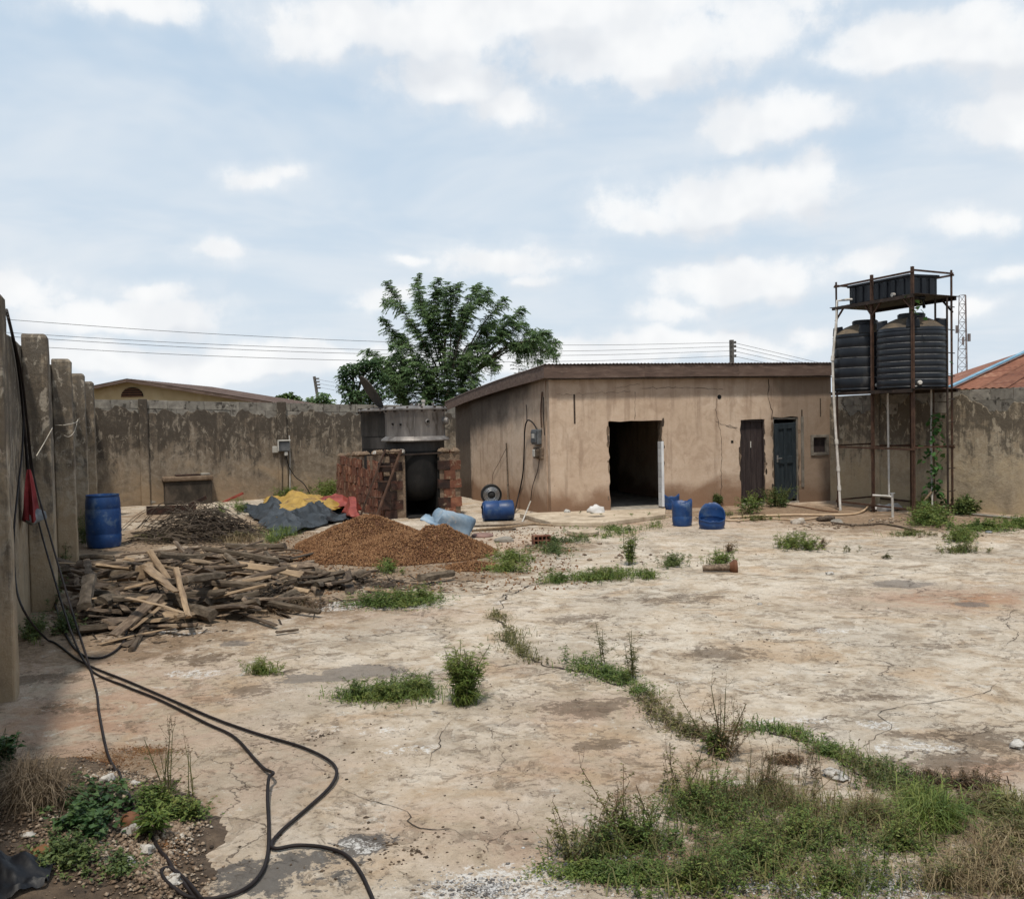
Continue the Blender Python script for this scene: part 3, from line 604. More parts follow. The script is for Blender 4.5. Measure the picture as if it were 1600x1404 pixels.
def building():
    root = thing('low_building', 'low tan plastered building with open doorways and a sloping wood-edged roof', 'building', BL, FA)
    inv = Matrix.Rotation(-FA, 3, 'Z')
    fl = lambda px, py: inv @ (hit(px, py, BL, FN)-BL)          # front plane, local
    Lf = (BR-BL).length; SK = -.111                               # side wall leans back along this skew
    d1a, d1b, d1t = fl(952,720).x, fl(1036,720).x, fl(994,657).z
    d2a, d2b, d2t = fl(1157,720).x, fl(1196,720).x, fl(1176,655).z
    d3a, d3b, d3t = fl(1208,720).x, fl(1248,720).x, fl(1228,651).z
    wa, wb, wz0, wz1 = fl(1270,694).x, fl(1291,694).x, fl(1280,707).z, fl(1280,683).z
    ops = [(d1a,d1b,-1,d1t),(d2a,d2b,-1,d2t),(d3a,d3b,-1,d3t),(wa,wb,wz0,wz1)]
    xs = sorted(set([0,Lf]+[round(v,4) for o in ops for v in o[:2]]+[round(Lf*i/26,4)+.0007 for i in range(1,26)]))
    zs = sorted(set([-.05,2.93]+[round(v,4) for o in ops for v in o[2:] if v > 0]+[round(.13*i,4)+.0003 for i in range(1,22)]))
    def solid(x, z): return not any(a < x < b and c < z < d for a, b, c, d in ops)
    def jit(x, z):
        j = 0
        for a, b, c, d in ops[:3]:
            if (abs(x-a) < 1e-3 or abs(x-b) < 1e-3) and z < d+.01: return (random.uniform(-.022,.022), random.uniform(-.01,.01))
            if abs(z-d) < 1e-3 and a <= x <= b: return (0, random.uniform(-.02,.012))
        return (0,0)
    random.seed(5)
    part('front_wall', wall_grid(xs, zs, solid, 0, .2, jit), Mt('building_plaster'), root)
    roofz = lambda y: 3.115-.1005*y+.05*math.sin(math.pi*min(max(y/6.1,0),1))
    # side wall, two lengths, its head follows the roof
    def side(name, s0, s1, off, th=.2):
        mb = MB(); n = 8; vs = []; fs = []
        for i in range(n+1):
            s = s0+(s1-s0)*i/n; x = SK*s+off; z = roofz(s)-.10
            vs += [(x,s,-.05),(x,s,z),(x+th,s,z),(x+th,s,-.05)]
        for i in range(n):
            for k in range(4): a = 4*i+k; b = 4*i+(k+1)%4; fs.append((a,a+4,b+4,b) )
        fs += [(0,1,2,3),tuple(4*n+k for k in (3,2,1,0))]; return part(name, mb.add(vs, fs), Mt('building_plaster'), root)
    side('side_wall', .203, 4.72, 0); side('side_wall', 4.723, 6.0, .07)
    part('corner_pilaster', MB().box(-.012,.16,-.012,-.003,-.05,2.92), Mt('building_plaster'), root)
    part('rear_wall', MB().box(SK*6+.28,Lf-.7,5.8,6.0,-.05,2.42), Mt('building_plaster'), root)
    part('end_wall', MB().add([(Lf-.2,.202,-.05),(Lf,.202,-.05),(Lf-.66,6,-.05),(Lf-.86,6,-.05),(Lf-.2,.202,2.95),(Lf,.202,2.95),(Lf-.66,6,2.42),(Lf-.86,6,2.42)],[(0,3,2,1),(4,5,6,7),(0,1,5,4),(1,2,6,5),(2,3,7,6),(3,0,4,7)]), Mt('building_plaster'), root)
    part('floor', MB().box(.1,Lf-.3,.01,5.7,-.04,.035), Mt('concrete'), root)
    xm = (d1b+d2a)/2
    part('partition', MB().box(xm,xm+.15,.202,5.6,.036,2.5), Mt('building_plaster'), root)
    part('partition', MB().box(d2b+.05,d2b+.12,.202,5.6,.036,2.5), Mt('building_plaster'), root)
    part('partition', MB().box(.5,d1a+.75,3.2,3.35,.036,2.4), Mt('concrete'), root)
    part('tiled_post', MB().box(d1a+.38,d1a+.60,2.9,3.19,.036,1.75), Mt('tile_bluish'), root)
    # roof of corrugated sheets
    W = .78; x = -.18
    while x < Lf+.05:
        x1 = min(x+W+.04, Lf+.12); mb = MB(); vs = []; fs = []; nx_ = int((x1-x)/.02); ny_ = 7; lift = random.uniform(0,.006)
        for j in range(ny_+1):
            y = -.20+6.35*j/ny_
            for i in range(nx_+1):
                xx = x+(x1-x)*i/nx_; vs.append((xx+SK*max(y,0), y+random.uniform(-.01,.01)*(j == 0), roofz(y)+.017+lift+.013*math.sin(xx*2*math.pi/.08)))
        for j in range(ny_):
            for i in range(nx_): a = j*(nx_+1)+i; fs.append((a,a+1,a+nx_+2,a+nx_+1))
        o = part('roof_sheet', mb.add(vs, fs), Mt('roof_metal'), root, smooth=60); x += W
    # fascia boards
    zf = roofz(-.2)-.005; cuts = [-.16, 2.1, 4.35, Lf+.10]
    for a, b in zip(cuts[:-1], cuts[1:]):
        dz = random.uniform(-.006,.006); mb = MB(); n = 6; vs = []; fs = []
        for i in range(n+1):
            xx = a+.004+(b-a-.004)*i/n; w = .006*fbm(xx*1.3, 8)
            for y, z in ((-.175+w,zf-.265+dz+w),(-.175+w,zf+dz+w),(-.148+w,zf+dz+w),(-.148+w,zf-.265+dz+w)): vs.append((xx,y,z))
        for i in range(n):
            for k in range(4): q = 4*i+k; p = 4*i+(k+1)%4; fs.append((q,q+4,p+4,p))
        fs += [(0,1,2,3),tuple(4*n+k for k in (3,2,1,0))]; part('fascia_board', mb.add(vs, fs), Mt('fascia_wood'), root)
    for s0, s1 in ((-.17,2.95),(2.954,6.15)):
        mb = MB(); vs = []; fs = []; n = 7
        for i in range(n+1):
            s = s0+(s1-s0)*i/n; xx = -.165+SK*max(s,0); w = .26-.008*s; z = roofz(s)-.004+.006*fbm(s,5)
            for dx, dz in ((0,-w),(0,0),(.026,0),(.026,-w)): vs.append((xx+dx,s,z+dz))
        for i in range(n):
            for k in range(4): q = 4*i+k; p = 4*i+(k+1)%4; fs.append((q,q+4,p+4,p))
        fs += [(0,1,2,3),tuple(4*n+k for k in (3,2,1,0))]; part('barge_board', mb.add(vs, fs), Mt('fascia_wood'), root)
    part('eave_soffit', MB().box(-.13,Lf,-.147,-.003,2.83,2.845), Mt('wood_dark'), root)
    # white tiles on the door reveal
    for k in range(9):
        part('tile', MB().box(d1b-.034,d1b-.022,.012,.185,.06+k*.158,.06+k*.158+.153), Mt('tile_white'), root, bevel=.003)
    part('tile_strip', MB().box(d1b-.034,d1b+.02,-.006,.006,.06,.06+9*.158), Mt('tile_white'), root, bevel=.003)
    part('door_lining', MB().box(d1b-.03,d1b+.005,.02,.17,1.49,d1t-.03), Mt('wood_dark'), root)
    # brown plank door
    n = 4; w = (d2b-d2a-.06)/n
    door = part('door', MB().box(d2a+.03,d2b-.03,.10,.115,.16,d2t-.05), Mt('paint_brown'), root)
    for k in range(n): part('plank', MB().box(d2a+.03+k*w+.004,d2a+.03+(k+1)*w-.004,.082+random.uniform(0,.006),.0995,.12+random.uniform(0,.03),d2t-.04), Mt('paint_brown'), door, bevel=.004)
    part('latch_plate', MB().box((d2a+d2b)/2-.02,(d2a+d2b)/2,.070,.081,1.28,1.42), Mt('meter_white'), door)
    part('door_frame', MB().box(d2a+.004,d2a+.035,.03,.15,.0,d2t-.02).box(d2b-.035,d2b-.004,.03,.15,0,d2t-.02).box(d2a+.036,d2b-.036,.03,.15,d2t-.05,d2t-.02), Mt('paint_brown'), root)
    # teal panelled door, sagging on its hinges
    dm = bpy.data.objects.new('door', None); COL.objects.link(dm); dm.parent = root; dm.location = (d3b-.05,.03,.09); dm.rotation_euler = (R(1.5),R(-1.6),R(7))
    DW, DH = d3b-d3a-.075, d3t-.22
    leaf = MB().box(-DW,0,.012,.03,0,DH); part('door_leaf', leaf, Mt('paint_teal'), dm)
    st = .10
    for nm, b in (('stile',(-DW,-DW+st,-.012,.011,0,DH)),('stile',(-st,0,-.012,.011,0,DH)),('rail',(-DW+st+.001,-st-.001,-.011,.011,0,.2)),('rail',(-DW+st+.001,-st-.001,-.011,.011,.82,.98)),('rail',(-DW+st+.001,-st-.001,-.011,.011,DH-.13,DH)),('mullion',(-DW/2-.04,-DW/2+.04,-.010,.011,.201,.819)),('mullion',(-DW/2-.04,-DW/2+.04,-.010,.011,.981,DH-.131))):
        part(nm, MB().box(*b), Mt('paint_teal'), dm, bevel=.005)
    part('handle', MB().box(-DW+.035,-DW+.075,-.02,-.0125,.86,1.02).tube([(-DW+.055,-.012,.95),(-DW+.055,-.05,.95),(-DW+.15,-.055,.95)],.009,6), Mt('chrome'), dm)
    part('door_frame', MB().box(d3a+.004,d3a+.04,.02,.16,0,d3t-.02).box(d3b-.04,d3b-.004,.02,.16,0,d3t-.02).box(d3a+.041,d3b-.041,.02,.16,d3t-.055,d3t-.015), Mt('frame_grey'), root)
    part('frame_board', MB().box(d3b+.06,d3b+.13,-.02,-.003,.35,d3t-.0), Mt('frame_grey'), root)
    # small framed window
    fr = part('window', MB().box(wa-.06,wa+.005,-.03,.12,wz0-.06,wz1+.06).box(wb-.005,wb+.06,-.03,.12,wz0-.06,wz1+.06).box(wa+.006,wb-.006,-.03,.12,wz0-.06,wz0+.005).box(wa+.006,wb-.006,-.03,.12,wz1-.005,wz1+.06), Mt('frame_grey'), root, bevel=.005)
    part('pane', MB().box(wa+.006,wb-.006,.05,.06,wz0+.006,wz1-.006), Mt('paint_brown'), fr)
    for k in range(34):       # broken plaster edges round the openings
        a, b, c_, d_ = random.choice(ops[:3]); x = random.choice([a,b]); z = random.uniform(.05,d_); sg = -1 if x == a else 1; x += sg*random.uniform(.0,.03); w, h_ = random.uniform(.012,.045), random.uniform(.03,.14); n_ = 8
        poly = [(x+w*math.cos(t)*random.uniform(.6,1.2), z+h_*math.sin(t)*random.uniform(.7,1.1)) for t in [2*math.pi*q/n_ for q in range(n_)]]
        part('plaster_chip', MB().add([(px_,-.0028-.0003*(k%4),pz_) for px_, pz_ in poly],[tuple(range(n_))[::-1]]), Mt('mud_mortar' if k%3 else 'wall_crack'), root)
    # chases and holes: flat pieces with the inner shade painted; cracks in the plaster
    for px, y0, y1, w in ((898,616,662,.02),(1282,622,651,.014),(1253,640,668,.018)):
        a, b = fl(px,y1), fl(px,y0); part('slot_shade_strip', MB().box(a.x-w,a.x+w,-.004,.001,a.z,b.z), Mt('wall_crack'), root)
    h = fl(1124,620); part('vent_shade_disc', MB().lathe([(.05,0),(.05,.005)],16,Matrix.Translation((h.x,0,h.z)) @ Matrix.Rotation(R(90),4,'X')), Mt('soot_shade_black'), root)
    h = fl(1144,690); part('socket_shade_patch', MB().box(h.x-.03,h.x+.03,-.005,.001,h.z-.03,h.z+.03), Mt('soot_shade_black'), root)
    for pts, w in (([(1120,622),(1119,640),(1122,660),(1126,672),(1127,690),(1127,735),(1126,780)],.009),([(1000,607),(1040,605),(1085,606),(1130,608)],.008),([(1201,592),(1200,620),(1206,642),(1205,655)],.016),([(992,612),(991,655)],.010),([(1135,665),(1150,669)],.006),([(1118,660),(1140,665),(1152,668)],.006),([(1254,672),(1256,720),(1253,725)],.012),([(1000,600),(960,606)],.005),([(870,617),(930,615),(985,611)],.005)):
        mb = MB(); P = []
        for (a, b), (c, d) in zip(pts[:-1], pts[1:]):
            A, B = fl(a,b), fl(c,d); n = max(2,int((B-A).length/.07))
            P += [A.lerp(B,k/n) for k in range(n)]
        P.append(fl(*pts[-1])); vs = []
        for i, p in enumerate(P):
            t = (P[min(i+1,len(P)-1)]-P[max(i-1,0)]).normalized(); s = Vector((-t.z,0,t.x)); q = p+s*random.gauss(0,.012); ww = w*random.uniform(.2,.8)
            vs += [(q.x+s.x*ww,-.0035,q.z+s.z*ww),(q.x-s.x*ww,-.0035,q.z-s.z*ww)]
        mb.add(vs, [(2*i,2*i+2,2*i+3,2*i+1) for i in range(len(P)-1)]); part('crack', mb, Mt('wall_crack'), root)
    return root, fl, inv, SK, Lf
BLD, BFL, BINV, BSK, BLF = building()
SN = Matrix.Rotation(FA,3,'Z') @ Vector((-.994,-.111,0))       # outward normal of the side wall
def side_pt(px, py, off=0.03): return hit(px, py, BL+SN*off, SN)
def front_pt(px, py, off=0.03): return hit(px, py, BL+FN*off, FN)

# concrete apron along the front of the building
ap = [G(812,808),G(860,822),G(940,823),G(1040,810),G(1150,797),G(1130,788),G(862,803)]
for i in range(5): ap[i].y += random.uniform(-.03,.03)
tag(part('apron_step', MB().prism([(p.x,p.y) for p in ap][:4]+[(G(1040,800).x,G(1040,800).y),(BL.x-.02,BL.y-.12)], .0005, .085), Mt('apron_concrete'), bevel=.012), None, kind='structure')

# ================================================================== THINGS
# ---- brick furnace with its two vats
K0 = G(602,811); KA = R(17); KS = -.105
def furnace():
    random.seed(11)
    root = thing('brick_furnace', 'rough red brick furnace with a sooty mouth beside the building', 'furnace', K0, KA)
    m0, m1, W, Dp = .47, 1.17, 1.66, 4.5
    top = lambda y: 1.38-.045*y
    sk = lambda x, y: (x+KS*y, y)
    def slab(name, x0, x1, y0, y1, z0, zf, mat):
        vs = [sk(x0,y0)+(z0,),sk(x1,y0)+(z0,),sk(x1,y1)+(z0,),sk(x0,y1)+(z0,),sk(x0,y0)+(zf(y0),),sk(x1,y0)+(zf(y0),),sk(x1,y1)+(zf(y1),),sk(x0,y1)+(zf(y1),)]
        return part(name, MB().add(vs, [(0,3,2,1),(4,5,6,7),(0,1,5,4),(1,2,6,5),(2,3,7,6),(3,0,4,7)]), Mt(mat), root)
    zt = lambda y: top(y)-.04
    slab('mortar_core', .025, m0-.02, .025, 1.5, -.03, zt, 'mud_mortar'); slab('mortar_core', m1+.02, W-.025, .025, 1.5, -.03, zt, 'mud_mortar')
    slab('mortar_core', .025, W-.025, 1.5, 1.75, -.03, zt, 'soot_shade_black'); slab('mortar_core', .025, .5, 1.75, Dp-.02, -.03, zt, 'mud_mortar')
    slab('mortar_core', 1.3, W-.025, 1.75, Dp-.02, -.03, zt, 'mud_mortar'); slab('mortar_core', .5, 1.3, 3.6, Dp-.02, -.03, zt, 'mud_mortar')
    slab('mouth_lining', m0-.019, m0-.004, .02, 1.48, -.02, lambda y: 1.25, 'soot_shade_black'); slab('mouth_lining', m1+.004, m1+.019, .02, 1.48, -.02, lambda y: 1.25, 'soot_shade_black')
    part('ash_bed', MB().box(m0,m1,-.15,1.45,.001,.03), Mt('soot_shade_black'), root)
    part('lintel_bar', MB().bar((m0-.2,.02,1.33),(m1+.15,.02,1.35),.05,.03), Mt('steel_dark'), root)
    red = block_meshes(6, .248, .12, .192, 'clay_brick', .009); soot = block_meshes(6, .245, .12, .188, 'clay_brick_soot', .009)
    thin = block_meshes(6, .165, .12, .188, 'clay_brick', .010)
    def brick(me, x, y, z, rz):
        o = link('brick', me, None, root); o.location = (x, y, z); o.rotation_euler = (random.uniform(-.015,.015), random.uniform(-.02,.02), rz+random.uniform(-.02,.02)); return o
    for c in range(7):
        z = .10+c*.198; x = .13-(.125 if c % 2 else 0)
        while x < W-.05:
            if x+.09 < m0 or x-.09 > m1:
                s = 1 if x < m0 or (m1 < x < m1+.14) or c > 4 else 0
                if not (c == 6 and random.random() < .35): brick(random.choice(soot if s and random.random() < .93 else red), x+random.uniform(-.006,.006), .055+random.uniform(-.010,.006), z+random.uniform(-.008,.008), 0)
            x += .254
        y = .22+(.08 if c % 2 else 0)
        while y < Dp:
            if z+.09 < top(y)-.02 and not (c == 5 and .9 < y < 1.9 and random.random() < .8):
                brick(random.choice(thin), KS*y+.055+random.uniform(-.008,.005), y, z+random.uniform(-.012,.012), R(90)+.105)
            y += .172
        y = .3
        while y < 1.6:
            brick(random.choice(red), W-.055+KS*y, y, z, R(90)+.105); y += .258
    # mud patches and loose stones along the broken top
    for k in range(26):
        if k < 12: x, y = random.choice([random.uniform(.05,m0-.05),random.uniform(m1+.08,W-.05)]), .06
        else: y = random.uniform(.1,Dp-.1); x = .06+KS*y
        mb = MB(); r = random.uniform(.05,.11)
        mb.lathe([(r*.7,-.03),(r,.0),(r*.8,.045),(r*.3,.07)],9,None,warp=lambda i,a,x,y,z: (x*(1+.35*math.sin(a*2+k)),y*(1+.3*math.cos(3*a+k)),z+random.uniform(-.01,.012)))
        o = part('mud_patch' if random.random() < .7 else 'loose_stone', mb, Mt('mud_mortar' if random.random() < .93 else 'white_stone'), root, smooth=50, loc=(x,y,top(y)+.0))
    # rendered strip at the corner and fallen bricks at the back edge
    part('render_strip', MB().box(-.012,.12,-.012,.02,.9,1.36), Mt('mud_mortar'), root, bevel=.01)
    return root
furnace()
def local_to_world(P, A, x, y, z=0): return Matrix.Rotation(A,3,'Z') @ Vector((x,y,z)) + P
def vat(name, label, c, zb, open_lid):
    root = thing(name, label, 'vat', (c.x,c.y,zb), R(20), 'furnace vats')
    r = .625; z = lambda h: h-zb
    part('lower_shell', MB().lathe([(.05,.0),(.30,.03),(.50,.12),(.60,.26),(r,.45),(r,z(1.40))],40,cap1=False), Mt('vat_soot'), root, smooth=40)
    part('lower_band', MB().lathe([(r+.003,z(1.40)),(r+.003,z(1.69 if open_lid else 1.63))],40,cap0=False,cap1=False), Mt('vat_dark'), root, smooth=40)
    if not open_lid: part('flange', MB().lathe([(r,z(1.60)),(r+.105,z(1.605)),(r+.115,z(1.625)),(r+.10,z(1.655)),(r+.0,z(1.72))],48,cap0=False,cap1=False), Mt('vat_steel'), root, smooth=40)
    part('upper_drum', MB().lathe([(r+.015,z(1.69)),(r+.02,z(2.20)),(r+.045,z(2.235)),(r+.05,z(2.27)),(r+.02,z(2.285))],48,cap0=False,cap1=False), Mt('vat_dark' if open_lid else 'vat_steel'), root, smooth=40)
    lid = part('lid', MB().lathe([(r+.065,z(2.265)),(r+.085,z(2.275)),(r+.085,z(2.305)),(r+.04,z(2.325)),(.3,z(2.36)),(.02,z(2.365))],48), Mt('vat_steel'), root, smooth=40)
    for k in range(14):
        a = k*2*math.pi/14+.2; part('lid_clamp', MB().box(r+.02,r+.075,-.02,.02,z(2.23),z(2.345),Matrix.Rotation(a,4,'Z')), Mt('steel_dark'), lid, bevel=.006)
    if not open_lid:
        for x, y, h, rr in ((-.05,-.35,.10,.022),(.12,-.30,.18,.035),(.36,-.20,.11,.025),(-.35,-.2,.09,.02),(.0,.25,.1,.03)):
            part('nozzle', MB().lathe([(rr,z(2.31)),(rr,z(2.31)+h*.7),(rr*1.35,z(2.31)+h*.7),(rr*1.35,z(2.31)+h)],10,Matrix.Translation((x,y,0))), Mt('pvc' if rr > .03 else 'vat_steel'), lid, smooth=40)
        part('pipe_elbow', MB().tube(spline([(-.02,-.42,z(2.33)),(.0,-.40,z(2.39)),(.05,-.36,z(2.37))],4),.022,8), Mt('vat_steel'), lid, smooth=60)
    for a, h in ((-60,2.02),(-130,1.98),(-112,1.97)) if not open_lid else ():
        m = Matrix.Rotation(R(a-20),4,'Z') @ Matrix.Translation((r+.018,0,z(h))) @ Matrix.Rotation(R(90),4,'Y')
        big = a == -60
        g = part('gauge_port', MB().lathe([(.055 if big else .025,0),(.055 if big else .025,.02),(.035 if big else .018,.03),(.03 if big else .012,.012)],18,m), Mt('vat_steel' if big else 'vat_soot'), root, smooth=30)
        part('port_glass', MB().lathe([(.026 if big else .01,.0121),(.026 if big else .01,.016)],14,m), Mt('soot_shade_black'), g)
    m = Matrix.Rotation(R(-20-12),4,'Z') @ Matrix.Translation((r-.02,0,z(2.02))) @ Matrix.Rotation(R(90),4,'Y')
    part('side_outlet', MB().lathe([(.085,0),(.085,.10),(.065,.14),(.02,.15)],18,m), Mt('vat_steel'), root, smooth=40)
    for a in (-105,-20,60,150):
        m = Matrix.Rotation(R(a),4,'Z') @ Matrix.Translation((r+.021,0,0)); part('seam', MB().box(-.004,.006,-.006,.006,z(1.70),z(2.19),m), Mt('vat_steel'), root)
    return root
VC = DP(649,690,20.85); V2 = Vector((VC.x-.86,VC.y+2.12,0)); 
vat('metal_vat', 'sooty round steel vat with a clamped lid sunk in the furnace mouth', VC, .30, False)
v2 = vat('metal_vat', 'steel vat half hidden behind the clamped one, its hatch plate tipped up', V2, .30, True)
# its hatch plate stands tipped up at the rim
hp0, hp1 = DP(598,636,V2.y-.35), DP(563,590,V2.y-.25); ax = (hp1-hp0).normalized(); vw = (hp0-EYE).normalized(); e1 = ax.cross(vw).normalized(); nr = (e1*.975-(vw-ax*vw.dot(ax)).normalized()*.22).normalized(); bi = ax.cross(nr)
mcen = (hp0+hp1)/2; rad = (hp1-hp0).length/2*1.04
hm = Matrix(((bi.x,ax.x,nr.x,mcen.x),(bi.y,ax.y,nr.y,mcen.y),(bi.z,ax.z,nr.z,mcen.z),(0,0,0,1)))
mb = MB().lathe([(rad,-.012),(rad,.012)],28,hm); iv = (Matrix.Translation(v2.location) @ Matrix.Rotation(R(20),4,'Z')).inverted()
mb.v = [tuple(iv @ Vector(p)) for p in mb.v]; hl = part('hatch_plate', mb, Mt('lid_plate'), v2)
mb = MB().bar(mcen-nr*.012-ax*.1,mcen-nr*.08-ax*.02,.02).bar(mcen-nr*.08-ax*.02,mcen-nr*.012+ax*.1,.02); mb.v = [tuple(iv @ Vector(p)) for p in mb.v]; part('handle', mb, Mt('chrome'), hl)

def ladder():
    a0, b0 = G(560,814), G(585,815.5); a1, b1 = DP(602,702,K0.y-.02), DP(627,702,K0.y+.03)
    root = thing('ladder', 'rusty iron ladder leaning on the brick furnace', 'ladder', (a0+b0)/2)
    wpart('rail', MB().bar(a0,a1,.05,.03), Mt('steel_rust'), root); wpart('rail', MB().bar(b0,b1,.05,.03), Mt('steel_rust'), root)
    for t in (.12,.33,.55,.76,.97): wpart('rung', MB().tube([a0.lerp(a1,t),b0.lerp(b1,t)],.012,6), Mt('steel_rust'), root)
ladder()

# ---- water tower
TF, TL, TR = G(1428,808), G(1308,793), G(1490,801)
tv, tw = TL-TF, TR-TF
ZP, ZM, ZB, ZU, ZR = DP(1428,607,TF.y).z, DP(1428,702,TF.y).z, .14, DP(1428,459,TF.y).z, DP(1428,424,TF.y).z
def tower():
    root = thing('tank_stand', 'tall rusty angle-iron stand carrying black water tanks by the wall', 'tank stand', TF)
    P = lambda a, b, z=0: TF+tv*a+tw*b+Vector((0,0,z))
    for a in (0,.5,1):
        for b in (0,1):
            zt = ZR+.10; mb = MB(); p, q = P(a,b,-.03), P(a,b,zt); lx = tw.normalized()*.055; ly = tv.normalized()*.055
            if b: lx = -lx
            if a == 1: ly = -ly
            for d, t in ((lx,ly),(ly,lx)):     # angle iron: two thin legs
                e = t.normalized()*.007
                mb.add([p,p+d,p+d+e,p+e,q,q+d,q+d+e,q+e],[(0,3,2,1),(4,5,6,7),(0,1,5,4),(1,2,6,5),(2,3,7,6),(3,0,4,7)])
            if b and a: pass
            wpart('post', mb, Mt('steel_rust'), root)
    o = Vector((0,0,0))
    for nm, z, w in (('foot_brace',ZB,.04),('mid_brace',ZM,.04),('top_rail',ZR,.045)):
        for b in (0,1): wpart(nm, MB().bar(P(-.01,b,z),P(1.01,b,z),w,.035), Mt('steel_rust'), root)
        for a in ((0,1) if nm != 'mid_brace' else (0,.5,1)): wpart(nm, MB().bar(P(a,.0,z+.03),P(a,1.0,z+.03),w,.03), Mt('steel_rust'), root)
    for z, nm, e in ((ZP,'tank_deck',.07),(ZU,'upper_deck',.03)):
        for b in (-e,1+e): wpart('deck_beam', MB().bar(P(-.02,b,z-.04),P(1.02,b,z-.04),.05,.06), Mt('steel_dark'), root)
        n = 14
        for k in range(n):
            a = -.02+1.04*k/(n-1); wpart('deck_slat', MB().bar(P(a,-e,z-.005),P(a,1+e,z-.005),.165 if z == ZU else .155,.012), Mt('steel_dark'), root)
    for a, b, da in ((0,0,.12),(.5,0,-.12),(.5,0,.1),(0,1,.12),(1,0,-.12)): wpart('corner_strut', MB().bar(P(a,b,ZU-.30),P(a+da,b,ZU-.04),.03), Mt('steel_rust'), root)
    # ladder on the far side
    lp = lambda z: P(-.06,.72,z); lq = lambda z: P(-.02,1.0,z)
    wpart('ladder_rail', MB().bar(lp(0),lp(ZU-.05),.03), Mt('steel_dark'), root)
    wpart('ladder_rail', MB().bar(P(.02,.6,ZP),P(.02,.6,ZU-.05),.03), Mt('steel_dark'), root)
    for k in range(9): wpart('rung', MB().tube([lp(.45+k*.45),lq(.45+k*.45)],.010,6), Mt('steel_dark'), root)
tower()
def tank(label, c, ribs, r=.65, h=1.18):
    root = thing('water_tank', label, 'water tank', (c.x,c.y,ZP+.012), R(25), 'round black water tanks')
    prof = [(r*.97,0),(r,.03)]; n = 9
    if ribs:
        for k in range(n*4+1):
            t = k/(n*4); prof.append((r-.012+.014*abs(math.sin(t*n*math.pi))**.5, .05+t*(h-.12)))
    else:
        for k in range(5):
            z0 = .06+k*(h-.14)/5; z1 = .06+(k+1)*(h-.14)/5; prof += [(r-.012,z0),(r-.004,z0+.012),(r-.002,z1-.016),(r-.012,z1-.004)]
    body = part('body', MB().lathe(prof+[(r,h-.06),(r-.02,h)],48,cap1=False), Mt('tank_black'), root, smooth=50)
    part('dome', MB().lathe([(r-.021,h-.001),(r-.10,h+.05),(.42,h+.15),(.30,h+.20),(.26,h+.205)],48,cap0=False), Mt('tank_dusty'), root, smooth=40)
    part('lid', MB().lathe([(.255,h+.2),(.26,h+.28),(.23,h+.30),(.05,h+.305)],32), Mt('tank_black'), root, smooth=40)
    for k in range(4):
        m = Matrix.Rotation(R(90*k+45),4,'Z'); part('lug', MB().add([(.44,-.11,h-.0),(r-.005,-.13,h-.02),(r-.005,.13,h-.02),(.44,.11,h-.0),(.44,-.09,h+.19),(r-.02,-.11,h+.165),(r-.02,.11,h+.165),(.44,.09,h+.19)],[(0,3,2,1),(4,5,6,7),(0,1,5,4),(1,2,6,5),(2,3,7,6),(3,0,4,7)],m), Mt('tank_black'), root, bevel=.02)
    for z in ([.05+k*(h-.12)/n for k in range(1,n)] if ribs else [.06+k*(h-.14)/5 for k in range(1,5)]):     # dusty scuffed grooves
        part('groove', MB().lathe([(r-.010,z-.006),(r-.0045,z),(r-.010,z+.006)] if ribs else [(r-.012,z-.009),(r-.0035,z),(r-.012,z+.009)],48,cap0=False,cap1=False), Mt('groove_dust'), root, smooth=60)
    m = Matrix.Rotation(R(-125 if ribs else -115),4,'Z') @ Matrix.Translation((r-.02,0,.10)) @ Matrix.Rotation(R(90),4,'Y')
    part('outlet', MB().lathe([(.045,0),(.045,.05),(.03,.07)],16,m), Mt('pvc'), root, smooth=40)
    return root
tc = TF+tv*.5+tw*.5+Vector((-.10,-.02,0)); td = tv.normalized()
tank('ribbed black water tank in front on the middle deck of the stand', tc-td*.665, True)
tank('smoother black water tank behind the ribbed one, dusty brown on top', tc+td*.665, False)
def cistern():
    root = thing('box_tank', 'long rectangular ribbed black tank on the top deck of the stand', 'water tank', TF+tv*.5+tw*.5+Vector((0,0,ZU+.006)), math.atan2(tv.y,tv.x))
    L, W, H = .86, .36, .43
    part('body', MB().box(-L,L,-W,W,0,H), Mt('tank_black'), root, bevel=.03)
    part('rim', MB().box(-L-.03,L+.03,-W-.03,W+.03,H-.05,H), Mt('tank_black'), root, bevel=.01)
    for k in range(7):
        x = -L+.16+k*(2*L-.32)/6
        for s in (-1,1): part('rib', MB().box(x-.055,x+.055,s*W-.03,s*W+.03,.03,H-.07), Mt('tank_black'), root, bevel=.015)
    for k in range(3):
        y = -W+.16+k*(2*W-.32)/2
        for s in (-1,1): part('rib', MB().box(s*L-.03,s*L+.03,y-.055,y+.055,.03,H-.07), Mt('tank_black'), root, bevel=.015)
    m = Matrix.Translation((-.5,W+.02,.07)) @ Matrix.Rotation(R(-90),4,'X'); part('outlet', MB().lathe([(.04,0),(.04,.06)],14,m), Mt('pvc'), root)
cistern()
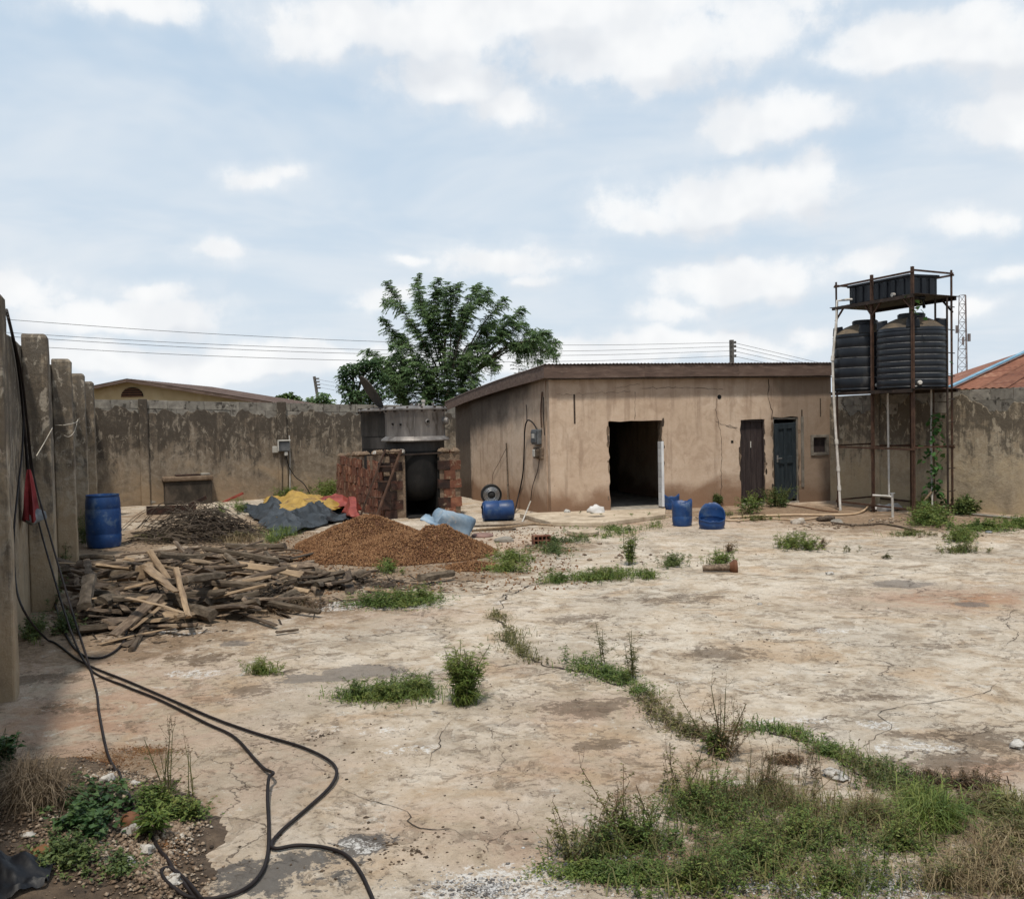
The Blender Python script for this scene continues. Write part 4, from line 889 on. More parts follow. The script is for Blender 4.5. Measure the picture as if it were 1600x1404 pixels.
# pipes
def pipe(name, pts, r, mat, label, cat='pipe', n=8, couplings=()):
    P = [Vector(p) for p in pts]; root = thing(name, label, cat, (P[0] if P[0].z < P[-1].z else P[-1]))
    wpart('pipe_run', MB().tube(P, r, n), Mt(mat), root, smooth=60)
    for t in couplings:
        L = len(P)-1; i = min(int(t*L), L-1); a = P[i].lerp(P[i+1], t*L-i); d = (P[i+1]-P[i]).normalized(); wpart('coupling', MB().tube([a-d*.05,a+d*.05], r*1.45, n), Mt(mat), root, smooth=60)
    return root
yl = TL.y-.1
pipe('drain_pipe', [G(1313,797.5),DP(1310,735,yl-.35),DP(1305,660,yl-.25),DP(1302,605,yl-.15),DP(1301,560,yl-.12),DP(1307,500,yl),DP(1308,470,yl),DP(1325,468,yl-.05),DP(1345,468,yl-.1)], .028, 'pvc', 'pale plastic downpipe bending down the corner of the tank stand nearest the building', couplings=(.07,.13,.20,.5))
pipe('outlet_pipe', [DP(1392,776,19.3),DP(1389,774,19.35),DP(1388,690,19.4),DP(1387,612,19.4)], .022, 'pvc', 'thin pale pipe dropping straight below the ribbed tank')
def standpipe():
    a = G(1395,808); root = thing('standpipe', 'short pale standpipe with a tap at the foot of the tank stand', 'tap', a)
    t = DP(1394,776,a.y); wpart('riser', MB().tube([a,t],.026,8), Mt('pvc'), root, smooth=60); wpart('arm', MB().tube([t,t+Vector((-.12,0,.02)),t+Vector((-.34,.1,.03))],.02,8), Mt('pvc'), root, smooth=60)
    wpart('tap', MB().tube([t+Vector((0,0,.0)),t+Vector((0,0,.07))],.03,8).bar(t+Vector((-.05,0,.07)),t+Vector((.05,0,.07)),.02), Mt('chrome'), root)
standpipe()
pipe('outlet_pipe', [G(1457,803),DP(1455,700,19.2),DP(1455,607,19.2)], .018, 'pvc', 'pale twin pipe climbing behind the creeper on the stand')
pipe('outlet_pipe', [G(1461,803),DP(1459,700,19.25),DP(1459,607,19.25)], .014, 'steel_rust', 'rusty thin pipe beside the creeper on the stand')
solo('timber_pole', MB().tube([G(1430,801),DP(1456,768,18.9)],[.03,.022],7), 'wood_pale', 'pale stick leaning up beside the creeper under the tanks', 'stick', smooth=60)
pipe('outlet_pipe', [P_ for P_ in (DP(1444,480,18.9),DP(1441,465,18.7),DP(1410,462,18.75))], .03, 'tank_black', 'black pipe joining the box tank and the ribbed tank', couplings=(.5,))

# ---- loose things on the ground
MC = [(G(55,1290),.85,.13),(G(165,1330),.58,.09),(G(20,1380),.9,.14),(G(40,1230),.55,.12)]
def mound_z(x, y): return max(0, max(h*(1-(((x-c.x)/r)**2+((y-c.y)/(r*.85))**2)) for c, r, h in MC)+.03*fbm(x*4,y*4,2,4))
MOUND = mound_z
def lump(c, sx, sy, sz, mat, label, cat, seed=0, rz=0, name='stone', group=None, n=10, rough=.25):
    mb = MB(); prof = []
    for i in range(8):
        a = -math.pi/2+math.pi*(i+.35)/8; prof.append((math.cos(a), math.sin(a)))
    def w(i, a, x, y, z):
        k = 1+rough*fbm(x*1.3+seed, y*1.3, z*1.3+seed*2, 3); return (x*k*sx, y*k*sy, max(-.25,z*k)*sz+sz*.25)
    mb.lathe(prof, n, Matrix.Translation(c) @ Matrix.Rotation(rz,4,'Z'), warp=w)
    return solo(name, mb, mat, label, cat, group, smooth=50)
def drum(name, label, c, r, h, cut=None, tilt=(0,0,0), seed=0, lid=True, bung=False, group='blue plastic drums', mat='plastic_blue'):
    root = thing(name, label, 'drum', c, 0, group); root.rotation_euler = tilt
    prof = [(r*.80,0),(r*.92,.012),(r*.95,.05),(r*.99,.13*h),(r,.24*h),(r*.985,.255*h),(r*.985,.27*h),(r,.285*h),(r*1.01,.5*h),(r,.72*h),(r*.985,.735*h),(r*.985,.75*h),(r,.765*h),(r*.97,.9*h),(r*.93,.965*h),(r*.945,.97*h),(r*.945,h),(r*.925,h)]
    if cut is None:
        body = part('body', MB().lathe(prof+[(r*.915,.985*h),(r*.90,.95*h),(r*.93,.8*h)],40,cap1=False), Mt(mat), root, smooth=50)
        part('inner_floor', MB().lathe([(r*.93,.60*h),(r*.2,.59*h)],24), Mt(mat), root)
    else:
        pr = [p for p in prof if p[1] < .72*h*1.0]; top = pr[-1]
        mb = MB(); n = 40; P = [p for p in prof if p[1] <= .72*h+1e-6]
        rings = P[:-1]+[(P[-1][0],-1)]
        def w(i, a, x, y, z):
            if i == len(rings)-1: return (x*1.01, y*1.01, cut(a)+.006*math.sin(a*23+seed))
            return (x, y, min(z, cut(a)-.015*(len(rings)-1-i)))
        mb.lathe(rings, n, None, cap1=False, warp=w); body = part('body', mb, Mt(mat), root, smooth=50)
        so = body.modifiers.new('wall', 'SOLIDIFY'); so.thickness = .007; so.offset = -1
    return root
drum('plastic_drum', 'tall blue drum with open top standing against the pillared wall', G(163,854), .285, .90)
random.seed(3)
drum('plastic_drum', 'tall half of a blue drum cut open with a jagged rim', G(1066,821), .185, .70, cut=lambda a: .46+.018*math.sin(2*a+1)+.018*math.sin(5*a))
drum('plastic_drum', 'squat blue drum bottom, its rim sloping down to the front', G(1112,825), .235, .62, tilt=(R(11),0,0), cut=lambda a: .20+.22*max(0,math.sin(a+.2))**.8+.006*math.sin(7*a), seed=3)
drum('plastic_drum', 'dark blue drum cut down beside the big doorway', G(1051,796)+Vector((.0,.1,0)), .165, .55, cut=lambda a: .31+.02*math.sin(a*2+2)+.01*math.sin(6*a), seed=5)
# blue container lying by the side wall
def jerrycan():
    c = G(779,813); root = thing('blue_container', 'blue plastic drum lying on its side below the meter box', 'drum', c, R(8))
    r, L = .205, .62
    part('body', MB().lathe([(r*.85,-L/2),(r*.96,-L/2+.02),(r,-L/2+.06),(r,-.02),(r*.965,-.005),(r*.965,.02),(r,.035),(r,L/2-.06),(r*.96,L/2-.02),(r*.8,L/2)],32,Matrix.Translation((0,0,r)) @ Matrix.Rotation(R(90),4,'Y')), Mt('plastic_blue'), root, smooth=45)
    part('end_ring', MB().lathe([(r*.8,L/2),(r*.8,L/2+.012),(r*.7,L/2+.012),(r*.7,L/2)],28,Matrix.Translation((0,0,r)) @ Matrix.Rotation(R(-90),4,'Y')), Mt('plastic_blue'), root, smooth=40)
    part('bung', MB().lathe([(.03,L/2),(.03,L/2+.03)],12,Matrix.Translation((0,.08,r+.07)) @ Matrix.Rotation(R(-90),4,'Y')), Mt('plastic_black'), root)
jerrycan()
def fanwheel():
    c = G(768,804); root = thing('fan_wheel', 'round grey fan guard standing behind the blue container', 'fan', c+Vector((0,.15,0)), R(10))
    z = .42; m = Matrix.Translation((0,0,z)) @ Matrix.Rotation(R(98),4,'X')
    part('ring', MB().lathe([(.205,-.05),(.225,-.05),(.225,.05),(.205,.05),(.205,-.05)],32,m,cap0=False,cap1=False), Mt('tyre_black'), root, smooth=40)
    for rr in (.17,.145,.12,.095): part('guard_ring', MB().tube([m @ Vector((rr*math.cos(a),rr*math.sin(a),.035)) for a in [2*math.pi*k/24 for k in range(25)]],.007,5,False), Mt('chrome'), root, smooth=60)
    part('back_plate', MB().lathe([(.204,-.03),(.204,-.02)],28,m), Mt('meter_grey'), root)
    part('hub', MB().lathe([(.055,-.02),(.055,.05),(.03,.065)],18,m), Mt('tyre_black'), root, smooth=40)
    part('stand', MB().box(-.12,.12,-.06,.10,0,.03).box(-.025,.025,.02,.05,.03,.24), Mt('steel_dark'), root, bevel=.006)
fanwheel()
# crumpled pale blue drum on the gravel heap
def crumpled():
    c = G(705,842); root = thing('crumpled_drum', 'crumpled pale blue plastic drum torn open beside the gravel heap', 'drum', c+Vector((0,0,.03)), 0)
    m = Matrix.Rotation(R(28),4,'Z') @ Matrix.Rotation(R(24),4,'Y')
    def w(i, a, x, y, z):
        k = 1+.16*fbm(a*1.2,z*3,4,3)+.10*math.sin(3*a+i*.6); up = max(0,math.sin(a-.5)); return (x*k, y*k*(1 if up < .5 else 1-.5*(up-.5)), z+.03*math.sin(2*a+i))
    mb = MB().lathe([(.10,-.33),(.20,-.30),(.235,-.2),(.24,-.08),(.22,.02),(.235,.12),(.24,.24),(.23,.33)],30,Matrix.Translation((0,0,.22)) @ m @ Matrix.Rotation(R(90),4,'Y'),cap1=False,warp=w)
    b = part('shell', mb, Mt('plastic_paleblue'), root, smooth=50); so = b.modifiers.new('wall','SOLIDIFY'); so.thickness = .006
    mb = MB(); vs = []
    for i in range(9):
        for j in range(7):
            u, v = i/8-.5, j/6-.5; vs.append((-.22+u*.55, -.20+v*.32, .26+.22*math.sin(i*.8)*(.4+v)*.5-.2*u+.05*fbm(i*.7,j*.7,2)))
    b = part('torn_flap', mb.add(vs, [(i*7+j,(i+1)*7+j,(i+1)*7+j+1,i*7+j+1) for i in range(8) for j in range(6)]), Mt('plastic_paleblue'), root, smooth=60); so = b.modifiers.new('wall','SOLIDIFY'); so.thickness = .006
crumpled()
c = G(754,838); solo('tin_cover', MB().lathe([(.17,0),(.19,.01),(.19,.035),(.165,.045),(.06,.05)],30,Matrix.Translation(c) @ Matrix.Rotation(R(3),4,'X')), 'lid_redbrown', 'flat round red-brown lid lying by the pale blue drum', 'lid', smooth=40)
c = G(911,836); solo('round_slab', MB().lathe([(.24,0),(.27,.02),(.27,.075),(.25,.09),(.1,.10)],26,Matrix.Translation(c) @ Matrix.Rotation(R(2),4,'Y'),warp=lambda i,a,x,y,z:(x*(1+.07*math.sin(3*a)+.03*math.sin(7*a)),y*(1+.06*math.cos(2*a)),z)), 'apron_concrete', 'round concrete slab lying before the apron', 'slab', smooth=40)
def hollow_block():
    c = G(846,851); root = thing('clay_block', 'single red hollow clay block lying on the yard', 'brick', c, R(12))
    L, W, H = .29, .15, .16; t = .018; nxx, nzz = 4, 2
    xs = [-L/2]; 
    mb = MB(); cw = (L-t)/nxx; chh = (H-t)/nzz
    for i in range(nxx+1): mb.box(-L/2+i*cw,-L/2+i*cw+t,-W/2,W/2,0,H)
    for j in range(nzz+1):
        for i in range(nxx): mb.box(-L/2+i*cw+t,-L/2+(i+1)*cw,-W/2+.002,W/2-.002,j*chh,j*chh+t)
    part('shell', mb, Mt('clay_brick'), root)
    part('core', MB().box(-L/2+t,L/2-t,.0,.02,t,H-t), Mt('clay_brick_soot'), root)
    part('chipped_board', MB().box(-.26,.20,-.20,-.10,0,.02,Matrix.Rotation(R(-14),4,'Z')), Mt('wood_grey'), root)
hollow_block()
lump(G(788,846), .17, .11, .07, 'concrete', 'grey broken concrete lump beside the hollow clay block', 'rubble', 5)
lump(G(930,807,.085)+Vector((0,0,.085)), .17, .10, .11, 'cloth_white', 'crumpled white sack at the foot of the building wall', 'sack', 9, n=16, rough=.5, name='white_sack')
lump(G(886,807,.085)+Vector((0,0,.085)), .07, .05, .05, 'white_stone', 'small pale stone on the apron by the wall', 'stone', 3)
# planks and pipes by the side wall
solo('board', MB().box(-.95,.95,-.05,.05,0,.03,Matrix.Translation(G(772,822)) @ Matrix.Rotation(R(5),4,'Z')), 'wood_dark', 'dark flat board lying below the blue container', 'board')
solo('crooked_pole', MB().tube([G(745,830,.03)+Vector((0,0,.03)),G(800,826,.03)+Vector((0,0,.04)),G(835,822,.03)+Vector((0,0,.05)),G(864,823,.03)+Vector((0,0,.03))],[.02,.024,.022,.018],7), 'wood_pale', 'pale crooked pole lying across to the apron edge', 'pole', smooth=60)
solo('board', MB().box(-.5,.5,-.04,.04,0,.03,Matrix.Translation(G(764,829)) @ Matrix.Rotation(R(9),4,'Z')), 'wood_grey', 'grey plank end lying under the pale crooked pole', 'board')
solo('walking_stick', MB().tube([G(816,815.5),side_pt(829,783,.06)],[.018,.014],7), 'pvc', 'short white stick leaning on the side wall', 'stick', smooth=60)
solo('timber_pole', MB().tube([G(794,800)+Vector((0,-.15,0)),side_pt(793,740,.05),side_pt(791,692,.03)],[.022,.02,.016],7), 'wood_dark', 'thin dark pole leaning upright on the side wall', 'pole', smooth=60)
# meter box and its cables on the corner
def meter():
    p = side_pt(842,690,.0); root = thing('meter_box', 'grey electric meter with a wooden switch board at the building corner', 'meter', p, FA+math.pi/2-math.atan(.111)*-1+math.pi)
    root.rotation_euler = (0,0,math.atan2(SN.y,SN.x)+math.pi/2)
    part('case', MB().box(-.17,.17,-.11,-.002,-.06,.27), Mt('meter_grey'), root, bevel=.025)
    part('cover', MB().box(-.13,.13,-.135,-.111,-.02,.22), Mt('meter_grey'), root, bevel=.012)
    part('dial_window', MB().box(-.07,.07,-.14,-.136,.08,.18), Mt('meter_white'), root)
    part('switch_board', MB().box(-.20,.24,-.05,-.003,-.36,-.12), Mt('wood_grey'), root, bevel=.01)
    part('cut_out', MB().box(-.10,.0,-.12,-.051,-.32,-.16), Mt('meter_white'), root, bevel=.015); part('cut_out', MB().box(.04,.14,-.12,-.051,-.32,-.16), Mt('wood_dark'), root, bevel=.015)
meter()
def cable(name, pts, r, mat, label, cat='cable', n=7, sub=7, group=None):
    S = spline(pts,sub)
    for p in S: p.z = max(p.z, r*.95+(MOUND(p.x,p.y) if MOUND and p.y < 6.5 and p.x < -1 else 0))
    return solo(name, MB().tube(S,r,n), mat, label, cat, group, smooth=80)
cable('supply_cable', [side_pt(840,672,.08),side_pt(832,660,.10),side_pt(824,657,.10),side_pt(820,672,.08),side_pt(819,705,.05),side_pt(817,740,.05),side_pt(810,775,.06),G(803,803)], .016, 'cable_black', 'thick black cable arching out of the meter and down the side wall')
cable('supply_cable', [side_pt(823,657,.02),side_pt(823,645,.02),side_pt(822,632,.02)], .008, 'cable_black', 'short thin wire rising above the arching meter cable')
cable('supply_cable', [side_pt(843,713,.03),side_pt(840,735,.03),side_pt(832,760,.04),side_pt(829,785,.05)], .008, 'cable_black', 'thin wire hanging below the switch board')
cable('supply_cable', [side_pt(791,700,.03),side_pt(780,722,.03),side_pt(770,742,.03),side_pt(769,772,.04)], .005, 'cable_black', 'thin loose wire from the upright pole to the fan')
cable('conduit', [side_pt(846,668,.03),side_pt(845,640,.03),side_pt(847,612,.03)], .016, 'steel_rust', 'rusty conduit rising from the meter to the eaves', 'conduit')
cable('conduit', [side_pt(851,680,.03),side_pt(849,650,.03),side_pt(849,620,.03)], .010, 'cable_black', 'black conduit wire beside the rusty one on the corner', 'conduit')
# meter on the back wall
def wall_meter():
    bn = Vector((math.sin(BA),-math.cos(BA),0)); bp = lambda px, py, o=.12: hit(px,py,BP0+bn*o,bn)
    p = bp(443,696); root = thing('switch_box', 'weathered switch box with a curved hood on the back wall pillar', 'switch box', p, BA)
    part('case', MB().box(-.15,.15,-.13,.01,-.16,.12), Mt('meter_grey'), root, bevel=.03); part('hood', MB().box(-.165,.165,-.16,.0,.121,.155), Mt('meter_white'), root, bevel=.012)
    part('side_cheek', MB().box(-.172,-.151,-.15,.0,-.14,.12), Mt('meter_white'), root, bevel=.005); part('fuse', MB().box(.0,.09,-.11,.01,-.27,-.165), Mt('meter_white'), root, bevel=.01)
    q = bp(430,702,.03); solo('junction_box', MB().box(-.08,.08,-.05,-.001,-.09,.09,Matrix.Translation(q) @ Matrix.Rotation(BA,4,'Z')), 'meter_white', 'small square white junction box on the back wall', 'junction box', bevel=.012)
    cable('supply_cable', [bp(447,712,.14),bp(452,730,.16),bp(462,745,.25),bp(475,756,.5),G(488,778)], .013, 'cable_black', 'black cable sagging from the wall switch box towards the tarpaulins')
    cable('conduit', [bp(441,712,.13),bp(441,740,.13),bp(441,768,.13)], .013, 'wood_dark', 'dark conduit running down the back wall pillar', 'conduit')
    cable('conduit', [bp(452,680,.04),bp(453,720,.04),bp(453,770,.04)], .016, 'pvc', 'pale conduit beside the back wall pillar', 'conduit')
wall_meter()
# concrete tank by the back wall
c = G(295,787); root = thing('soakaway_box', 'blackened concrete box with a broken slab top by the back wall', 'concrete box', c, BA)
part('base', MB().box(-.58,.58,-.1,.8,-.02,.60), Mt('box_soot'), root, bevel=.03)
part('cover_slab', MB().box(-.62,.62,-.15,.85,.603,.72), Mt('mud_mortar'), root, bevel=.03)
part('lid_piece', MB().box(-.28,.32,.0,.5,.723,.76,Matrix.Rotation(R(4),4,'Z')), Mt('clay_brick_soot'), root, bevel=.01); part('lid_piece', MB().box(.34,.56,.05,.3,.723,.775), Mt('concrete'), root, bevel=.01)
solo('pipe_stub', MB().tube([G(231,789)+Vector((0,0,.07)),G(262,787)+Vector((0,0,.07))],.07,12), 'concrete', 'pale pipe length lying at the foot of the back wall', 'pipe', smooth=40)
solo('board', MB().box(-.55,.55,-.03,.03,0,.20,Matrix.Translation(G(268,803)) @ Matrix.Rotation(R(6),4,'Z')), 'clay_brick_soot', 'reddish board on edge before the concrete box', 'board')
solo('clay_lump', MB().box(-.22,.22,-.05,.05,.25,.33,Matrix.Translation(G(318,800)) @ Matrix.Rotation(R(18),4,'Z') @ Matrix.Rotation(R(-25),4,'Y')), 'clay_brick_soot', 'reddish brown block stuck in the top of the brushwood', 'block')
solo('cloth_strip', MB().box(-.34,.34,-.06,.06,0,.05,Matrix.Translation(G(362,783)+Vector((0,0,.05))) @ Matrix.Rotation(R(30),4,'Z') @ Matrix.Rotation(R(-22),4,'Y')), 'tarp_red', 'red folded cloth strip behind the brushwood', 'cloth')

# ---- tarpaulins: draped sheets with real folds
def tarp(label, outline, mat, seed, amp=.16, n=26, m=16, h0=.0, lift=.12):
    A = [G(*p) for p in outline[:2]]; B = [G(*p) for p in outline[2:]]       # far edge (2), near edge (2)
    mb = MB(); vs = []; n *= 2; m *= 2; rr_ = random.Random(seed); FO = [(rr_.uniform(.10,.30),math.cos(t_),math.sin(t_),rr_.choice([rr_.uniform(1.0,2.6),rr_.uniform(3.0,6.0)]),rr_.uniform(0,6)) for t_ in [rr_.uniform(-.9,.9)+rr_.choice([0,1.2]) for _ in range(9)]]
    for i in range(n+1):
        for j in range(m+1):
            u, v = i/n, j/m; p = A[0].lerp(A[1],u).lerp(B[0].lerp(B[1],u),v)
            e = min(u,1-u,v,1-v)*4; e = min(1,e)
            k = fbm(p.x*1.3+seed,p.y*.9,seed,4); rd = sum(a_*(1-abs(math.sin((p.x*cx_+p.y*cy_)*f_+ph_+1.3*fbm(p.x*.8,p.y*.8,ph_,2))))**1.6 for a_, cx_, cy_, f_, ph_ in FO)
            z = h0+lift*e+amp*(.55*k+rd)*(.35+.65*e)
            w = .16*(1-e); vs.append((p.x+w*fbm(p.y*2,seed,1), p.y+w*2.2*fbm(p.x*2,seed,7), max(z,h0+.012)))
    mb.add(vs, [(i*(m+1)+j,i*(m+1)+j+1,(i+1)*(m+1)+j+1,(i+1)*(m+1)+j) for i in range(n) for j in range(m)])
    o = solo('tarpaulin', mb, mat, label, 'tarpaulin', 'tarpaulins dumped by the furnace', smooth=16)
    t = o.modifiers.new('wall','SOLIDIFY'); t.thickness = .004
    return o
tarp('black tarpaulin spread in stiff folds below the yellow one', [(372,792),(560,800),(432,842),(548,812)], 'tarp_black', 3, .26, 40, 22, .0, .08)
tarp('yellow tarpaulin with brown stains heaped on the black sheet', [(410,789),(556,793),(440,820),(535,807)], 'tarp_yellow', 8, .20, 30, 16, .15, .10)
tarp('red tarpaulin fold showing between the yellow and black sheets', [(490,795),(552,796),(500,808),(548,806)], 'tarp_red', 14, .12, 16, 10, .20, .08)
tarp('red tarpaulin corner beside the foot of the ladder', [(538,800),(562,801),(545,813),(563,813)], 'tarp_red', 21, .16, 12, 10, .06, .2)

# ---- gravel-like heap of brown shells
def heap():
    H = [(575,848,112,.52,.8),(682,864,95,.47,.9),(625,862,120,.34,.8),(520,872,70,.16,1),(738,886,44,.08,1)]
    C = [(G(px,py), rp, h, k) for px, py, rp, h, k in H]
    def hz(x, y):
        z = 0
        for c, rp, h, k in C:
            R_ = rp*c.y/FPX; d = math.hypot(x-c.x,(y-c.y)*k)/R_
            if d < 1: z = max(z, h*(1-d)**1.0*(1 if d > .18 else 1-.25*(.18-d)/.18))
        return z*(1+.16*fbm(x*2.2,y*2.2,1,3))
    x0, x1 = min(c.x-1.6 for c, *_ in C), max(c.x+1.5 for c, *_ in C); y0, y1 = min(c.y for c, *_ in C)-1.9, max(c.y for c, *_ in C)+1.7
    nx, ny = 110, 110; mb = MB(); vs = []; ok = {}
    for i in range(nx+1):
        for j in range(ny+1):
            x, y = x0+(x1-x0)*i/nx, y0+(y1-y0)*j/ny; z = hz(x,y); vs.append((x,y,z-.006+.012*fbm(x*9,y*9,3,2)*(z > .01)))
    fs = [(i*(ny+1)+j,(i+1)*(ny+1)+j,(i+1)*(ny+1)+j+1,i*(ny+1)+j+1) for i in range(nx) for j in range(ny)]
    fs = [f for f in fs if max(vs[k][2] for k in f) > .004]
    o = solo('shell_heap', mb.add(vs, fs), 'brown_heap', 'brown heap of crushed shells before the furnace, two humps', 'heap', smooth=70)
    # loose pieces lying all over it and spilling round it
    N = 26000; V = []; F = []
    tet = np.array([(1,0,-.3),(-.5,.87,-.3),(-.5,-.87,-.3),(0,0,.7)]); tf = np.array([(0,1,3),(1,2,3),(2,0,3),(0,2,1)])
    k = 0
    while k < N:
        if random.random() < .12: c, rp, h, kk = random.choice(C); a = random.uniform(0,6.28); d = rp*c.y/FPX*random.uniform(.9,1.35); x, y = c.x+d*math.cos(a), c.y+d*math.sin(a)/kk
        else: x, y = random.uniform(x0,x1), random.uniform(y0,y1)
        z = hz(x,y)
        if z <= .003 and random.random() > .035: continue
        s = random.uniform(.010,.026); E_ = Euler((random.uniform(0,6.28),random.uniform(0,6.28),random.uniform(0,6.28))).to_matrix()
        V.append((tet*np.array([s*1.3,s,s*.8])) @ np.array(E_).T+np.array([x,y,z+.004])); F.append(tf+4*k); k += 1
    me = npmesh('shell_chips', np.concatenate(V), [np.concatenate(F)]); q = link('loose_chips', me, Mt('chips'), o); q.location = -o.location; q['kind'] = 'stuff'
heap()

# ---- scrap timber pile
def wood_meshes():
    random.seed(21); out = {}
    for mat, n in (('wood_grey',10),('wood_dark',6),('wood_pale',5),('bark',5)):
        L = []
        for k in range(n):
            mb = MB(); S = 6; w = random.uniform(.05,.11); t = random.uniform(.010,.038) if mat != 'bark' else random.uniform(.05,.08); bow = random.gauss(0,.012); tap = random.uniform(.5,1); vs = []; fs = []
            for i in range(S):
                u = i/(S-1); y = u-.5; ww = w*(1-(1-tap)*u)*(1+random.uniform(-.14,.14)); tt = t*(1+random.uniform(-.15,.15)); z = bow*4*(u*(1-u)); j = lambda: random.uniform(-.006,.006); e = random.uniform(-.05,.05) if i in (0,S-1) else 0
                cs = [(-ww,-tt*.6),(-ww*.4,-tt),(ww,-tt*.7),(ww*.9,tt*.5),(ww*.1,tt),(-ww*.85,tt*.6)]
                vs += [(x*.5+j(), y+(e if q > 2 else -e*.6)*.6, z+zz*.5+t*.5+j()*.5) for q, (x, zz) in enumerate(cs)]
            for i in range(S-1):
                for q in range(6): a = 6*i+q; b = 6*i+(q+1)%6; fs.append((a,b,b+6,a+6))
            fs += [tuple(range(6))[::-1], tuple(6*(S-1)+q for q in range(6))]
            me = mb.add(vs, fs).mesh('offcut'); me.materials.append(Mt(mat)); L.append(me)
        out[mat] = L
    return out
WM = wood_meshes()
WG = 'scrap timber pile'
def offcut(me, a, b, label, w=1.0, t=1.0, roll=0):
    d = b-a; o = link('wood_offcut', me, None); o.location = (a+b)/2
    q = d.to_track_quat('Y','Z'); o.rotation_mode = 'QUATERNION'; o.rotation_quaternion = q @ Euler((0,roll,0)).to_quaternion(); o.scale = (w, d.length, t)
    return tag(o, label, 'wood', WG, 'thing')
def timber():
    random.seed(33)
    poly = [(95,900),(130,872),(260,862),(420,852),(475,878),(560,905),(545,922),(470,935),(440,962),(390,965),(290,975),(215,1000),(175,985),(120,975),(95,940)]
    def inside(x, y):
        c = False
        for (x0,y0),(x1,y1) in zip(poly, poly[1:]+poly[:1]):
            if (y0 > y) != (y1 > y) and x < (x1-x0)*(y-y0)/(y1-y0)+x0: c = not c
        return c
    cc = G(270,925); hz = lambda p: .38*max(0,1-((p.x-cc.x)/2.0)**2*.55-((p.y-cc.y)/1.7)**2*.55)+.02
    n = 0; label = 'weathered grey-brown offcut lying among many in the scrap timber pile'
    while n < 255:
        px, py = random.uniform(90,565), random.uniform(850,1002)
        if not inside(px,py): continue
        p = G(px,py); h = hz(p); z = h*random.random()**.8
        L = random.choice([random.uniform(.25,.5),random.uniform(.4,.8),random.uniform(.6,1.25)]); a = random.gauss(.0,.6) if random.random() < .35 else random.uniform(0,math.pi)
        if px > 430: L *= .8; z *= .4
        d = Vector((math.cos(a),math.sin(a),0))*L/2; s = random.uniform(-.14,.14)*L if h > .1 else random.uniform(-.02,.02)
        A, B = p-d, p+d; A.z = max(.008,z-s); B.z = max(.008,z+s)
        mat = random.choices(['wood_grey','wood_dark','wood_pale','bark'],[.46,.24,.16,.14])[0]
        zone = 'at the wall end' if px < 170 else 'at the right end' if px > 430 else 'along the far edge' if py < 885 else 'along the front edge' if py > 955 else 'in the middle'
        look = {'wood_grey':'weathered grey-brown','wood_dark':'dark','wood_pale':'pale tan','bark':'bark-covered'}[mat]; size = 'short' if L < .45 else 'long' if L > .8 else 'mid-length'
        offcut(random.choice(WM[mat]), A, B, f'{size} {look} offcut {zone} of the scrap timber pile', random.uniform(.8,1.7), random.uniform(.8,1.5), random.uniform(-.7,.7)); n += 1
    Z = lambda px, py, z: G(px,py,z)
    F = [(Z(158,894,.28),Z(298,864,.22),'wood_dark',.6,1,'long thin dark pole lying along the top of the timber pile'),
     (Z(228,884,.40),Z(276,926,.34),'wood_pale',2.4,1.2,'broad split log with a tan face at the heart of the timber pile'),
     (Z(275,888,.42),Z(295,966,.18),'wood_pale',1.2,1.4,'short grey-tan slab tipped towards the camera in the timber pile'),
     (Z(200,934,.36),Z(287,958,.24),'wood_pale',.9,.8,'pale straight plank lying over the front of the timber pile'),
     (Z(247,930,.30),Z(176,994,.06),'wood_grey',1.5,1,'long flat board sliding off the front of the timber pile'),
     (Z(258,942,.26),Z(205,985,.08),'wood_pale',1.2,.8,'second board beside the long one at the front of the pile'),
     (Z(132,952,.18),Z(140,905,.30),'bark',1.6,1.2,'rough barked log at the wall end of the timber pile'),
     (Z(128,940,.2),Z(172,934,.24),'wood_pale',1.2,1,'short pale split stick near the wall end of the pile'),
     (Z(290,912,.40),Z(350,904,.36),'bark',1.6,1.5,'thick round log resting on top of the timber pile'),
     (Z(404,919,.22),Z(470,892,.20),'wood_pale',.7,.7,'thin pale lath lying across the right of the timber pile'),
     (Z(345,912,.25),Z(412,896,.25),'wood_pale',.9,.8,'yellowish lath near the middle of the timber pile'),
     (Z(470,905,.14),Z(590,893,.06),'wood_dark',.8,1,'long dark rail pointing from the pile at the brown heap'),
     (Z(380,938,.16),Z(482,935,.10),'wood_grey',1.3,1.2,'long grey slab lying level at the right of the timber pile'),
     (Z(400,940,.10),Z(500,960,.03),'bark',1.2,1,'barked slab on the ground at the front right of the pile'),
     (Z(360,952,.06),Z(432,978,.03),'wood_dark',1.3,1,'dark board end lying loose in front of the timber pile'),
     (Z(570,920,.03),Z(650,930,.02),'wood_pale',1.1,.7,'pale reddish plank lying by the low weeds patch'),
     (Z(654,908,.05),Z(707,900,.05),'bark',2.2,1.6,'short barked log lying before the brown heap'),
     (Z(431,989,.02),Z(466,985,.02),'wood_dark',1.0,1.2,'small dark chip of wood alone on the bare concrete'),
     (Z(190,868,.25),Z(330,856,.22),'wood_grey',.9,.9,'grey board lying along the far edge of the timber pile'),
     (Z(300,872,.28),Z(410,846,.18),'wood_grey',1.0,.9,'slanting grey rail at the far right of the timber pile'),
     (Z(420,880,.12),Z(520,858,.08),'wood_dark',.8,.9,'dark stick running towards the brown heap behind the pile'),
     (Z(310,885,.33),Z(345,905,.33),'clay_brick',1,1,'reddish split block on top of the timber pile')]
    for a, b, mat, w, t, lab in F: offcut(random.choice(WM.get(mat, WM['wood_pale'])), a, b, lab, w, t, random.uniform(-.2,.2))
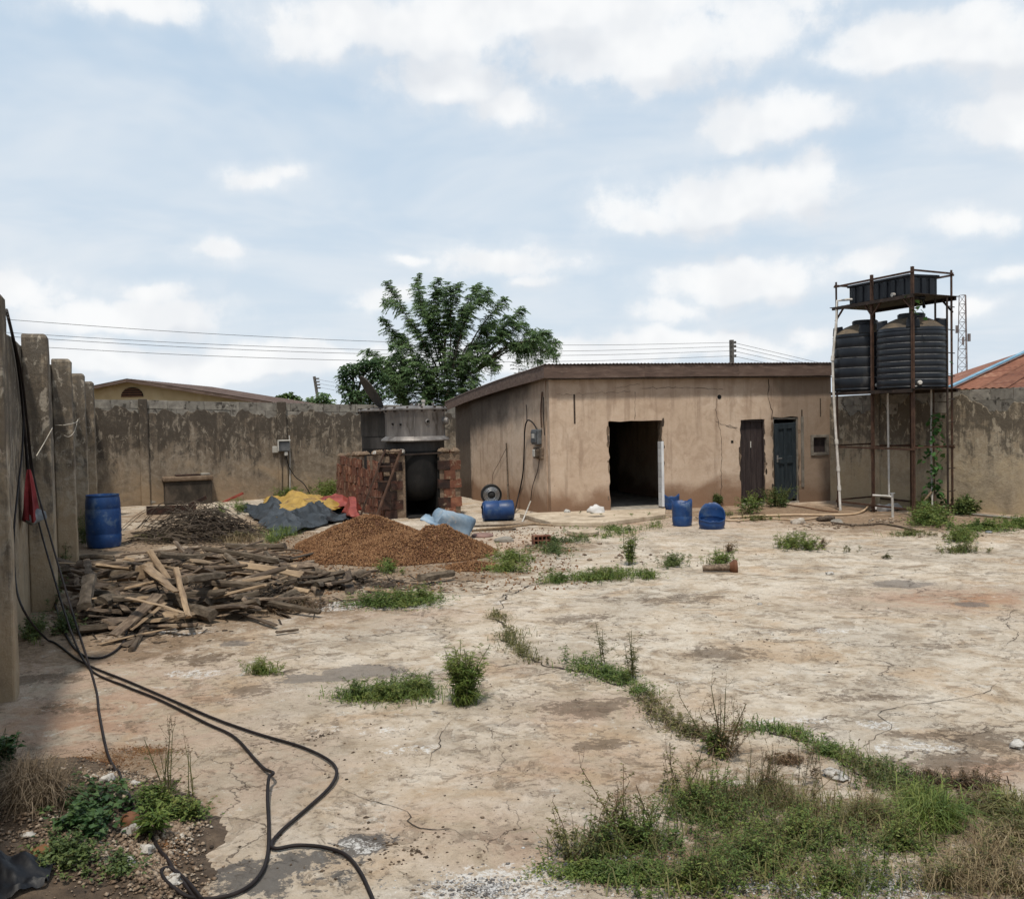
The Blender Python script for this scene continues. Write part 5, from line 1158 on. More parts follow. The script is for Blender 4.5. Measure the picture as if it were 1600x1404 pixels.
    # the pale sawn end of a log
    c = Z(222,893,.36); d = (Z(262,880,.30)-c).normalized()
    solo('log', MB().tube([c,c+d*.5],[.085,.08],12), 'wood_pale', 'log with a pale round sawn end facing the camera in the timber pile', 'log', smooth=40)
timber()
# log lying out on the yard
def yard_log():
    a, b = G(1098,893)+Vector((0,0,.05)), G(1140,893)+Vector((0,0,.06)); root = thing('yard_log', 'short grey log with an orange flared end lying on the yard', 'log', a)
    wpart('shaft', MB().tube([a,a.lerp(b,.5),b],[.04,.045,.05],9), Mt('wood_grey'), root, smooth=50); d = (b-a).normalized(); wpart('flared_end', MB().tube([b,b+d*.06,b+d*.10],[.055,.10,.09],10), Mt('rind_brown'), root, smooth=40)
yard_log()

# ---- scatter helpers
def chips(name, fn, N, smin, smax, mat, parent=None, flat=.8, label=None):
    V = []; F = []; k = 0; tet = np.array([(1,0,0),(0,1,0),(-1,0,0),(0,-1,0),(.1,.1,.8),(0,0,-.6)]); tf = np.array([(0,1,4),(1,2,4),(2,3,4),(3,0,4),(1,0,5),(2,1,5),(3,2,5),(0,3,5)])
    while k < N:
        r = fn()
        if r is None: continue
        x, y, z = r; s = smin*(smax/smin)**(random.random()**1.6); a = random.uniform(0,6.28); c, n = math.cos(a), math.sin(a)
        Q = tet*np.array([s*random.uniform(.8,1.5),s,s*flat])*(1+rng.uniform(-.25,.25,(6,1))); Q = np.stack([Q[:,0]*c-Q[:,1]*n,Q[:,0]*n+Q[:,1]*c,Q[:,2]],1)+np.array([x,y,z+s*flat*.3]); V.append(Q); F.append(tf+6*k); k += 1
    o = link(name, npmesh(name, np.concatenate(V), [np.concatenate(F)]), Mt(mat), parent)
    if parent: o.location = -parent.location
    o['kind'] = 'stuff'
    if label: o['label'] = label
    return o
def in_px(cx, cy, rx, ry, z=0.0):
    def f():
        a = random.uniform(0,6.28); r = abs(random.gauss(0,.55)); p = G(cx+rx*r*math.cos(a), cy+ry*r*math.sin(a)); return (p.x,p.y,z)
    return f
def multi(*fs): return lambda: random.choice(fs)()
random.seed(50)
chips('yard_litter', multi(in_px(800,1000,800,160),in_px(500,1150,500,200),in_px(1200,1000,420,120),in_px(650,1330,300,80)), 700, .004, .012, 'litter_mix', label='dark specks of grit and dry leaf scattered over the concrete yard')
def splinters(name, fn, N, lmin, lmax, mat, label):
    vg = Veg0(); P = np.array([fn() for _ in range(N)]); a = rng.uniform(0,6.28,N); L = rng.uniform(lmin,lmax,N); D = np.stack([np.cos(a)*L,np.sin(a)*L*.8,rng.normal(0,.05,N)],1); P[:,2] = rng.uniform(.005,.05,N); Q = P+D; Q[:,2] = np.maximum(Q[:,2],.004)
    o = link(name, vg(P,Q,rng.uniform(.003,.010,N)), Mt(mat)); o['kind'] = 'stuff'; o['label'] = label
def Veg0():
    def f(P, Q, r):
        N = len(P); d = (Q-P)/np.linalg.norm(Q-P,axis=1,keepdims=True); u = np.cross(d,np.array([0,.1,1.])); u /= np.linalg.norm(u,axis=1,keepdims=True); v = np.cross(u,d); r = r[:,None]
        V = np.stack([P+u*r*1.6,P-u*r*1.6,P+v*r,Q+u*r,Q-u*r,Q+v*r*.6],1).reshape(-1,3); k = (np.arange(N)*6)[:,None]
        return npmesh('splinters', V, [np.concatenate([k+np.array([[a,b,c,d_]]) for a,b,c,d_ in ((0,3,5,2),(2,5,4,1),(1,4,3,0))])])
    return f
splinters('wood_splinters', multi(in_px(300,925,200,45),in_px(420,930,120,30),in_px(180,970,120,30),in_px(560,912,120,14)), 900, .06, .30, 'twig_mix', 'thin splinters and sticks strewn under the scrap timber pile')
chips('wood_litter', multi(in_px(300,930,260,50),in_px(180,980,150,30),in_px(600,915,200,22),in_px(330,850,200,20)), 3000, .008, .045, 'litter_mix', flat=.35, label='bark chips and splinters littering the ground round the timber pile')
chips('lime_flakes', multi(in_px(760,1388,110,24),in_px(1390,1378,80,24),in_px(950,1330,120,40),in_px(1190,1385,240,22)), 2600, .004, .013, 'ash_white', flat=.5, label='white and black flakes of old lime and ash on the concrete')
chips('yard_rubble', multi(in_px(1290,820,70,8),in_px(1390,815,60,8),in_px(1100,810,90,7),in_px(850,850,120,14),in_px(980,870,180,20),in_px(230,815,60,10),in_px(1500,835,90,12)), 420, .012, .05, 'pebble_mix', label='small broken stones scattered near the building')
for px, py, s, m, lab in ((1247,817,.13,'stone','rough brown stone on the yard before the teal door'),(1290,813,.15,'litter','dark twisted root stump before the tank stand'),(1308,816,.10,'concrete','flat grey stone beside the dark stump'),
    (1187,944,.03,'white_stone','small white scrap alone on the bare concrete'),(1297,897,.05,'white_stone','white flat scrap near the long crack'),(1304,1213,.06,'white_stone','white paper scrap beside the weeds in the crack'),(1590,1166,.05,'white_stone','white scrap at the right edge of the yard'),(1545,832,.05,'cloth_grey','pale bluish plastic scrap in the low weeds by the right wall')):
    lump(G(px,py), s*1.4, s, s*.55, 'wood_dark' if m == 'litter' else m, lab, 'stone' if 'stone' in lab else 'scrap', px*.1, random.uniform(0,3), name='stone' if 'stone' in lab else 'scrap', rough=.5)
# brushwood
def brush():
    random.seed(60); c = G(312,842); mb = MB()
    for k in range(520):
        a = random.uniform(0,6.28); r = random.random()**.6; x, y = c.x+1.0*r*math.cos(a), c.y+.75*r*math.sin(a); h = .52*(1-r**2)*random.random()+.02
        d = Vector((random.gauss(0,1),random.gauss(0,.6),random.gauss(0,.22))).normalized(); L = random.uniform(.25,.75); bow = Vector((random.gauss(0,.12),random.gauss(0,.1),random.uniform(-.02,.2)))*L
        p = Vector((x,y,h)); P = [p-d*L/2, p-d*L*.17+bow*.7, p+d*L*.17+bow*.8, p+d*L/2]
        for q in P: q.z = max(q.z,.01)
        mb.tube(P, random.choice([.004,.006,.008,.011]), 3, False)
    for k in range(26):       # long arching canes
        p = Vector((c.x+random.uniform(-.7,.6), c.y+random.uniform(-.4,.4), .2)); d = Vector((random.uniform(-1,1),random.uniform(-.3,.3),0)).normalized()*random.uniform(.4,.8)
        mb.tube(spline([p-d,p-d*.3+Vector((0,0,random.uniform(.25,.5))),p+d*.4+Vector((0,0,random.uniform(.15,.4))),p+d],3), .006, 3, False)
    o = solo('brushwood', mb, 'twig_mix', 'tangled heap of dry brown brushwood before the concrete box', 'brushwood'); o['kind'] = 'stuff'
brush()

# ---- cables from the wall and over the yard
def lw(px, py, off=.04): return hit(px, py, LP0-LNRM*(.27-off), LNRM)
g_ = lambda px, py, z=.016: G(px,py,z)
a = lw(58,800,.05)
cable('power_cable', [lw(11,487),lw(27,560),lw(36,640),lw(35,700),lw(28,765,.05),lw(22,830,.06),lw(24,905,.08),lw(38,955,.25),g_(75,1000),g_(130,1035),g_(200,1064),g_(270,1094),g_(335,1122),g_(400,1145),g_(470,1166),g_(512,1186,.02),g_(526,1204,.03),g_(516,1228,.02),g_(480,1262),g_(440,1297),g_(424,1318),g_(432,1325),g_(465,1320),g_(505,1323),g_(540,1335),g_(563,1362),g_(585,1410)], .0098, 'cable_black', 'thick black cable looping widest over the yard to the bottom edge', sub=9)
q = [lw(12,491,.07),lw(31,570,.07),lw(41,650,.07),lw(47,720,.07),lw(57,800,.10)]; e = g_(142,1046)
cable('power_cable', q+[q[-1].lerp(e,.35)+Vector((0,0,-.16)),q[-1].lerp(e,.7)+Vector((0,0,-.2)),e,g_(195,1071),g_(250,1093),g_(320,1128),g_(365,1150),g_(398,1185),g_(413,1200,.02),g_(427,1207,.06),g_(420,1215,.07),g_(418,1245,.04),g_(420,1290,.02),g_(418,1335),g_(405,1368),g_(375,1392),g_(330,1403),g_(285,1399),g_(258,1386),g_(253,1374),g_(268,1366,.02),g_(290,1374,.03),g_(315,1404,.03)], .0098, 'cable_black', 'black cable with a kink that coils back on itself at the lower left', sub=9)
q = [lw(13,496,.10),lw(33,578,.10),lw(43,660,.10),lw(54,748,.12)]; e = g_(146,1062,.035)
cable('power_cable', q+[q[-1].lerp(e,.33)+Vector((0,0,-.05)),q[-1].lerp(e,.66)+Vector((0,0,-.05)),e,g_(155,1115),g_(166,1170),g_(180,1205),g_(200,1252,.05),g_(215,1285,.07),g_(245,1330,.05),g_(280,1375,.02),g_(318,1415)], .0094, 'cable_black', 'black cable running straight down from the wall to the rubble', sub=9)
cable('power_cable', [lw(10,484,.03),lw(24,545,.03),lw(33,610,.03),lw(40,690,.03),lw(45,745,.05)], .016, 'cable_black', 'short bundled cable hanging above the red cloth', sub=6)
cable('power_cable', [lw(60,800,.02),lw(66,860,.04),lw(75,905,.08),g_(100,985),g_(125,1020),g_(152,1028),g_(178,1018),g_(194,1001),g_(198,984,.03)], .011, 'cable_black', 'thin black cable end curling up by the timber pile', sub=8)
# red cloth hung on the wall
def red_cloth():
    t = lw(45,733,.10); b = lw(48,812,.10); H = t.z-b.z; root = thing('hanging_cloth', 'dark red cloth bundle hanging among the cables on the wall', 'cloth', b)
    mb = MB(); n = 24; vs = []; fs = []; S = 12
    for i in range(S):
        u = i/(S-1); z = t.z-H*u; w = .025+.10*u**.7; c = t.lerp(b,u)
        for j in range(n):
            a = 2*math.pi*j/n; k = w*(1+.28*math.sin(5*a+u*2)+.12*math.sin(9*a+3)); p = c+LDIR*k*math.cos(a)*1.25+LNRM*k*.55*math.sin(a); vs.append((p.x,p.y,z+.02*math.sin(4*a)*u))
    for i in range(S-1):
        for j in range(n): q = i*n+j; r = i*n+(j+1)%n; fs.append((q,r,r+n,q+n))
    wpart('drape', mb.add(vs, fs), Mt('cloth_red'), root, smooth=70)
    mb = MB(); mb.lathe([(.03,-.02),(.11,.02),(.10,.09),(.04,.12)],16,Matrix.Translation(b+LNRM*.02+Vector((0,0,-.02))),warp=lambda i,a,x,y,z:(x*(1+.3*math.sin(3*a)),y*(1+.2*math.sin(4*a)),z+.02*math.sin(2*a))); wpart('grey_rag', mb, Mt('cloth_grey'), root, smooth=60)
red_cloth()
def lwp(px, py): return hit(px, py, LP0+LNRM*.012, LNRM)
cable('string', [lw(86,664,.1),lwp(100,664),lwp(118,660),lwp(122,655)], .006, 'rope', 'pale cord tied between two pillars of the wall', 'cord', 5)
cable('string', [lwp(121,658),lwp(116,674),lwp(108,682),lwp(100,680)], .005, 'rope', 'loose pale cord loop hanging from the tied one', 'cord', 5)
cable('string', [lwp(82,668),lwp(70,690),lwp(57,712)], .005, 'rope', 'slack pale cord slanting down the pillar face', 'cord', 5)
# hose and poles by the building
cable('garden_hose', [G(1380,781)+Vector((0,0,.12)),G(1366,786)+Vector((0,0,.10)),g_(1345,800,.03),g_(1300,804,.03),g_(1240,804,.03),g_(1180,806,.03),g_(1140,808,.03)], .022, 'hose_tan', 'tan hose snaking over the ground from the standpipe', 'hose')
cable('garden_hose', [g_(1290,806,.02),g_(1250,812,.02),g_(1200,810,.02),g_(1150,813,.02),g_(1133,812,.02)], .016, 'hose_tan', 'second loop of tan hose nearer the squat blue drum', 'hose')
cable('garden_hose', [g_(1215,786,.02),g_(1255,792,.02),g_(1290,798,.02),g_(1310,799,.02)], .012, 'rind_brown', 'thin reddish hose lying before the teal door', 'hose')
cable('ground_pipe', [g_(1495,800,.03),g_(1540,805,.03),g_(1620,812,.03)], .025, 'concrete', 'grey pipe lying along the foot of the right wall', 'pipe')
cable('ground_pipe', [g_(1430,828,.02),g_(1380,818,.02),g_(1340,820,.03),g_(1300,816,.02)], .018, 'wood_grey', 'grey crooked branch lying before the tank stand', 'branch')
lump(G(1385,797), .30, .16, .10, 'cloth_white', 'crumpled grey-white rag lying inside the foot of the stand', 'cloth', 31, .4, 'rag', n=18, rough=.8)

# ---- rubble mound at the lower left
def mound():
    nx = ny = 90; x0, x1, y0, y1 = -3.6, -1.1, 3.6, 6.4; mb = MB(); vs = [(x0+(x1-x0)*i/nx, y0+(y1-y0)*j/ny) for i in range(nx+1) for j in range(ny+1)]; vs = [(x,y,mound_z(x,y)-.004) for x, y in vs]
    fs = [(i*(ny+1)+j,(i+1)*(ny+1)+j,(i+1)*(ny+1)+j+1,i*(ny+1)+j+1) for i in range(nx) for j in range(ny)]; fs = [f for f in fs if max(vs[k][2] for k in f) > .002]
    o = solo('rubble_mound', mb.add(vs, fs), 'soil_heap', 'low mound of dark soil and rubble at the lower left', 'rubble', smooth=70)
    def f(cx, cy, rx, ry):
        g = in_px(cx,cy,rx,ry)
        def k():
            x, y, z = g(); return (x,y,mound_z(x,y))
        return k
    chips('pebbles', multi(f(230,1360,60,60),f(280,1310,40,50),f(130,1340,130,70),f(180,1230,90,25),f(60,1290,90,80),f(150,1370,150,50),f(250,1385,60,30)), 11000, .003, .017, 'pebble_mix', o)
    chips('brick_grit', multi(f(170,1190,70,22),f(230,1172,50,9),f(260,1330,25,60)), 3500, .0025, .007, 'chips', o)
    for px, py, s, m, lab in ((208,1223,.035,'white_stone','small square white tile chip on the brown grit'),(170,1228,.05,'white_stone','flat white stone slab at the edge of the rubble'),(205,1313,.055,'white_stone','chalky white lump beside the round brown husk'),(200,1358,.05,'white_stone','pale stone among the broad-leaved weeds'),(112,1372,.05,'white_stone','white lump near the black plastic sheet'),(65,1362,.055,'shell_chip','tan stone beside the black plastic sheet'),(85,1364,.045,'shell_chip','second tan stone right of the other by the plastic'),(70,1222,.05,'apron_concrete','tan stone at the top of the rubble mound'),(105,1228,.09,'wood_dark','dark rotten lump on top of the rubble mound'),(100,1255,.04,'white_stone','white splinter of tile under the straw'),(190,1258,.05,'apron_concrete','rounded grey stone near the straight cable'),(45,1330,.035,'white_stone','small white pebble below the dry straw'),(270,1370,.06,'white_stone','white lime lump inside the cable coil'),(330,1310,.014,'litter','tiny dark crumb of soil beside the soot patch'),(230,1340,.05,'white_stone','lichen-white stone beside the straight cable')):
        g = G(px,py,.05); g.z = mound_z(g.x,g.y); lump(g, s*.95, s*.7, s*.5, 'wood_dark' if m == 'litter' else m, lab, 'stone', px*.3, random.uniform(0,3), rough=.5)
    g = G(204,1293,.06); g.z = mound_z(g.x,g.y)-.005; lump(g, .05, .05, .055, 'rind_brown', 'round brown husk among the broad-leaved weeds', 'husk', 2, name='husk', n=16, rough=.08)
    offcut(WM['wood_dark'][0], G(45,1222,.12), G(74,1209,.12), 'short dark stick end at the top of the rubble mound', .5, .8)
    offcut(WM['wood_pale'][0], G(78,1340,.12), G(100,1352,.12), 'pale splinter of wood lying on the dark rubble', .2, .4)
    # black plastic sheet
    mb = MB(); vs = []; n, m = 20, 14
    for i in range(n+1):
        for j in range(m+1):
            u, v = i/n, j/m; p = G(-60,1352,.08).lerp(G(88,1372,.08),u).lerp(G(-60,1450,.05).lerp(G(70,1410,.05),u),v); vs.append((p.x,p.y,mound_z(p.x,p.y)+.02+.07*max(0,1-abs(v-.3)*2.2)*(1-u*.7)+.035*fbm(u*5,v*4,9,3)))
    o2 = solo('plastic_sheet', mb.add(vs, [(i*(m+1)+j,i*(m+1)+j+1,(i+1)*(m+1)+j+1,(i+1)*(m+1)+j) for i in range(n) for j in range(m)]), 'plastic_black', 'crumpled black plastic sheet in the lower left corner', 'plastic sheet', smooth=60)
mound()

# ================================================================== VEGETATION
def unit(a): return a/np.maximum(np.linalg.norm(a,axis=1,keepdims=True),1e-9)
class Veg:
    def __init__(s): s.V = []; s.T = []; s.n = 0
    def put(s, V, T): s.V.append(V); s.T.append(T+s.n); s.n += len(V)
    def leaves(s, P, D, L, W, droop=.25):
        N = len(P); 
        if not N: return
        D = unit(D); sd = unit(np.cross(D, np.array([0,0,1.])+rng.normal(0,.35,(N,3)))); up = np.cross(sd, D); L = L[:,None]; W = W[:,None]
        dz = np.array([0,0,-1.])*droop
        a = P; b = P+D*L*.45+sd*W*.5+up*W*.12; c = P+D*L+dz*L; d = P+D*L*.45-sd*W*.5+up*W*.12; m = P+D*L*.5+dz*L*.35
        V = np.stack([a,b,c,d,m],1).reshape(-1,3); k = (np.arange(N)*5)[:,None]
        T = np.concatenate([k+np.array([[0,1,4]]),k+np.array([[1,2,4]]),k+np.array([[2,3,4]]),k+np.array([[3,0,4]])]); s.put(V,T)
    def blades(s, P, H, az, lean, W):
        N = len(P)
        if not N: return
        o = np.stack([np.cos(az),np.sin(az),np.zeros(N)],1); sd = np.stack([-np.sin(az),np.cos(az),np.zeros(N)],1); up = np.array([0,0,1.]); H = H[:,None]; W = W[:,None]; l = lean[:,None]
        m = P+o*H*l*.35+up*H*.6; t = P+o*H*l*1.0+up*H*(1-.45*l)
        V = np.stack([P-sd*W*.5,P+sd*W*.5,m+sd*W*.4,m-sd*W*.4,t],1).reshape(-1,3); k = (np.arange(N)*5)[:,None]
        s.put(V, np.concatenate([k+np.array([[0,1,2]]),k+np.array([[0,2,3]]),k+np.array([[3,2,4]])]))
    def stems(s, P, Q, r):       # thin three-sided sticks, slightly bowed
        N = len(P)
        if not N: return
        d = unit(Q-P); u = unit(np.cross(d,np.array([.3,.5,.8]))); v = np.cross(d,u); V = []; r = r[:,None]
        for c, k in ((P,1.0),((P+Q)/2+rng.normal(0,.03,(N,3))*np.linalg.norm(Q-P,axis=1,keepdims=True),.8),(Q,.5)):
            for a in (0,2.09,4.19): V.append(c+(u*math.cos(a)+v*math.sin(a))*r*k)
        V = np.stack(V,1).reshape(-1,3); k = (np.arange(N)*9)[:,None]; T = []
        for i in (0,3):
            for j in range(3): a, b = i+j, i+(j+1)%3; T += [k+np.array([[a,b,b+3]]), k+np.array([[a,b+3,a+3]])]
        s.put(V, np.concatenate(T))
    def obj(s, name, mat, root):
        if not s.n: return
        V = np.concatenate(s.V)-np.array(root.location); o = link(name, npmesh(name, V, [np.concatenate(s.T)]), Mt(mat), root); o['kind'] = 'stuff'; return o
def region(n, spec):
    """n ground points in px ellipses ('e',cx,cy,rx,ry) or along px polylines ('l',pts,width_px)"""
    out = []
    kinds = spec if isinstance(spec, list) else [spec]; ws = []
    for k in kinds: ws.append(k[3]*k[4] if k[0] == 'e' else 40*len(k[1])*k[2]*.2)
    for _ in range(n):
        k = random.choices(kinds, ws)[0]
        if k[0] == 'e':
            a = random.uniform(0,6.28); r = min(1.25, abs(random.gauss(0,.55))); px, py = k[1]+k[3]*r*math.cos(a), k[2]+k[4]*r*math.sin(a)
        else:
            i = random.randrange(len(k[1])-1); t = random.random(); (x0,y0),(x1,y1) = k[1][i],k[1][i+1]; sw = 1.0
            for _t in range(4):
                q = fbm((x0+(x1-x0)*t)*.05,(y0+(y1-y0)*t)*.09,4,3)
                if q > -.08+random.uniform(-.15,.15): break
                t = random.random()
            sw = .35+max(0,q+.35)*1.2; px, py = x0+(x1-x0)*t+random.gauss(0,k[2]*.5)*sw, y0+(y1-y0)*t+random.gauss(0,k[2]*.22)*sw
        p = G(px,py); out.append((p.x,p.y,mound_z(p.x,p.y) if p.x < -1 and p.y < 6.5 else 0))
    return np.array(out)
def weeds(label, spec, stems=0, sh=(.1,.25), lpp=14, leaf=(.03,.012), lm='weed_green', grass=0, gh=(.05,.15), gw=.006, gm='weed_green', mat_n=0, seeds=0, stem_m='weed_olive', cat='weeds', group='weeds in the yard', name='weed_clump', kind=None, top=0, lean=.8, extra=None):
    base = region(max(stems+grass+mat_n,1), spec); c = base.mean(0)
    root = thing(name, label, cat, (c[0],c[1],0), 0, group)
    if kind: root['kind'] = kind
    lv, st, gr, sd = Veg(), Veg(), Veg(), Veg()
    if stems:
        P = base[:stems]; h = rng.uniform(sh[0],sh[1],stems); az = rng.uniform(0,6.28,stems); l = rng.uniform(.05,lean,stems)
        Q = P+np.stack([np.cos(az)*h*l,np.sin(az)*h*l,h],1); st.stems(P,Q,np.clip(h*.012,.0012,.006))
        t = rng.uniform(.12 if not top else .45,1,(stems,lpp)); a2 = rng.uniform(0,6.28,(stems,lpp)); S = (P[:,None]+(Q-P)[:,None]*t[...,None]).reshape(-1,3)
        D = np.stack([np.cos(a2),np.sin(a2),rng.uniform(-.2,.7,(stems,lpp))],-1).reshape(-1,3); k = ((1.25-t*.6).reshape(-1))*rng.uniform(.6,1.3,stems*lpp)
        lv.leaves(S,D,leaf[0]*k,leaf[1]*k)
        # side shoots
        ns = stems*3; i = rng.integers(0,stems,ns); tt = rng.uniform(.3,.8,ns); A = P[i]+(Q-P)[i]*tt[:,None]; az2 = rng.uniform(0,6.28,ns); hh = h[i]*rng.uniform(.2,.45,ns)
        B = A+np.stack([np.cos(az2)*hh*.9,np.sin(az2)*hh*.9,hh*.6],1); st.stems(A,B,np.full(ns,.0012)); m = max(4,lpp//3); t = rng.uniform(.2,1,(ns,m)); a2 = rng.uniform(0,6.28,(ns,m))
        lv.leaves((A[:,None]+(B-A)[:,None]*t[...,None]).reshape(-1,3),np.stack([np.cos(a2),np.sin(a2),rng.uniform(0,.8,(ns,m))],-1).reshape(-1,3),leaf[0]*rng.uniform(.5,1,ns*m),leaf[1]*rng.uniform(.5,1,ns*m))
        if seeds:
            j = rng.integers(0,stems,seeds); T_ = Q[j]; U = T_+np.stack([rng.normal(0,.02,seeds),rng.normal(0,.02,seeds),rng.uniform(.04,.14,seeds)],1); st.stems(T_,U,np.full(seeds,.001))
            ks = rng.integers(2,6,seeds).max(); tt = rng.uniform(.3,1,(seeds,ks)); a2 = rng.uniform(0,6.28,(seeds,ks)); sd.leaves((T_[:,None]+(U-T_)[:,None]*tt[...,None]).reshape(-1,3),np.stack([np.cos(a2),np.sin(a2),np.full((seeds,ks),.6)],-1).reshape(-1,3),np.full(seeds*ks,.014),np.full(seeds*ks,.007))
    if grass:
        P = base[stems:stems+grass]; h = rng.uniform(gh[0],gh[1],grass); gr.blades(P,h,rng.uniform(0,6.28,grass),rng.uniform(.25,1.7,grass),np.full(grass,gw)*rng.uniform(.6,1.4,grass))
    if mat_n:       # creeping mat of tiny leaves
        P = base[stems+grass:].repeat(7,0); N = len(P); P = P+np.stack([rng.normal(0,leaf[0]*1.6,N),rng.normal(0,leaf[0]*1.6,N),rng.uniform(.004,leaf[0]*1.4,N)],1); a2 = rng.uniform(0,6.28,N)
        lv.leaves(P,np.stack([np.cos(a2),np.sin(a2),rng.uniform(-.1,.9,N)],1),leaf[0]*rng.uniform(.5,1.2,N),leaf[1]*rng.uniform(.5,1.2,N))
    lv.obj('leaves', lm, root); st.obj('stems', stem_m, root); gr.obj('blades', gm, root); sd.obj('seed_heads', 'weed_brown', root)
    return root
random.seed(70)
E_ = lambda cx, cy, rx, ry: ('e', cx, cy, rx, ry)
# middle of the yard
weeds('low grassy weed clump left of the tall one in the middle foreground', [E_(610,1088,85,16),E_(560,1090,50,10),E_(650,1082,50,14)], stems=110, sh=(.05,.17), lpp=16, leaf=(.034,.011), grass=1100, gh=(.03,.13), mat_n=260, lean=.8)
weeds('tall bushy weed standing alone right of the low grassy clump', [E_(726,1098,18,7)], stems=46, sh=(.18,.44), lpp=30, leaf=(.055,.012), lm='weed_bright', grass=260, gh=(.06,.2), gm='weed_bright', lean=.55)
weeds('thin spray of feathery weeds on the near left concrete', [E_(412,1052,38,6)], stems=26, sh=(.05,.16), lpp=14, leaf=(.04,.008), lm='weed_bright', grass=160, gh=(.04,.12), lean=1.1)
weeds('dense dark green mat of weeds before the brown heap', [E_(628,944,62,9),E_(590,946,60,7),E_(660,938,40,7)], stems=150, sh=(.06,.20), lpp=14, leaf=(.045,.014), lm='weed_green', mat_n=500, lean=.8)
weeds('brown dry weed mat at the front right of the timber pile', [E_(470,948,60,10),E_(430,955,50,6)], stems=60, sh=(.03,.12), lpp=10, leaf=(.04,.012), lm='weed_brown', mat_n=220, grass=200, gm='straw_dark')
weeds('bright weed tuft growing at the foot of the brown heap', [E_(608,893,20,7)], stems=24, sh=(.06,.2), lpp=14, leaf=(.06,.02), lm='weed_bright', grass=60, gh=(.06,.16))
weeds('grass strip in the main crack bending down to the big weeds', [('l',[(775,962),(790,972),(798,998),(812,1015),(835,1035)],18)], stems=30, sh=(.04,.12), grass=420, gh=(.02,.10), lm='weed_olive', gm='weed_olive', mat_n=90, leaf=(.03,.01))
weeds('thicker green weeds along the middle of the main crack', [('l',[(890,1038),(930,1050),(970,1062),(1005,1085)],24)], stems=46, sh=(.04,.15), lpp=12, leaf=(.035,.012), grass=380, gh=(.02,.11), mat_n=170)
weeds('two thin tall feathery weeds rising from the main crack', [E_(942,1042,5,2),E_(988,1062,10,3)], stems=9, sh=(.24,.40), lpp=30, leaf=(.05,.006), lm='weed_olive', lean=.15)
weeds('olive creeping weeds filling the crack above the dry seed stalks', [('l',[(1005,1085),(1025,1112),(1050,1135),(1080,1148),(1110,1150)],24)], stems=40, sh=(.03,.12), lpp=10, leaf=(.03,.011), lm='weed_olive', grass=360, gh=(.02,.09), gm='straw_dark', mat_n=200)
weeds('tall brown seed-headed weed with a fern green base in the crack', [E_(1130,1180,28,10)], stems=16, sh=(.14,.46), lpp=22, leaf=(.028,.010), lm='weed_brown', seeds=40, grass=90, gm='straw_dark', lean=.8)
weeds('fern green tuft at the base of the brown seed-headed weed', [E_(1118,1175,16,8)], stems=30, sh=(.05,.16), lpp=20, leaf=(.036,.012), lm='weed_bright')
weeds('green grass strip running right along the branch crack', [('l',[(1150,1140),(1210,1140),(1250,1150),(1290,1175),(1330,1190)],16)], stems=30, sh=(.03,.09), leaf=(.026,.01), lm='weed_green', grass=520, gh=(.02,.09), gm='weed_green', mat_n=120)
weeds('dry and green grass where the branch crack meets the big weeds', [('l',[(1330,1190),(1380,1215),(1420,1240),(1460,1262)],30)], stems=40, sh=(.04,.12), leaf=(.03,.01), grass=620, gh=(.03,.12), gm='weed_olive', mat_n=120)
weeds('small reddish-brown weed patch on the concrete beside the crack', [E_(1232,1190,30,7)], stems=20, sh=(.02,.06), lpp=10, leaf=(.02,.008), lm='weed_red' if 'weed_red' in MATS else 'weed_brown', mat_n=160)
# the big mass at the lower right
weeds('leafy green weeds carpeting the lower right corner', [E_(1180,1345,140,55),E_(1090,1380,130,34),E_(1250,1310,130,46),E_(1310,1385,130,34),E_(1400,1320,110,36),E_(1120,1280,80,30)], stems=340, sh=(.03,.19), lpp=13, leaf=(.026,.010), lm='weed_green', mat_n=950, grass=1150, gh=(.04,.17), gm='weed_olive', name='weed_carpet', seeds=60)
weeds('green seedy weeds rising at the left of the weed carpet', [E_(1090,1265,60,28),E_(1000,1320,70,22),E_(930,1335,70,16)], stems=90, sh=(.05,.24), lpp=20, leaf=(.026,.011), lm='weed_green', seeds=80, grass=700, gh=(.04,.17), gm='weed_olive', mat_n=320, lean=.7)
weeds('tall thin stalks with drooping leaves at the weed carpet edge', [E_(895,1345,40,10),E_(960,1310,60,12),E_(1050,1240,30,12)], stems=26, sh=(.14,.34), lpp=24, leaf=(.030,.013), lm='weed_olive', seeds=24, lean=.9, stem_m='weed_brown')
weeds('dark green low weeds with ash flakes at the carpet left end', [E_(920,1365,90,16),E_(1000,1370,90,16)], stems=90, sh=(.02,.08), lpp=10, leaf=(.024,.010), lm='weed_green', mat_n=420, grass=300, gh=(.02,.07))
weeds('olive half-dry grass tangle in the middle of the weed carpet', [E_(1150,1255,60,26),E_(1230,1260,80,20),E_(1350,1280,110,30),E_(1200,1240,50,20)], stems=40, sh=(.08,.2), lm='weed_brown', grass=1500, gh=(.04,.16), gw=.004, gm='weed_olive', leaf=(.02,.008), mat_n=260, lean=.9)
weeds('yellow-green grass tuft standing up in the lower right weeds', [E_(1460,1290,55,24),E_(1440,1270,30,14)], grass=700, gh=(.08,.26), gw=.005, gm='weed_bright', stems=20, sh=(.1,.24), leaf=(.03,.01))
weeds('dry straw grass flattened along the lower right edge', [E_(1540,1360,80,40),E_(1590,1320,70,36),E_(1480,1385,80,18),E_(1600,1390,90,20)], grass=1700, gh=(.04,.17), gw=.004, gm='straw', stems=50, sh=(.06,.16), mat_n=200, lm='weed_olive', leaf=(.03,.01), lean=.9)
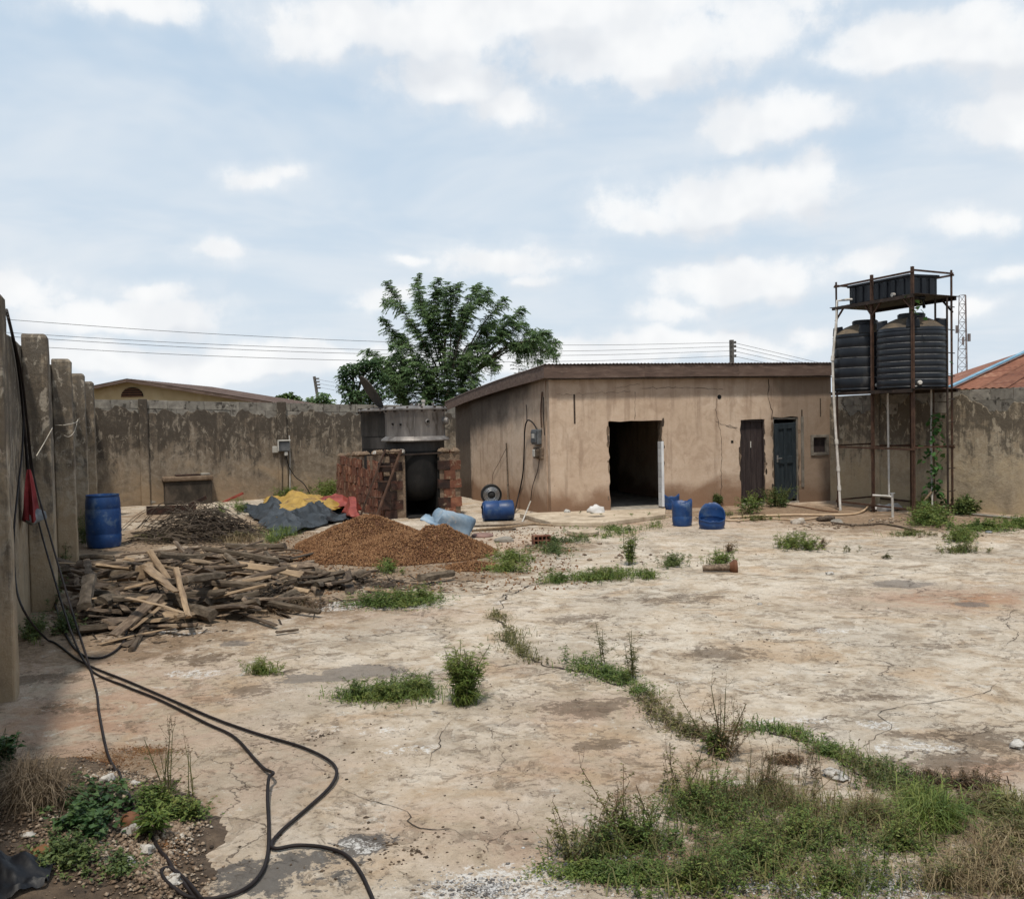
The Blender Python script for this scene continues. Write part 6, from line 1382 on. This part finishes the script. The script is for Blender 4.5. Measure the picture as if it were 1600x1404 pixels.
weeds('greenish grass at the right edge above the dry straw', [E_(1575,1275,50,14),E_(1600,1300,40,16)], grass=700, gh=(.06,.2), gm='weed_olive', stems=20, sh=(.06,.16), leaf=(.03,.01))
weeds('dark dead weed litter along the upper edge of the lower right weeds', [E_(1450,1225,60,12),E_(1520,1230,50,10),E_(1540,1262,60,12)], stems=90, sh=(.03,.1), lpp=12, leaf=(.025,.011), lm='weed_brown', mat_n=420, grass=700, gh=(.03,.12), gm='straw_dark')
weeds('slender seed stalks standing before the dry grass', [E_(1200,1240,40,12),E_(1270,1225,60,10),E_(1330,1230,60,10)], stems=24, sh=(.1,.24), lpp=10, leaf=(.02,.007), lm='weed_brown', seeds=60, lean=.3)
# far yard
weeds('green weed strip along the far crack right of the brown heap', [('l',[(840,912),(880,908),(930,905),(985,898),(1020,903)],12),E_(945,904,50,5)], stems=90, sh=(.05,.18), lpp=14, leaf=(.05,.014), grass=900, gh=(.05,.18), mat_n=160)
weeds('tall single weed rising behind the far crack weeds', [E_(984,882,6,4)], stems=12, sh=(.3,.55), lpp=34, leaf=(.06,.018), lm='weed_bright', lean=.2)
weeds('yellow-green weeds at the right foot of the brown heap', [E_(800,876,34,9),E_(790,892,40,5)], stems=70, sh=(.05,.2), lpp=14, leaf=(.055,.018), lm='weed_bright', grass=300, mat_n=120)
weeds('dark weeds between the hollow block and the brown heap', [E_(865,862,36,10),E_(900,846,30,4),E_(870,848,30,5)], stems=70, sh=(.05,.16), lpp=12, leaf=(.05,.018), lm='weed_dark', mat_n=120, grass=120)
weeds('low weed strip before the apron and big doorway', [('l',[(880,832),(930,842),(980,832),(1030,822)],8),E_(960,828,60,4),E_(990,812,50,4)], stems=60, sh=(.04,.14), lpp=12, leaf=(.05,.018), grass=500, gh=(.04,.14), mat_n=120)
weeds('dark weeds under the white sack by the wall', [E_(925,809,22,3)], stems=20, sh=(.05,.14), lpp=12, leaf=(.05,.02), lm='weed_dark')
weeds('small round weed clump left of the yard log', [E_(1050,884,22,5)], stems=40, sh=(.06,.2), lpp=14, leaf=(.05,.016), lm='weed_dark', grass=80)
weeds('pale weed tuft growing behind the yard log', [E_(1125,880,28,5)], stems=36, sh=(.06,.22), lpp=14, leaf=(.05,.018), lm='weed_bright', grass=100, gm='weed_olive')
weeds('reddish dry weed tuft behind the pale one near the log', [E_(1140,862,12,4)], stems=14, sh=(.06,.18), lpp=10, leaf=(.04,.015), lm='weed_brown', grass=60, gm='straw_dark')
weeds('bushy weed clump alone in the middle of the far yard', [E_(1240,855,32,6),E_(1262,858,26,4)], stems=80, sh=(.07,.26), lpp=14, leaf=(.055,.018), lm='weed_bright', grass=200, gh=(.05,.15), gm='weed_olive')
weeds('scrubby dry weed right of the bushy far clump', [E_(1285,856,12,4)], stems=14, sh=(.06,.2), lpp=8, leaf=(.04,.014), lm='weed_brown')
weeds('tiny dry weed tuft near the shallow slab edge', [E_(1325,862,18,3)], stems=12, sh=(.04,.12), lpp=8, leaf=(.03,.012), lm='weed_olive')
weeds('tiny weed tuft alone on the pale slab', [E_(1386,873,11,2.5)], stems=12, sh=(.03,.1), lpp=8, leaf=(.03,.012), lm='weed_olive')
weeds('rounded green weed clump near the right wall', [E_(1502,845,30,7)], stems=90, sh=(.08,.24), lpp=16, leaf=(.05,.016), lm='weed_green', grass=120)
weeds('olive weed strip in front of the rounded clump', [E_(1500,862,38,5)], stems=60, sh=(.04,.14), lpp=12, leaf=(.04,.014), lm='weed_olive', grass=120)
weeds('low weed strip left of the rounded clump', [E_(1420,836,44,4)], stems=50, sh=(.03,.12), lpp=12, leaf=(.04,.014), lm='weed_olive', grass=160)
weeds('leafy weeds spreading at the foot of the tank stand', [E_(1455,818,34,9),E_(1445,800,18,8)], stems=130, sh=(.1,.36), lpp=16, leaf=(.07,.03), lm='weed_green', mat_n=160)
weeds('long green weed bed along the right wall', [E_(1540,828,60,5),E_(1590,822,40,5)], stems=120, sh=(.06,.2), lpp=14, leaf=(.06,.022), lm='weed_green', mat_n=260)
weeds('dark bush of broad leaves by the right wall post', [E_(1508,803,28,4)], stems=60, sh=(.12,.38), lpp=14, leaf=(.10,.055), lm='weed_dark')
weeds('dark bush growing against the building left of the brown door', [E_(1118,791,11,2.5)], stems=30, sh=(.15,.34), lpp=20, leaf=(.08,.03), lm='weed_dark', lean=.6)
weeds('leafy weeds before the brown plank door', [E_(1180,794,18,3),E_(1170,802,20,3)], stems=40, sh=(.1,.4), lpp=14, leaf=(.07,.03), lm='weed_green')
weeds('dark leafy weeds climbing at the foot of the teal door', [E_(1212,791,16,3)], stems=44, sh=(.15,.50), lpp=16, leaf=(.07,.03), lm='weed_dark')
weeds('thin weed strip before the hose', [E_(1185,812,50,3),E_(1135,805,30,3)], stems=40, sh=(.04,.14), lpp=10, leaf=(.05,.018), lm='weed_olive', grass=200)
# left side
weeds('fine leafy weed beside the tall blue drum', [E_(132,848,8,6)], stems=20, sh=(.2,.6), lpp=26, leaf=(.05,.016), lm='weed_dark', lean=.3)
weeds('dark weeds growing between the second and third pillars', [E_(78,945,14,16),E_(100,880,8,14)], stems=60, sh=(.12,.42), lpp=16, leaf=(.05,.02), lm='weed_dark')
weeds('dark weeds at the wall foot behind the first pillar', [E_(52,995,16,12),E_(100,985,20,8)], stems=80, sh=(.06,.24), lpp=16, leaf=(.045,.018), lm='weed_dark', grass=100)
weeds('green bush growing by the back wall left of the switch box', [E_(400,775,22,3)], stems=70, sh=(.15,.5), lpp=14, leaf=(.09,.035), lm='weed_green', lean=.8)
weeds('bright green bush behind the yellow tarpaulin', [E_(512,778,24,3)], stems=70, sh=(.2,.55), lpp=14, leaf=(.09,.035), lm='weed_bright', lean=.7)
weeds('low green weeds behind the middle of the yellow tarpaulin', [E_(455,778,30,3)], stems=60, sh=(.12,.36), lpp=14, leaf=(.08,.03), lm='weed_green', lean=.7)
weeds('weeds between the brushwood and the black tarpaulin', [E_(375,800,16,6),E_(345,805,20,5)], stems=40, sh=(.1,.35), lpp=14, leaf=(.06,.025), lm='weed_green')
weeds('dry grass spilling right of the brushwood', [E_(395,835,30,10),E_(370,845,40,8)], grass=900, gh=(.06,.26), gm='straw', stems=20, sh=(.06,.2), lm='weed_olive', leaf=(.04,.015))
weeds('greenish dry grass left of the brushwood', [E_(245,842,40,6)], grass=600, gh=(.06,.22), gm='weed_olive', stems=24, sh=(.05,.16), lm='weed_olive', leaf=(.04,.012))
weeds('grass growing along the left foot of the brown heap', [E_(445,835,28,9),E_(425,845,20,6)], grass=500, gh=(.06,.26), gm='weed_green', stems=40, sh=(.06,.2), lm='weed_green', leaf=(.05,.018))
# rubble mound plants
weeds('broad-leaved weeds growing on the rubble mound', [E_(130,1330,50,36),E_(150,1290,40,20)], stems=46, sh=(.03,.15), lpp=7, leaf=(.050,.033), lm='broad_leaf', mat_n=40, lean=1.3)
weeds('small leafy weeds round the straight cable on the rubble', [E_(245,1275,50,14),E_(290,1285,30,8)], stems=90, sh=(.04,.14), lpp=12, leaf=(.03,.014), lm='weed_green', mat_n=120)
weeds('bare branching weed with few leaves right of the rubble mound', [E_(262,1270,8,3),E_(300,1285,8,3)], stems=9, sh=(.25,.42), lpp=9, leaf=(.022,.009), lm='weed_olive', seeds=20, lean=.5)
weeds('bright long-leaved sprig beside the cable on the rubble', [E_(238,1330,8,8)], stems=8, sh=(.08,.15), lpp=7, leaf=(.09,.022), lm='weed_bright', lean=.8)
weeds('leafy green plant cut off by the left edge of the photo', [E_(2,1235,14,8)], stems=20, sh=(.12,.26), lpp=10, leaf=(.06,.036), lm='broad_leaf')
weeds('dry straw heaped over the top of the rubble mound', [E_(40,1285,45,30),E_(80,1290,40,14)], grass=1500, gh=(.10,.3), gw=.0035, gm='straw_dark', lean=.9)
weeds('scattered low green leaves at the bottom of the rubble mound', [E_(110,1385,60,20),E_(190,1385,40,16)], stems=40, sh=(.03,.1), lpp=10, leaf=(.03,.016), lm='weed_dark', mat_n=160)

# creeper on the tank stand
def creeper():
    random.seed(80); base = G(1462,804); root = thing('creeper', 'heart-leaved creeper climbing the tank stand pipes', 'creeper', base); lv, st = Veg(), Veg(); P = []; 
    for k in range(150):
        t = random.random(); py = 795-150*t**1.1; px = 1460+random.gauss(0,7 if t > .25 else 13); P.append(DP(px,py,19.0+random.uniform(-.12,.12)))
    for k in range(26): P.append(DP(1474+random.gauss(0,3),505+80*random.random(),18.75+random.uniform(-.1,.1)))
    for k in range(8): P.append(DP(1428+random.gauss(0,10),478+random.gauss(0,10),18.2+random.uniform(0,.2)))
    P = np.array(P); N = len(P); az = rng.uniform(0,6.28,N); lv.leaves(P,np.stack([np.cos(az),np.sin(az)-.3,rng.uniform(-1.0,-.2,N)],1),rng.uniform(.08,.16,N),rng.uniform(.07,.13,N),.1)
    A = [DP(1460+4*math.sin(k*.9),800-150*k/14,19.0) for k in range(15)]; A = np.array(A); st.stems(A[:-1],A[1:],np.full(14,.006))
    B = np.array([DP(1474+2*math.sin(k),590-85*k/8,18.75) for k in range(9)]); st.stems(B[:-1],B[1:],np.full(8,.005))
    C_ = np.array([DP(1440-12*k/5+4*math.sin(k*2),470+18*k/5,18.25) for k in range(6)]); st.stems(C_[:-1],C_[1:],np.full(5,.005))
    lv.obj('leaves','vine_leaf',root); st.obj('stems','weed_olive',root)
creeper()

# ---- trees beyond the wall
def frond_tree():
    random.seed(90); Y = 34.0; base = DP(690,690,Y); base.z = 0; root = thing('leafy_tree', 'feathery green tree rising behind the furnace and building', 'tree', base)
    tr = MB(); fr = []          # fronds: (pos, dir, length)
    def limb(pts, r0, r1): 
        S = spline(pts,5); tr.tube(S, [r0+(r1-r0)*i/(len(S)-1) for i in range(len(S))], 6, False); return S
    J = DP(700,610,Y); limb([base,base.lerp(J,.5)+Vector((.1,0,0)),J],.16,.10)
    shoots = [((605,440),(665,540)),((652,430),(682,530)),((683,434),(690,530)),((702,448),(694,540)),((717,442),(704,540)),((748,447),(712,540)),((765,452),(718,530)),((790,466),(745,520)),((818,482),(765,540)),((596,497),(645,585)),((640,500),(672,575)),((822,506),(775,540)),((858,520),(785,545)),((873,535),(790,545)),((872,556),(800,540)),((845,566),(800,545)),((835,540),(780,535)),((780,573),(735,560)),((760,560),(730,540)),((625,520),(665,585)),((655,470),(680,545)),((675,470),(690,545)),((735,480),(708,545)),((770,500),(730,550)),((568,547),(625,605)),((745,590),(715,610)),((790,520),(740,545)),((700,500),(696,560)),((640,560),(670,600)),((720,520),(705,580))]
    for k in range(70):
        px = random.uniform(585,748); py = random.uniform(565,640); bx = px+(690-px)*.35; shoots.append(((px,py-random.uniform(8,30)),(bx,py+30)))
    for k in range(14):      # inner fill, irregular
        px = random.gauss(690,48); py = random.uniform(470,600); shoots.append(((px+random.uniform(-26,26),py-random.uniform(14,34)),(px*.8+138,py+26)))
    for k in range(22):
        a, b = random.choice(shoots[:26]); t = random.uniform(.35,.75); bx, by = b[0]+(a[0]-b[0])*t, b[1]+(a[1]-b[1])*t; shoots.append(((bx+random.uniform(-34,34),by-random.uniform(2,30)),(bx,by)))
    main = 30
    for si, ((tx,ty),(bx,by)) in enumerate(shoots):
        d = random.uniform(-1.3,1.3); b = DP(bx,by,Y+d*.4); t = DP(tx,ty,Y+d); low = si >= main
        mid = b.lerp(t,.5)+Vector((random.uniform(-.15,.15),random.uniform(-.2,.2),random.uniform(-.05,.2)))
        S = limb([J.lerp(b,.4),b,mid,t], .034, .006) if not low else limb([b,mid,t],.010,.005)
        L = (t-b).length; n = int(44*L) if not low else 30
        for k in range(n):
            u = .10+.90*(k+random.random())/n; p = b.lerp(mid,u*2) if u < .5 else mid.lerp(t,u*2-1); ax_ = (t-b).normalized()
            a = random.uniform(0,6.28); o = ax_.orthogonal().normalized(); o = Matrix.Rotation(a,3,ax_) @ o
            D = (o*.9+ax_*.35+Vector((0,0,.15))).normalized(); fr.append((p, D, random.uniform(.16,.42)*(1.0 if u < .85 else .7)))
    part('trunk', MB().add([tuple(Vector(v)-base) for v in tr.v], tr.f), Mt('bark'), root, smooth=60)
    P = np.array([f[0] for f in fr]); D = unit(np.array([f[1] for f in fr])); L = np.array([f[2] for f in fr]); n = 10; lv = Veg()
    t = (np.arange(n)+.5)/n
    C = P[:,None]+D[:,None]*(L[:,None]*t)[...,None]; C[...,2] -= (L[:,None]*.42*t**2)
    sd = unit(np.cross(D,np.array([0,0,1.])))
    for s in (1,-1):
        dd = sd[:,None]*s+D[:,None]*.45+np.array([0,0,-.25]); dd = np.broadcast_to(dd,C.shape)+rng.normal(0,.12,C.shape); N = C.shape[0]*n
        lv.leaves(C.reshape(-1,3),dd.reshape(-1,3),rng.uniform(.07,.15,N),rng.uniform(.026,.046,N),.18)
    lv.obj('crown','tree_leaf',root)
frond_tree()
def leaf_tree(label, blobs, Y, mat, lsize=.2, dens=1.0, group=None, trunk_px=None, cat='tree', name='leafy_tree'):
    pts = []; cen = []
    for px, py, rx, ry, n in blobs:
        c = DP(px,py,Y); k = Y/FPX; cen.append(c)
        for _ in range(int(n*dens)):
            v = Vector((random.gauss(0,1),random.gauss(0,1),random.gauss(0,1))).normalized()*random.random()**.35; pts.append((c.x+v.x*rx*k,c.y+v.y*rx*k,c.z+v.z*ry*k))
    tx = trunk_px if trunk_px else blobs[0][0]; base = DP(tx,690,Y); base.z = 0; root = thing(name, label, cat, base, 0, group)
    mb = MB(); J = DP(tx,640,Y); mb.tube([base,J],[.12,.08],6)
    for c in cen: mb.tube(spline([J,J.lerp(c,.5)+Vector((0,0,.15)),c],3),[.05]*6+[.012],5,False)
    part('trunk', MB().add([tuple(Vector(v)-base) for v in mb.v], mb.f), Mt('bark'), root, smooth=60)
    lv = Veg(); P = np.array(pts); N = len(P); az = rng.uniform(0,6.28,N); lv.leaves(P,np.stack([np.cos(az),np.sin(az),rng.uniform(-.7,.3,N)],1),lsize*rng.uniform(.6,1.2,N),lsize*.55*rng.uniform(.6,1.2,N),.2); lv.obj('crown',mat,root)
random.seed(95)
leaf_tree('dark broad-leaved tree left of the feathery tree, behind the wall', [(552,578,22,12,240),(575,570,20,10,200),(588,590,18,12,160),(545,605,18,14,160),(565,622,30,14,320),(590,615,24,16,240),(535,590,10,8,50)], 32.5, 'tree_leaf_dark', .17, 1.9)
leaf_tree('small olive treetop showing above the back wall pillar', [(440,622,9,7,80),(452,618,8,6,70),(462,624,8,6,60)], 52, 'bush_leaf', .28, 1.4)
leaf_tree('small green treetop beside the leaning pole', [(488,626,12,6,80),(505,620,10,8,90),(514,628,8,6,60)], 50, 'tree_leaf', .3, 1.2)

# ================================================================== BEYOND THE WALLS
def far_house():
    Y = 36.0; ap = DP(206,594,Y); rt = DP(424,629,Y); c = Vector((ap.x,Y,0)); root = thing('gabled_house', 'cream gabled house with a brown roof behind the back wall', 'house', c, 0)
    hw = rt.x-ap.x; dz = ap.z-rt.z; z1 = ap.z; D_ = 9.0; wl = hw-.5; ze = z1-dz*wl/hw
    part('wall', MB().add([(-wl,0,0),(wl,0,0),(wl,0,ze),(0,0,z1-.04),(-wl,0,ze),(-wl,D_,0),(wl,D_,0),(wl,D_,ze),(0,D_,z1-.04),(-wl,D_,ze)],[(0,1,2,3,4),(5,9,8,7,6),(1,6,7,2),(0,4,9,5)]), Mt('cream_wall'), root)
    for s in (-1,1):
        n = 7; w = (D_+.9)/n
        for k in range(n):
            y0 = -.45+k*w; mb = MB(); vs = []; fs = []
            for j in range(9):
                y = y0+(w+.03)*j/8; b = .02*math.cos(j*math.pi); vs += [(0,y,z1+.03+b),(s*(hw+.15),y,z1+.03+b-dz*(hw+.15)/hw)]
            fs = [(2*j,2*j+1,2*j+3,2*j+2) for j in range(8)]; part('roof_sheet', mb.add(vs,fs), Mt('brown_roof'), root)
        part('barge_board', MB().bar((0,-.46,z1-.03),(s*(hw+.15),-.46,z1-.03-dz*(hw+.15)/hw),.04,.10), Mt('fascia_wood'), root)
    mb = MB(); n = 10; poly = [(.42*math.cos(math.pi*k/n),.36*math.sin(math.pi*k/n)) for k in range(n+1)]; m = Matrix.Translation((0,0,z1-.62)) @ Matrix.Rotation(R(90),4,'X')
    v = part('gable_vent', mb.prism(poly,.003,.03,m), Mt('soot_shade_black'), root)  # black panel, the shade behind the louvres as colour
    for k in range(4):
        w = .40*math.sqrt(max(0,1-((k*.08+.04)/.36)**2)); part('louvre', MB().box(-w,w,-.06,-.031,z1-.62+k*.085+.01,z1-.62+k*.085+.05), Mt('rind_brown'), v)
far_house()
def red_roof():
    A = DP(1486,608,30); Bp = DP(1640,536,33.5); c = Vector((A.x,A.y,0)); root = thing('roofed_house', 'house with a rusty red roof and blue ridge trim past the right wall', 'house', c, 0)
    e0 = Vector((0,0,A.z)); e1 = Vector((12,-3.2,A.z)); r0 = Bp-c; r1 = Vector((12,1.5,r0.z)); n = 16
    for k in range(n):
        u0, u1 = k/n, (k+1)/n+.006; mb = MB(); vs = []; w = 8
        for j in range(w+1):
            u = u0+(u1-u0)*j/w; d = .018*math.cos(j*math.pi); a = e0.lerp(e1,u); b = r0.lerp(r1,u); vs += [(a.x,a.y,a.z+d+.012*(k%2)),(b.x,b.y,b.z+d+.012*(k%2))]
        part('roof_sheet', mb.add(vs, [(2*j,2*j+2,2*j+3,2*j+1) for j in range(w)]), Mt('rust_roof'), root)
    back0 = Vector((1.2,7.5,A.z)); back1 = Vector((12,6,A.z)); part('roof_back', MB().add([e0,r0,back0],[(0,1,2)]).add([r0,r1,back1,back0],[(0,1,2,3)]), Mt('rust_roof'), root)
    part('ridge_trim', MB().bar(e0+Vector((-.08,-.05,.07)),r0+Vector((-.02,0,.09)),.15,.05), Mt('blue_trim'), root)
    part('wall', MB().prism([(.35,-.0),(11.6,-2.9),(11.6,5.4),(1.4,7.0)],0,A.z-.02), Mt('cream_wall'), root)
red_roof()
def mast():
    Y = 150.0; b = DP(1506,632,Y); z1 = DP(1505,461,Y).z; root = thing('radio_mast', 'thin lattice radio mast far behind the tank stand', 'mast', (b.x,Y,0)); n = 14; hw = lambda z: 1.05-.45*z/z1; zs = [z1*k/n for k in range(n+1)]
    for i in range(3):
        a = i*2.094+.5; part('mast_leg', MB().bar((hw(0)*math.cos(a),hw(0)*math.sin(a),0),(hw(z1)*math.cos(a),hw(z1)*math.sin(a),z1),.10), Mt('mast_steel'), root)
    for k in range(n):
        for i in range(3):
            a, c = i*2.094+.5, (i+1)*2.094+.5; p = (hw(zs[k])*math.cos(a),hw(zs[k])*math.sin(a),zs[k]); q = (hw(zs[k+1])*math.cos(c),hw(zs[k+1])*math.sin(c),zs[k+1]); r = (hw(zs[k+1])*math.cos(a),hw(zs[k+1])*math.sin(a),zs[k+1])
            part('brace', MB().bar(p,q,.05).bar(r,q,.05), Mt('mast_steel'), root)
    for z, a in ((z1*.63,.2),(z1*.70,2.4),(z1*.60,4.2)): part('antenna', MB().box(.8,1.15,-.15,.15,z,z+1.2,Matrix.Rotation(a,4,'Z')), Mt('mast_steel'), root)
mast()
def pole_line():
    Y = 72.0; top = DP(1143,531,Y); root = thing('utility_pole', 'utility pole with insulators standing behind the low building', 'pole', (top.x,Y,0))
    part('shaft', MB().box(-.15,.15,-.13,.13,0,top.z), Mt('pole_grey'), root, bevel=.02); pts = [DP(1145,y,Y-.1) for y in (535,541,548,556)]
    for p in pts: part('insulator', MB().lathe([(.06,-.1),(.11,-.05),(.06,0),(.11,.05),(.06,.1)],10,Matrix.Translation((.24,-.1,p.z))), Mt('pole_grey'), root, smooth=50)
    L = thing('utility_pole', 'leaning thin pole far behind the back wall', 'pole', DP(498,690,85)*1.0); L.location.z = 0
    t, b = DP(491,588,85), DP(498,632,85); t2 = t+(t-b)*0; bb = b+(b-t)*((b.z)/(t.z-b.z)); wpart('shaft', MB().bar(bb,t,.22), Mt('pole_grey'), L)
    for k in range(4): q = t.lerp(b,.08+.11*k); wpart('insulator', MB().bar(q+Vector((.05,-.1,0)),q+Vector((.42,-.1,0)),.12), Mt('pole_grey'), L)
    left = [(-120,487),(-120,508),(-120,516),(-120,528)]; labs = ('topmost','second','third','lowest')
    for k, p in enumerate(pts):
        q = DP(left[k][0],left[k][1]+{0:2,1:3,2:1,3:3}[k],50); M_ = p.lerp(q,.5); M_.z -= .75
        solo('power_line', MB().tube(spline([p,p.lerp(q,.25)-Vector((0,0,.56)),M_,p.lerp(q,.75)-Vector((0,0,.56)),q],8),.016,4,False), 'wire_dark', labs[k]+' overhead wire running left from the utility pole', 'wire', 'overhead wires')
        e = DP(1400,590+5*k,95); solo('power_line', MB().tube([p,p.lerp(e,.5)-Vector((0,0,.15)),e],.018,4,False), 'wire_dark', labs[k]+' overhead wire dropping right behind the tanks', 'wire', 'overhead wires')
    P = thing('utility_pole', 'utility pole hidden behind the water tanks', 'pole', DP(1400,690,95)); P.location = (DP(1400,640,95).x,95,0); part('shaft', MB().box(-.15,.15,-.13,.13,0,6.0), Mt('pole_grey'), P)
    for k in range(3):
        q = DP(493,592+6*k,85); e = DP(640,612+6*k,85); solo('power_line', MB().tube([q,q.lerp(e,.5)-Vector((0,0,.2)),e],.012,3,False), 'wire_dark', ('upper','middle','lower')[k]+' faint wire strung right from the leaning pole', 'wire', 'overhead wires')
pole_line()
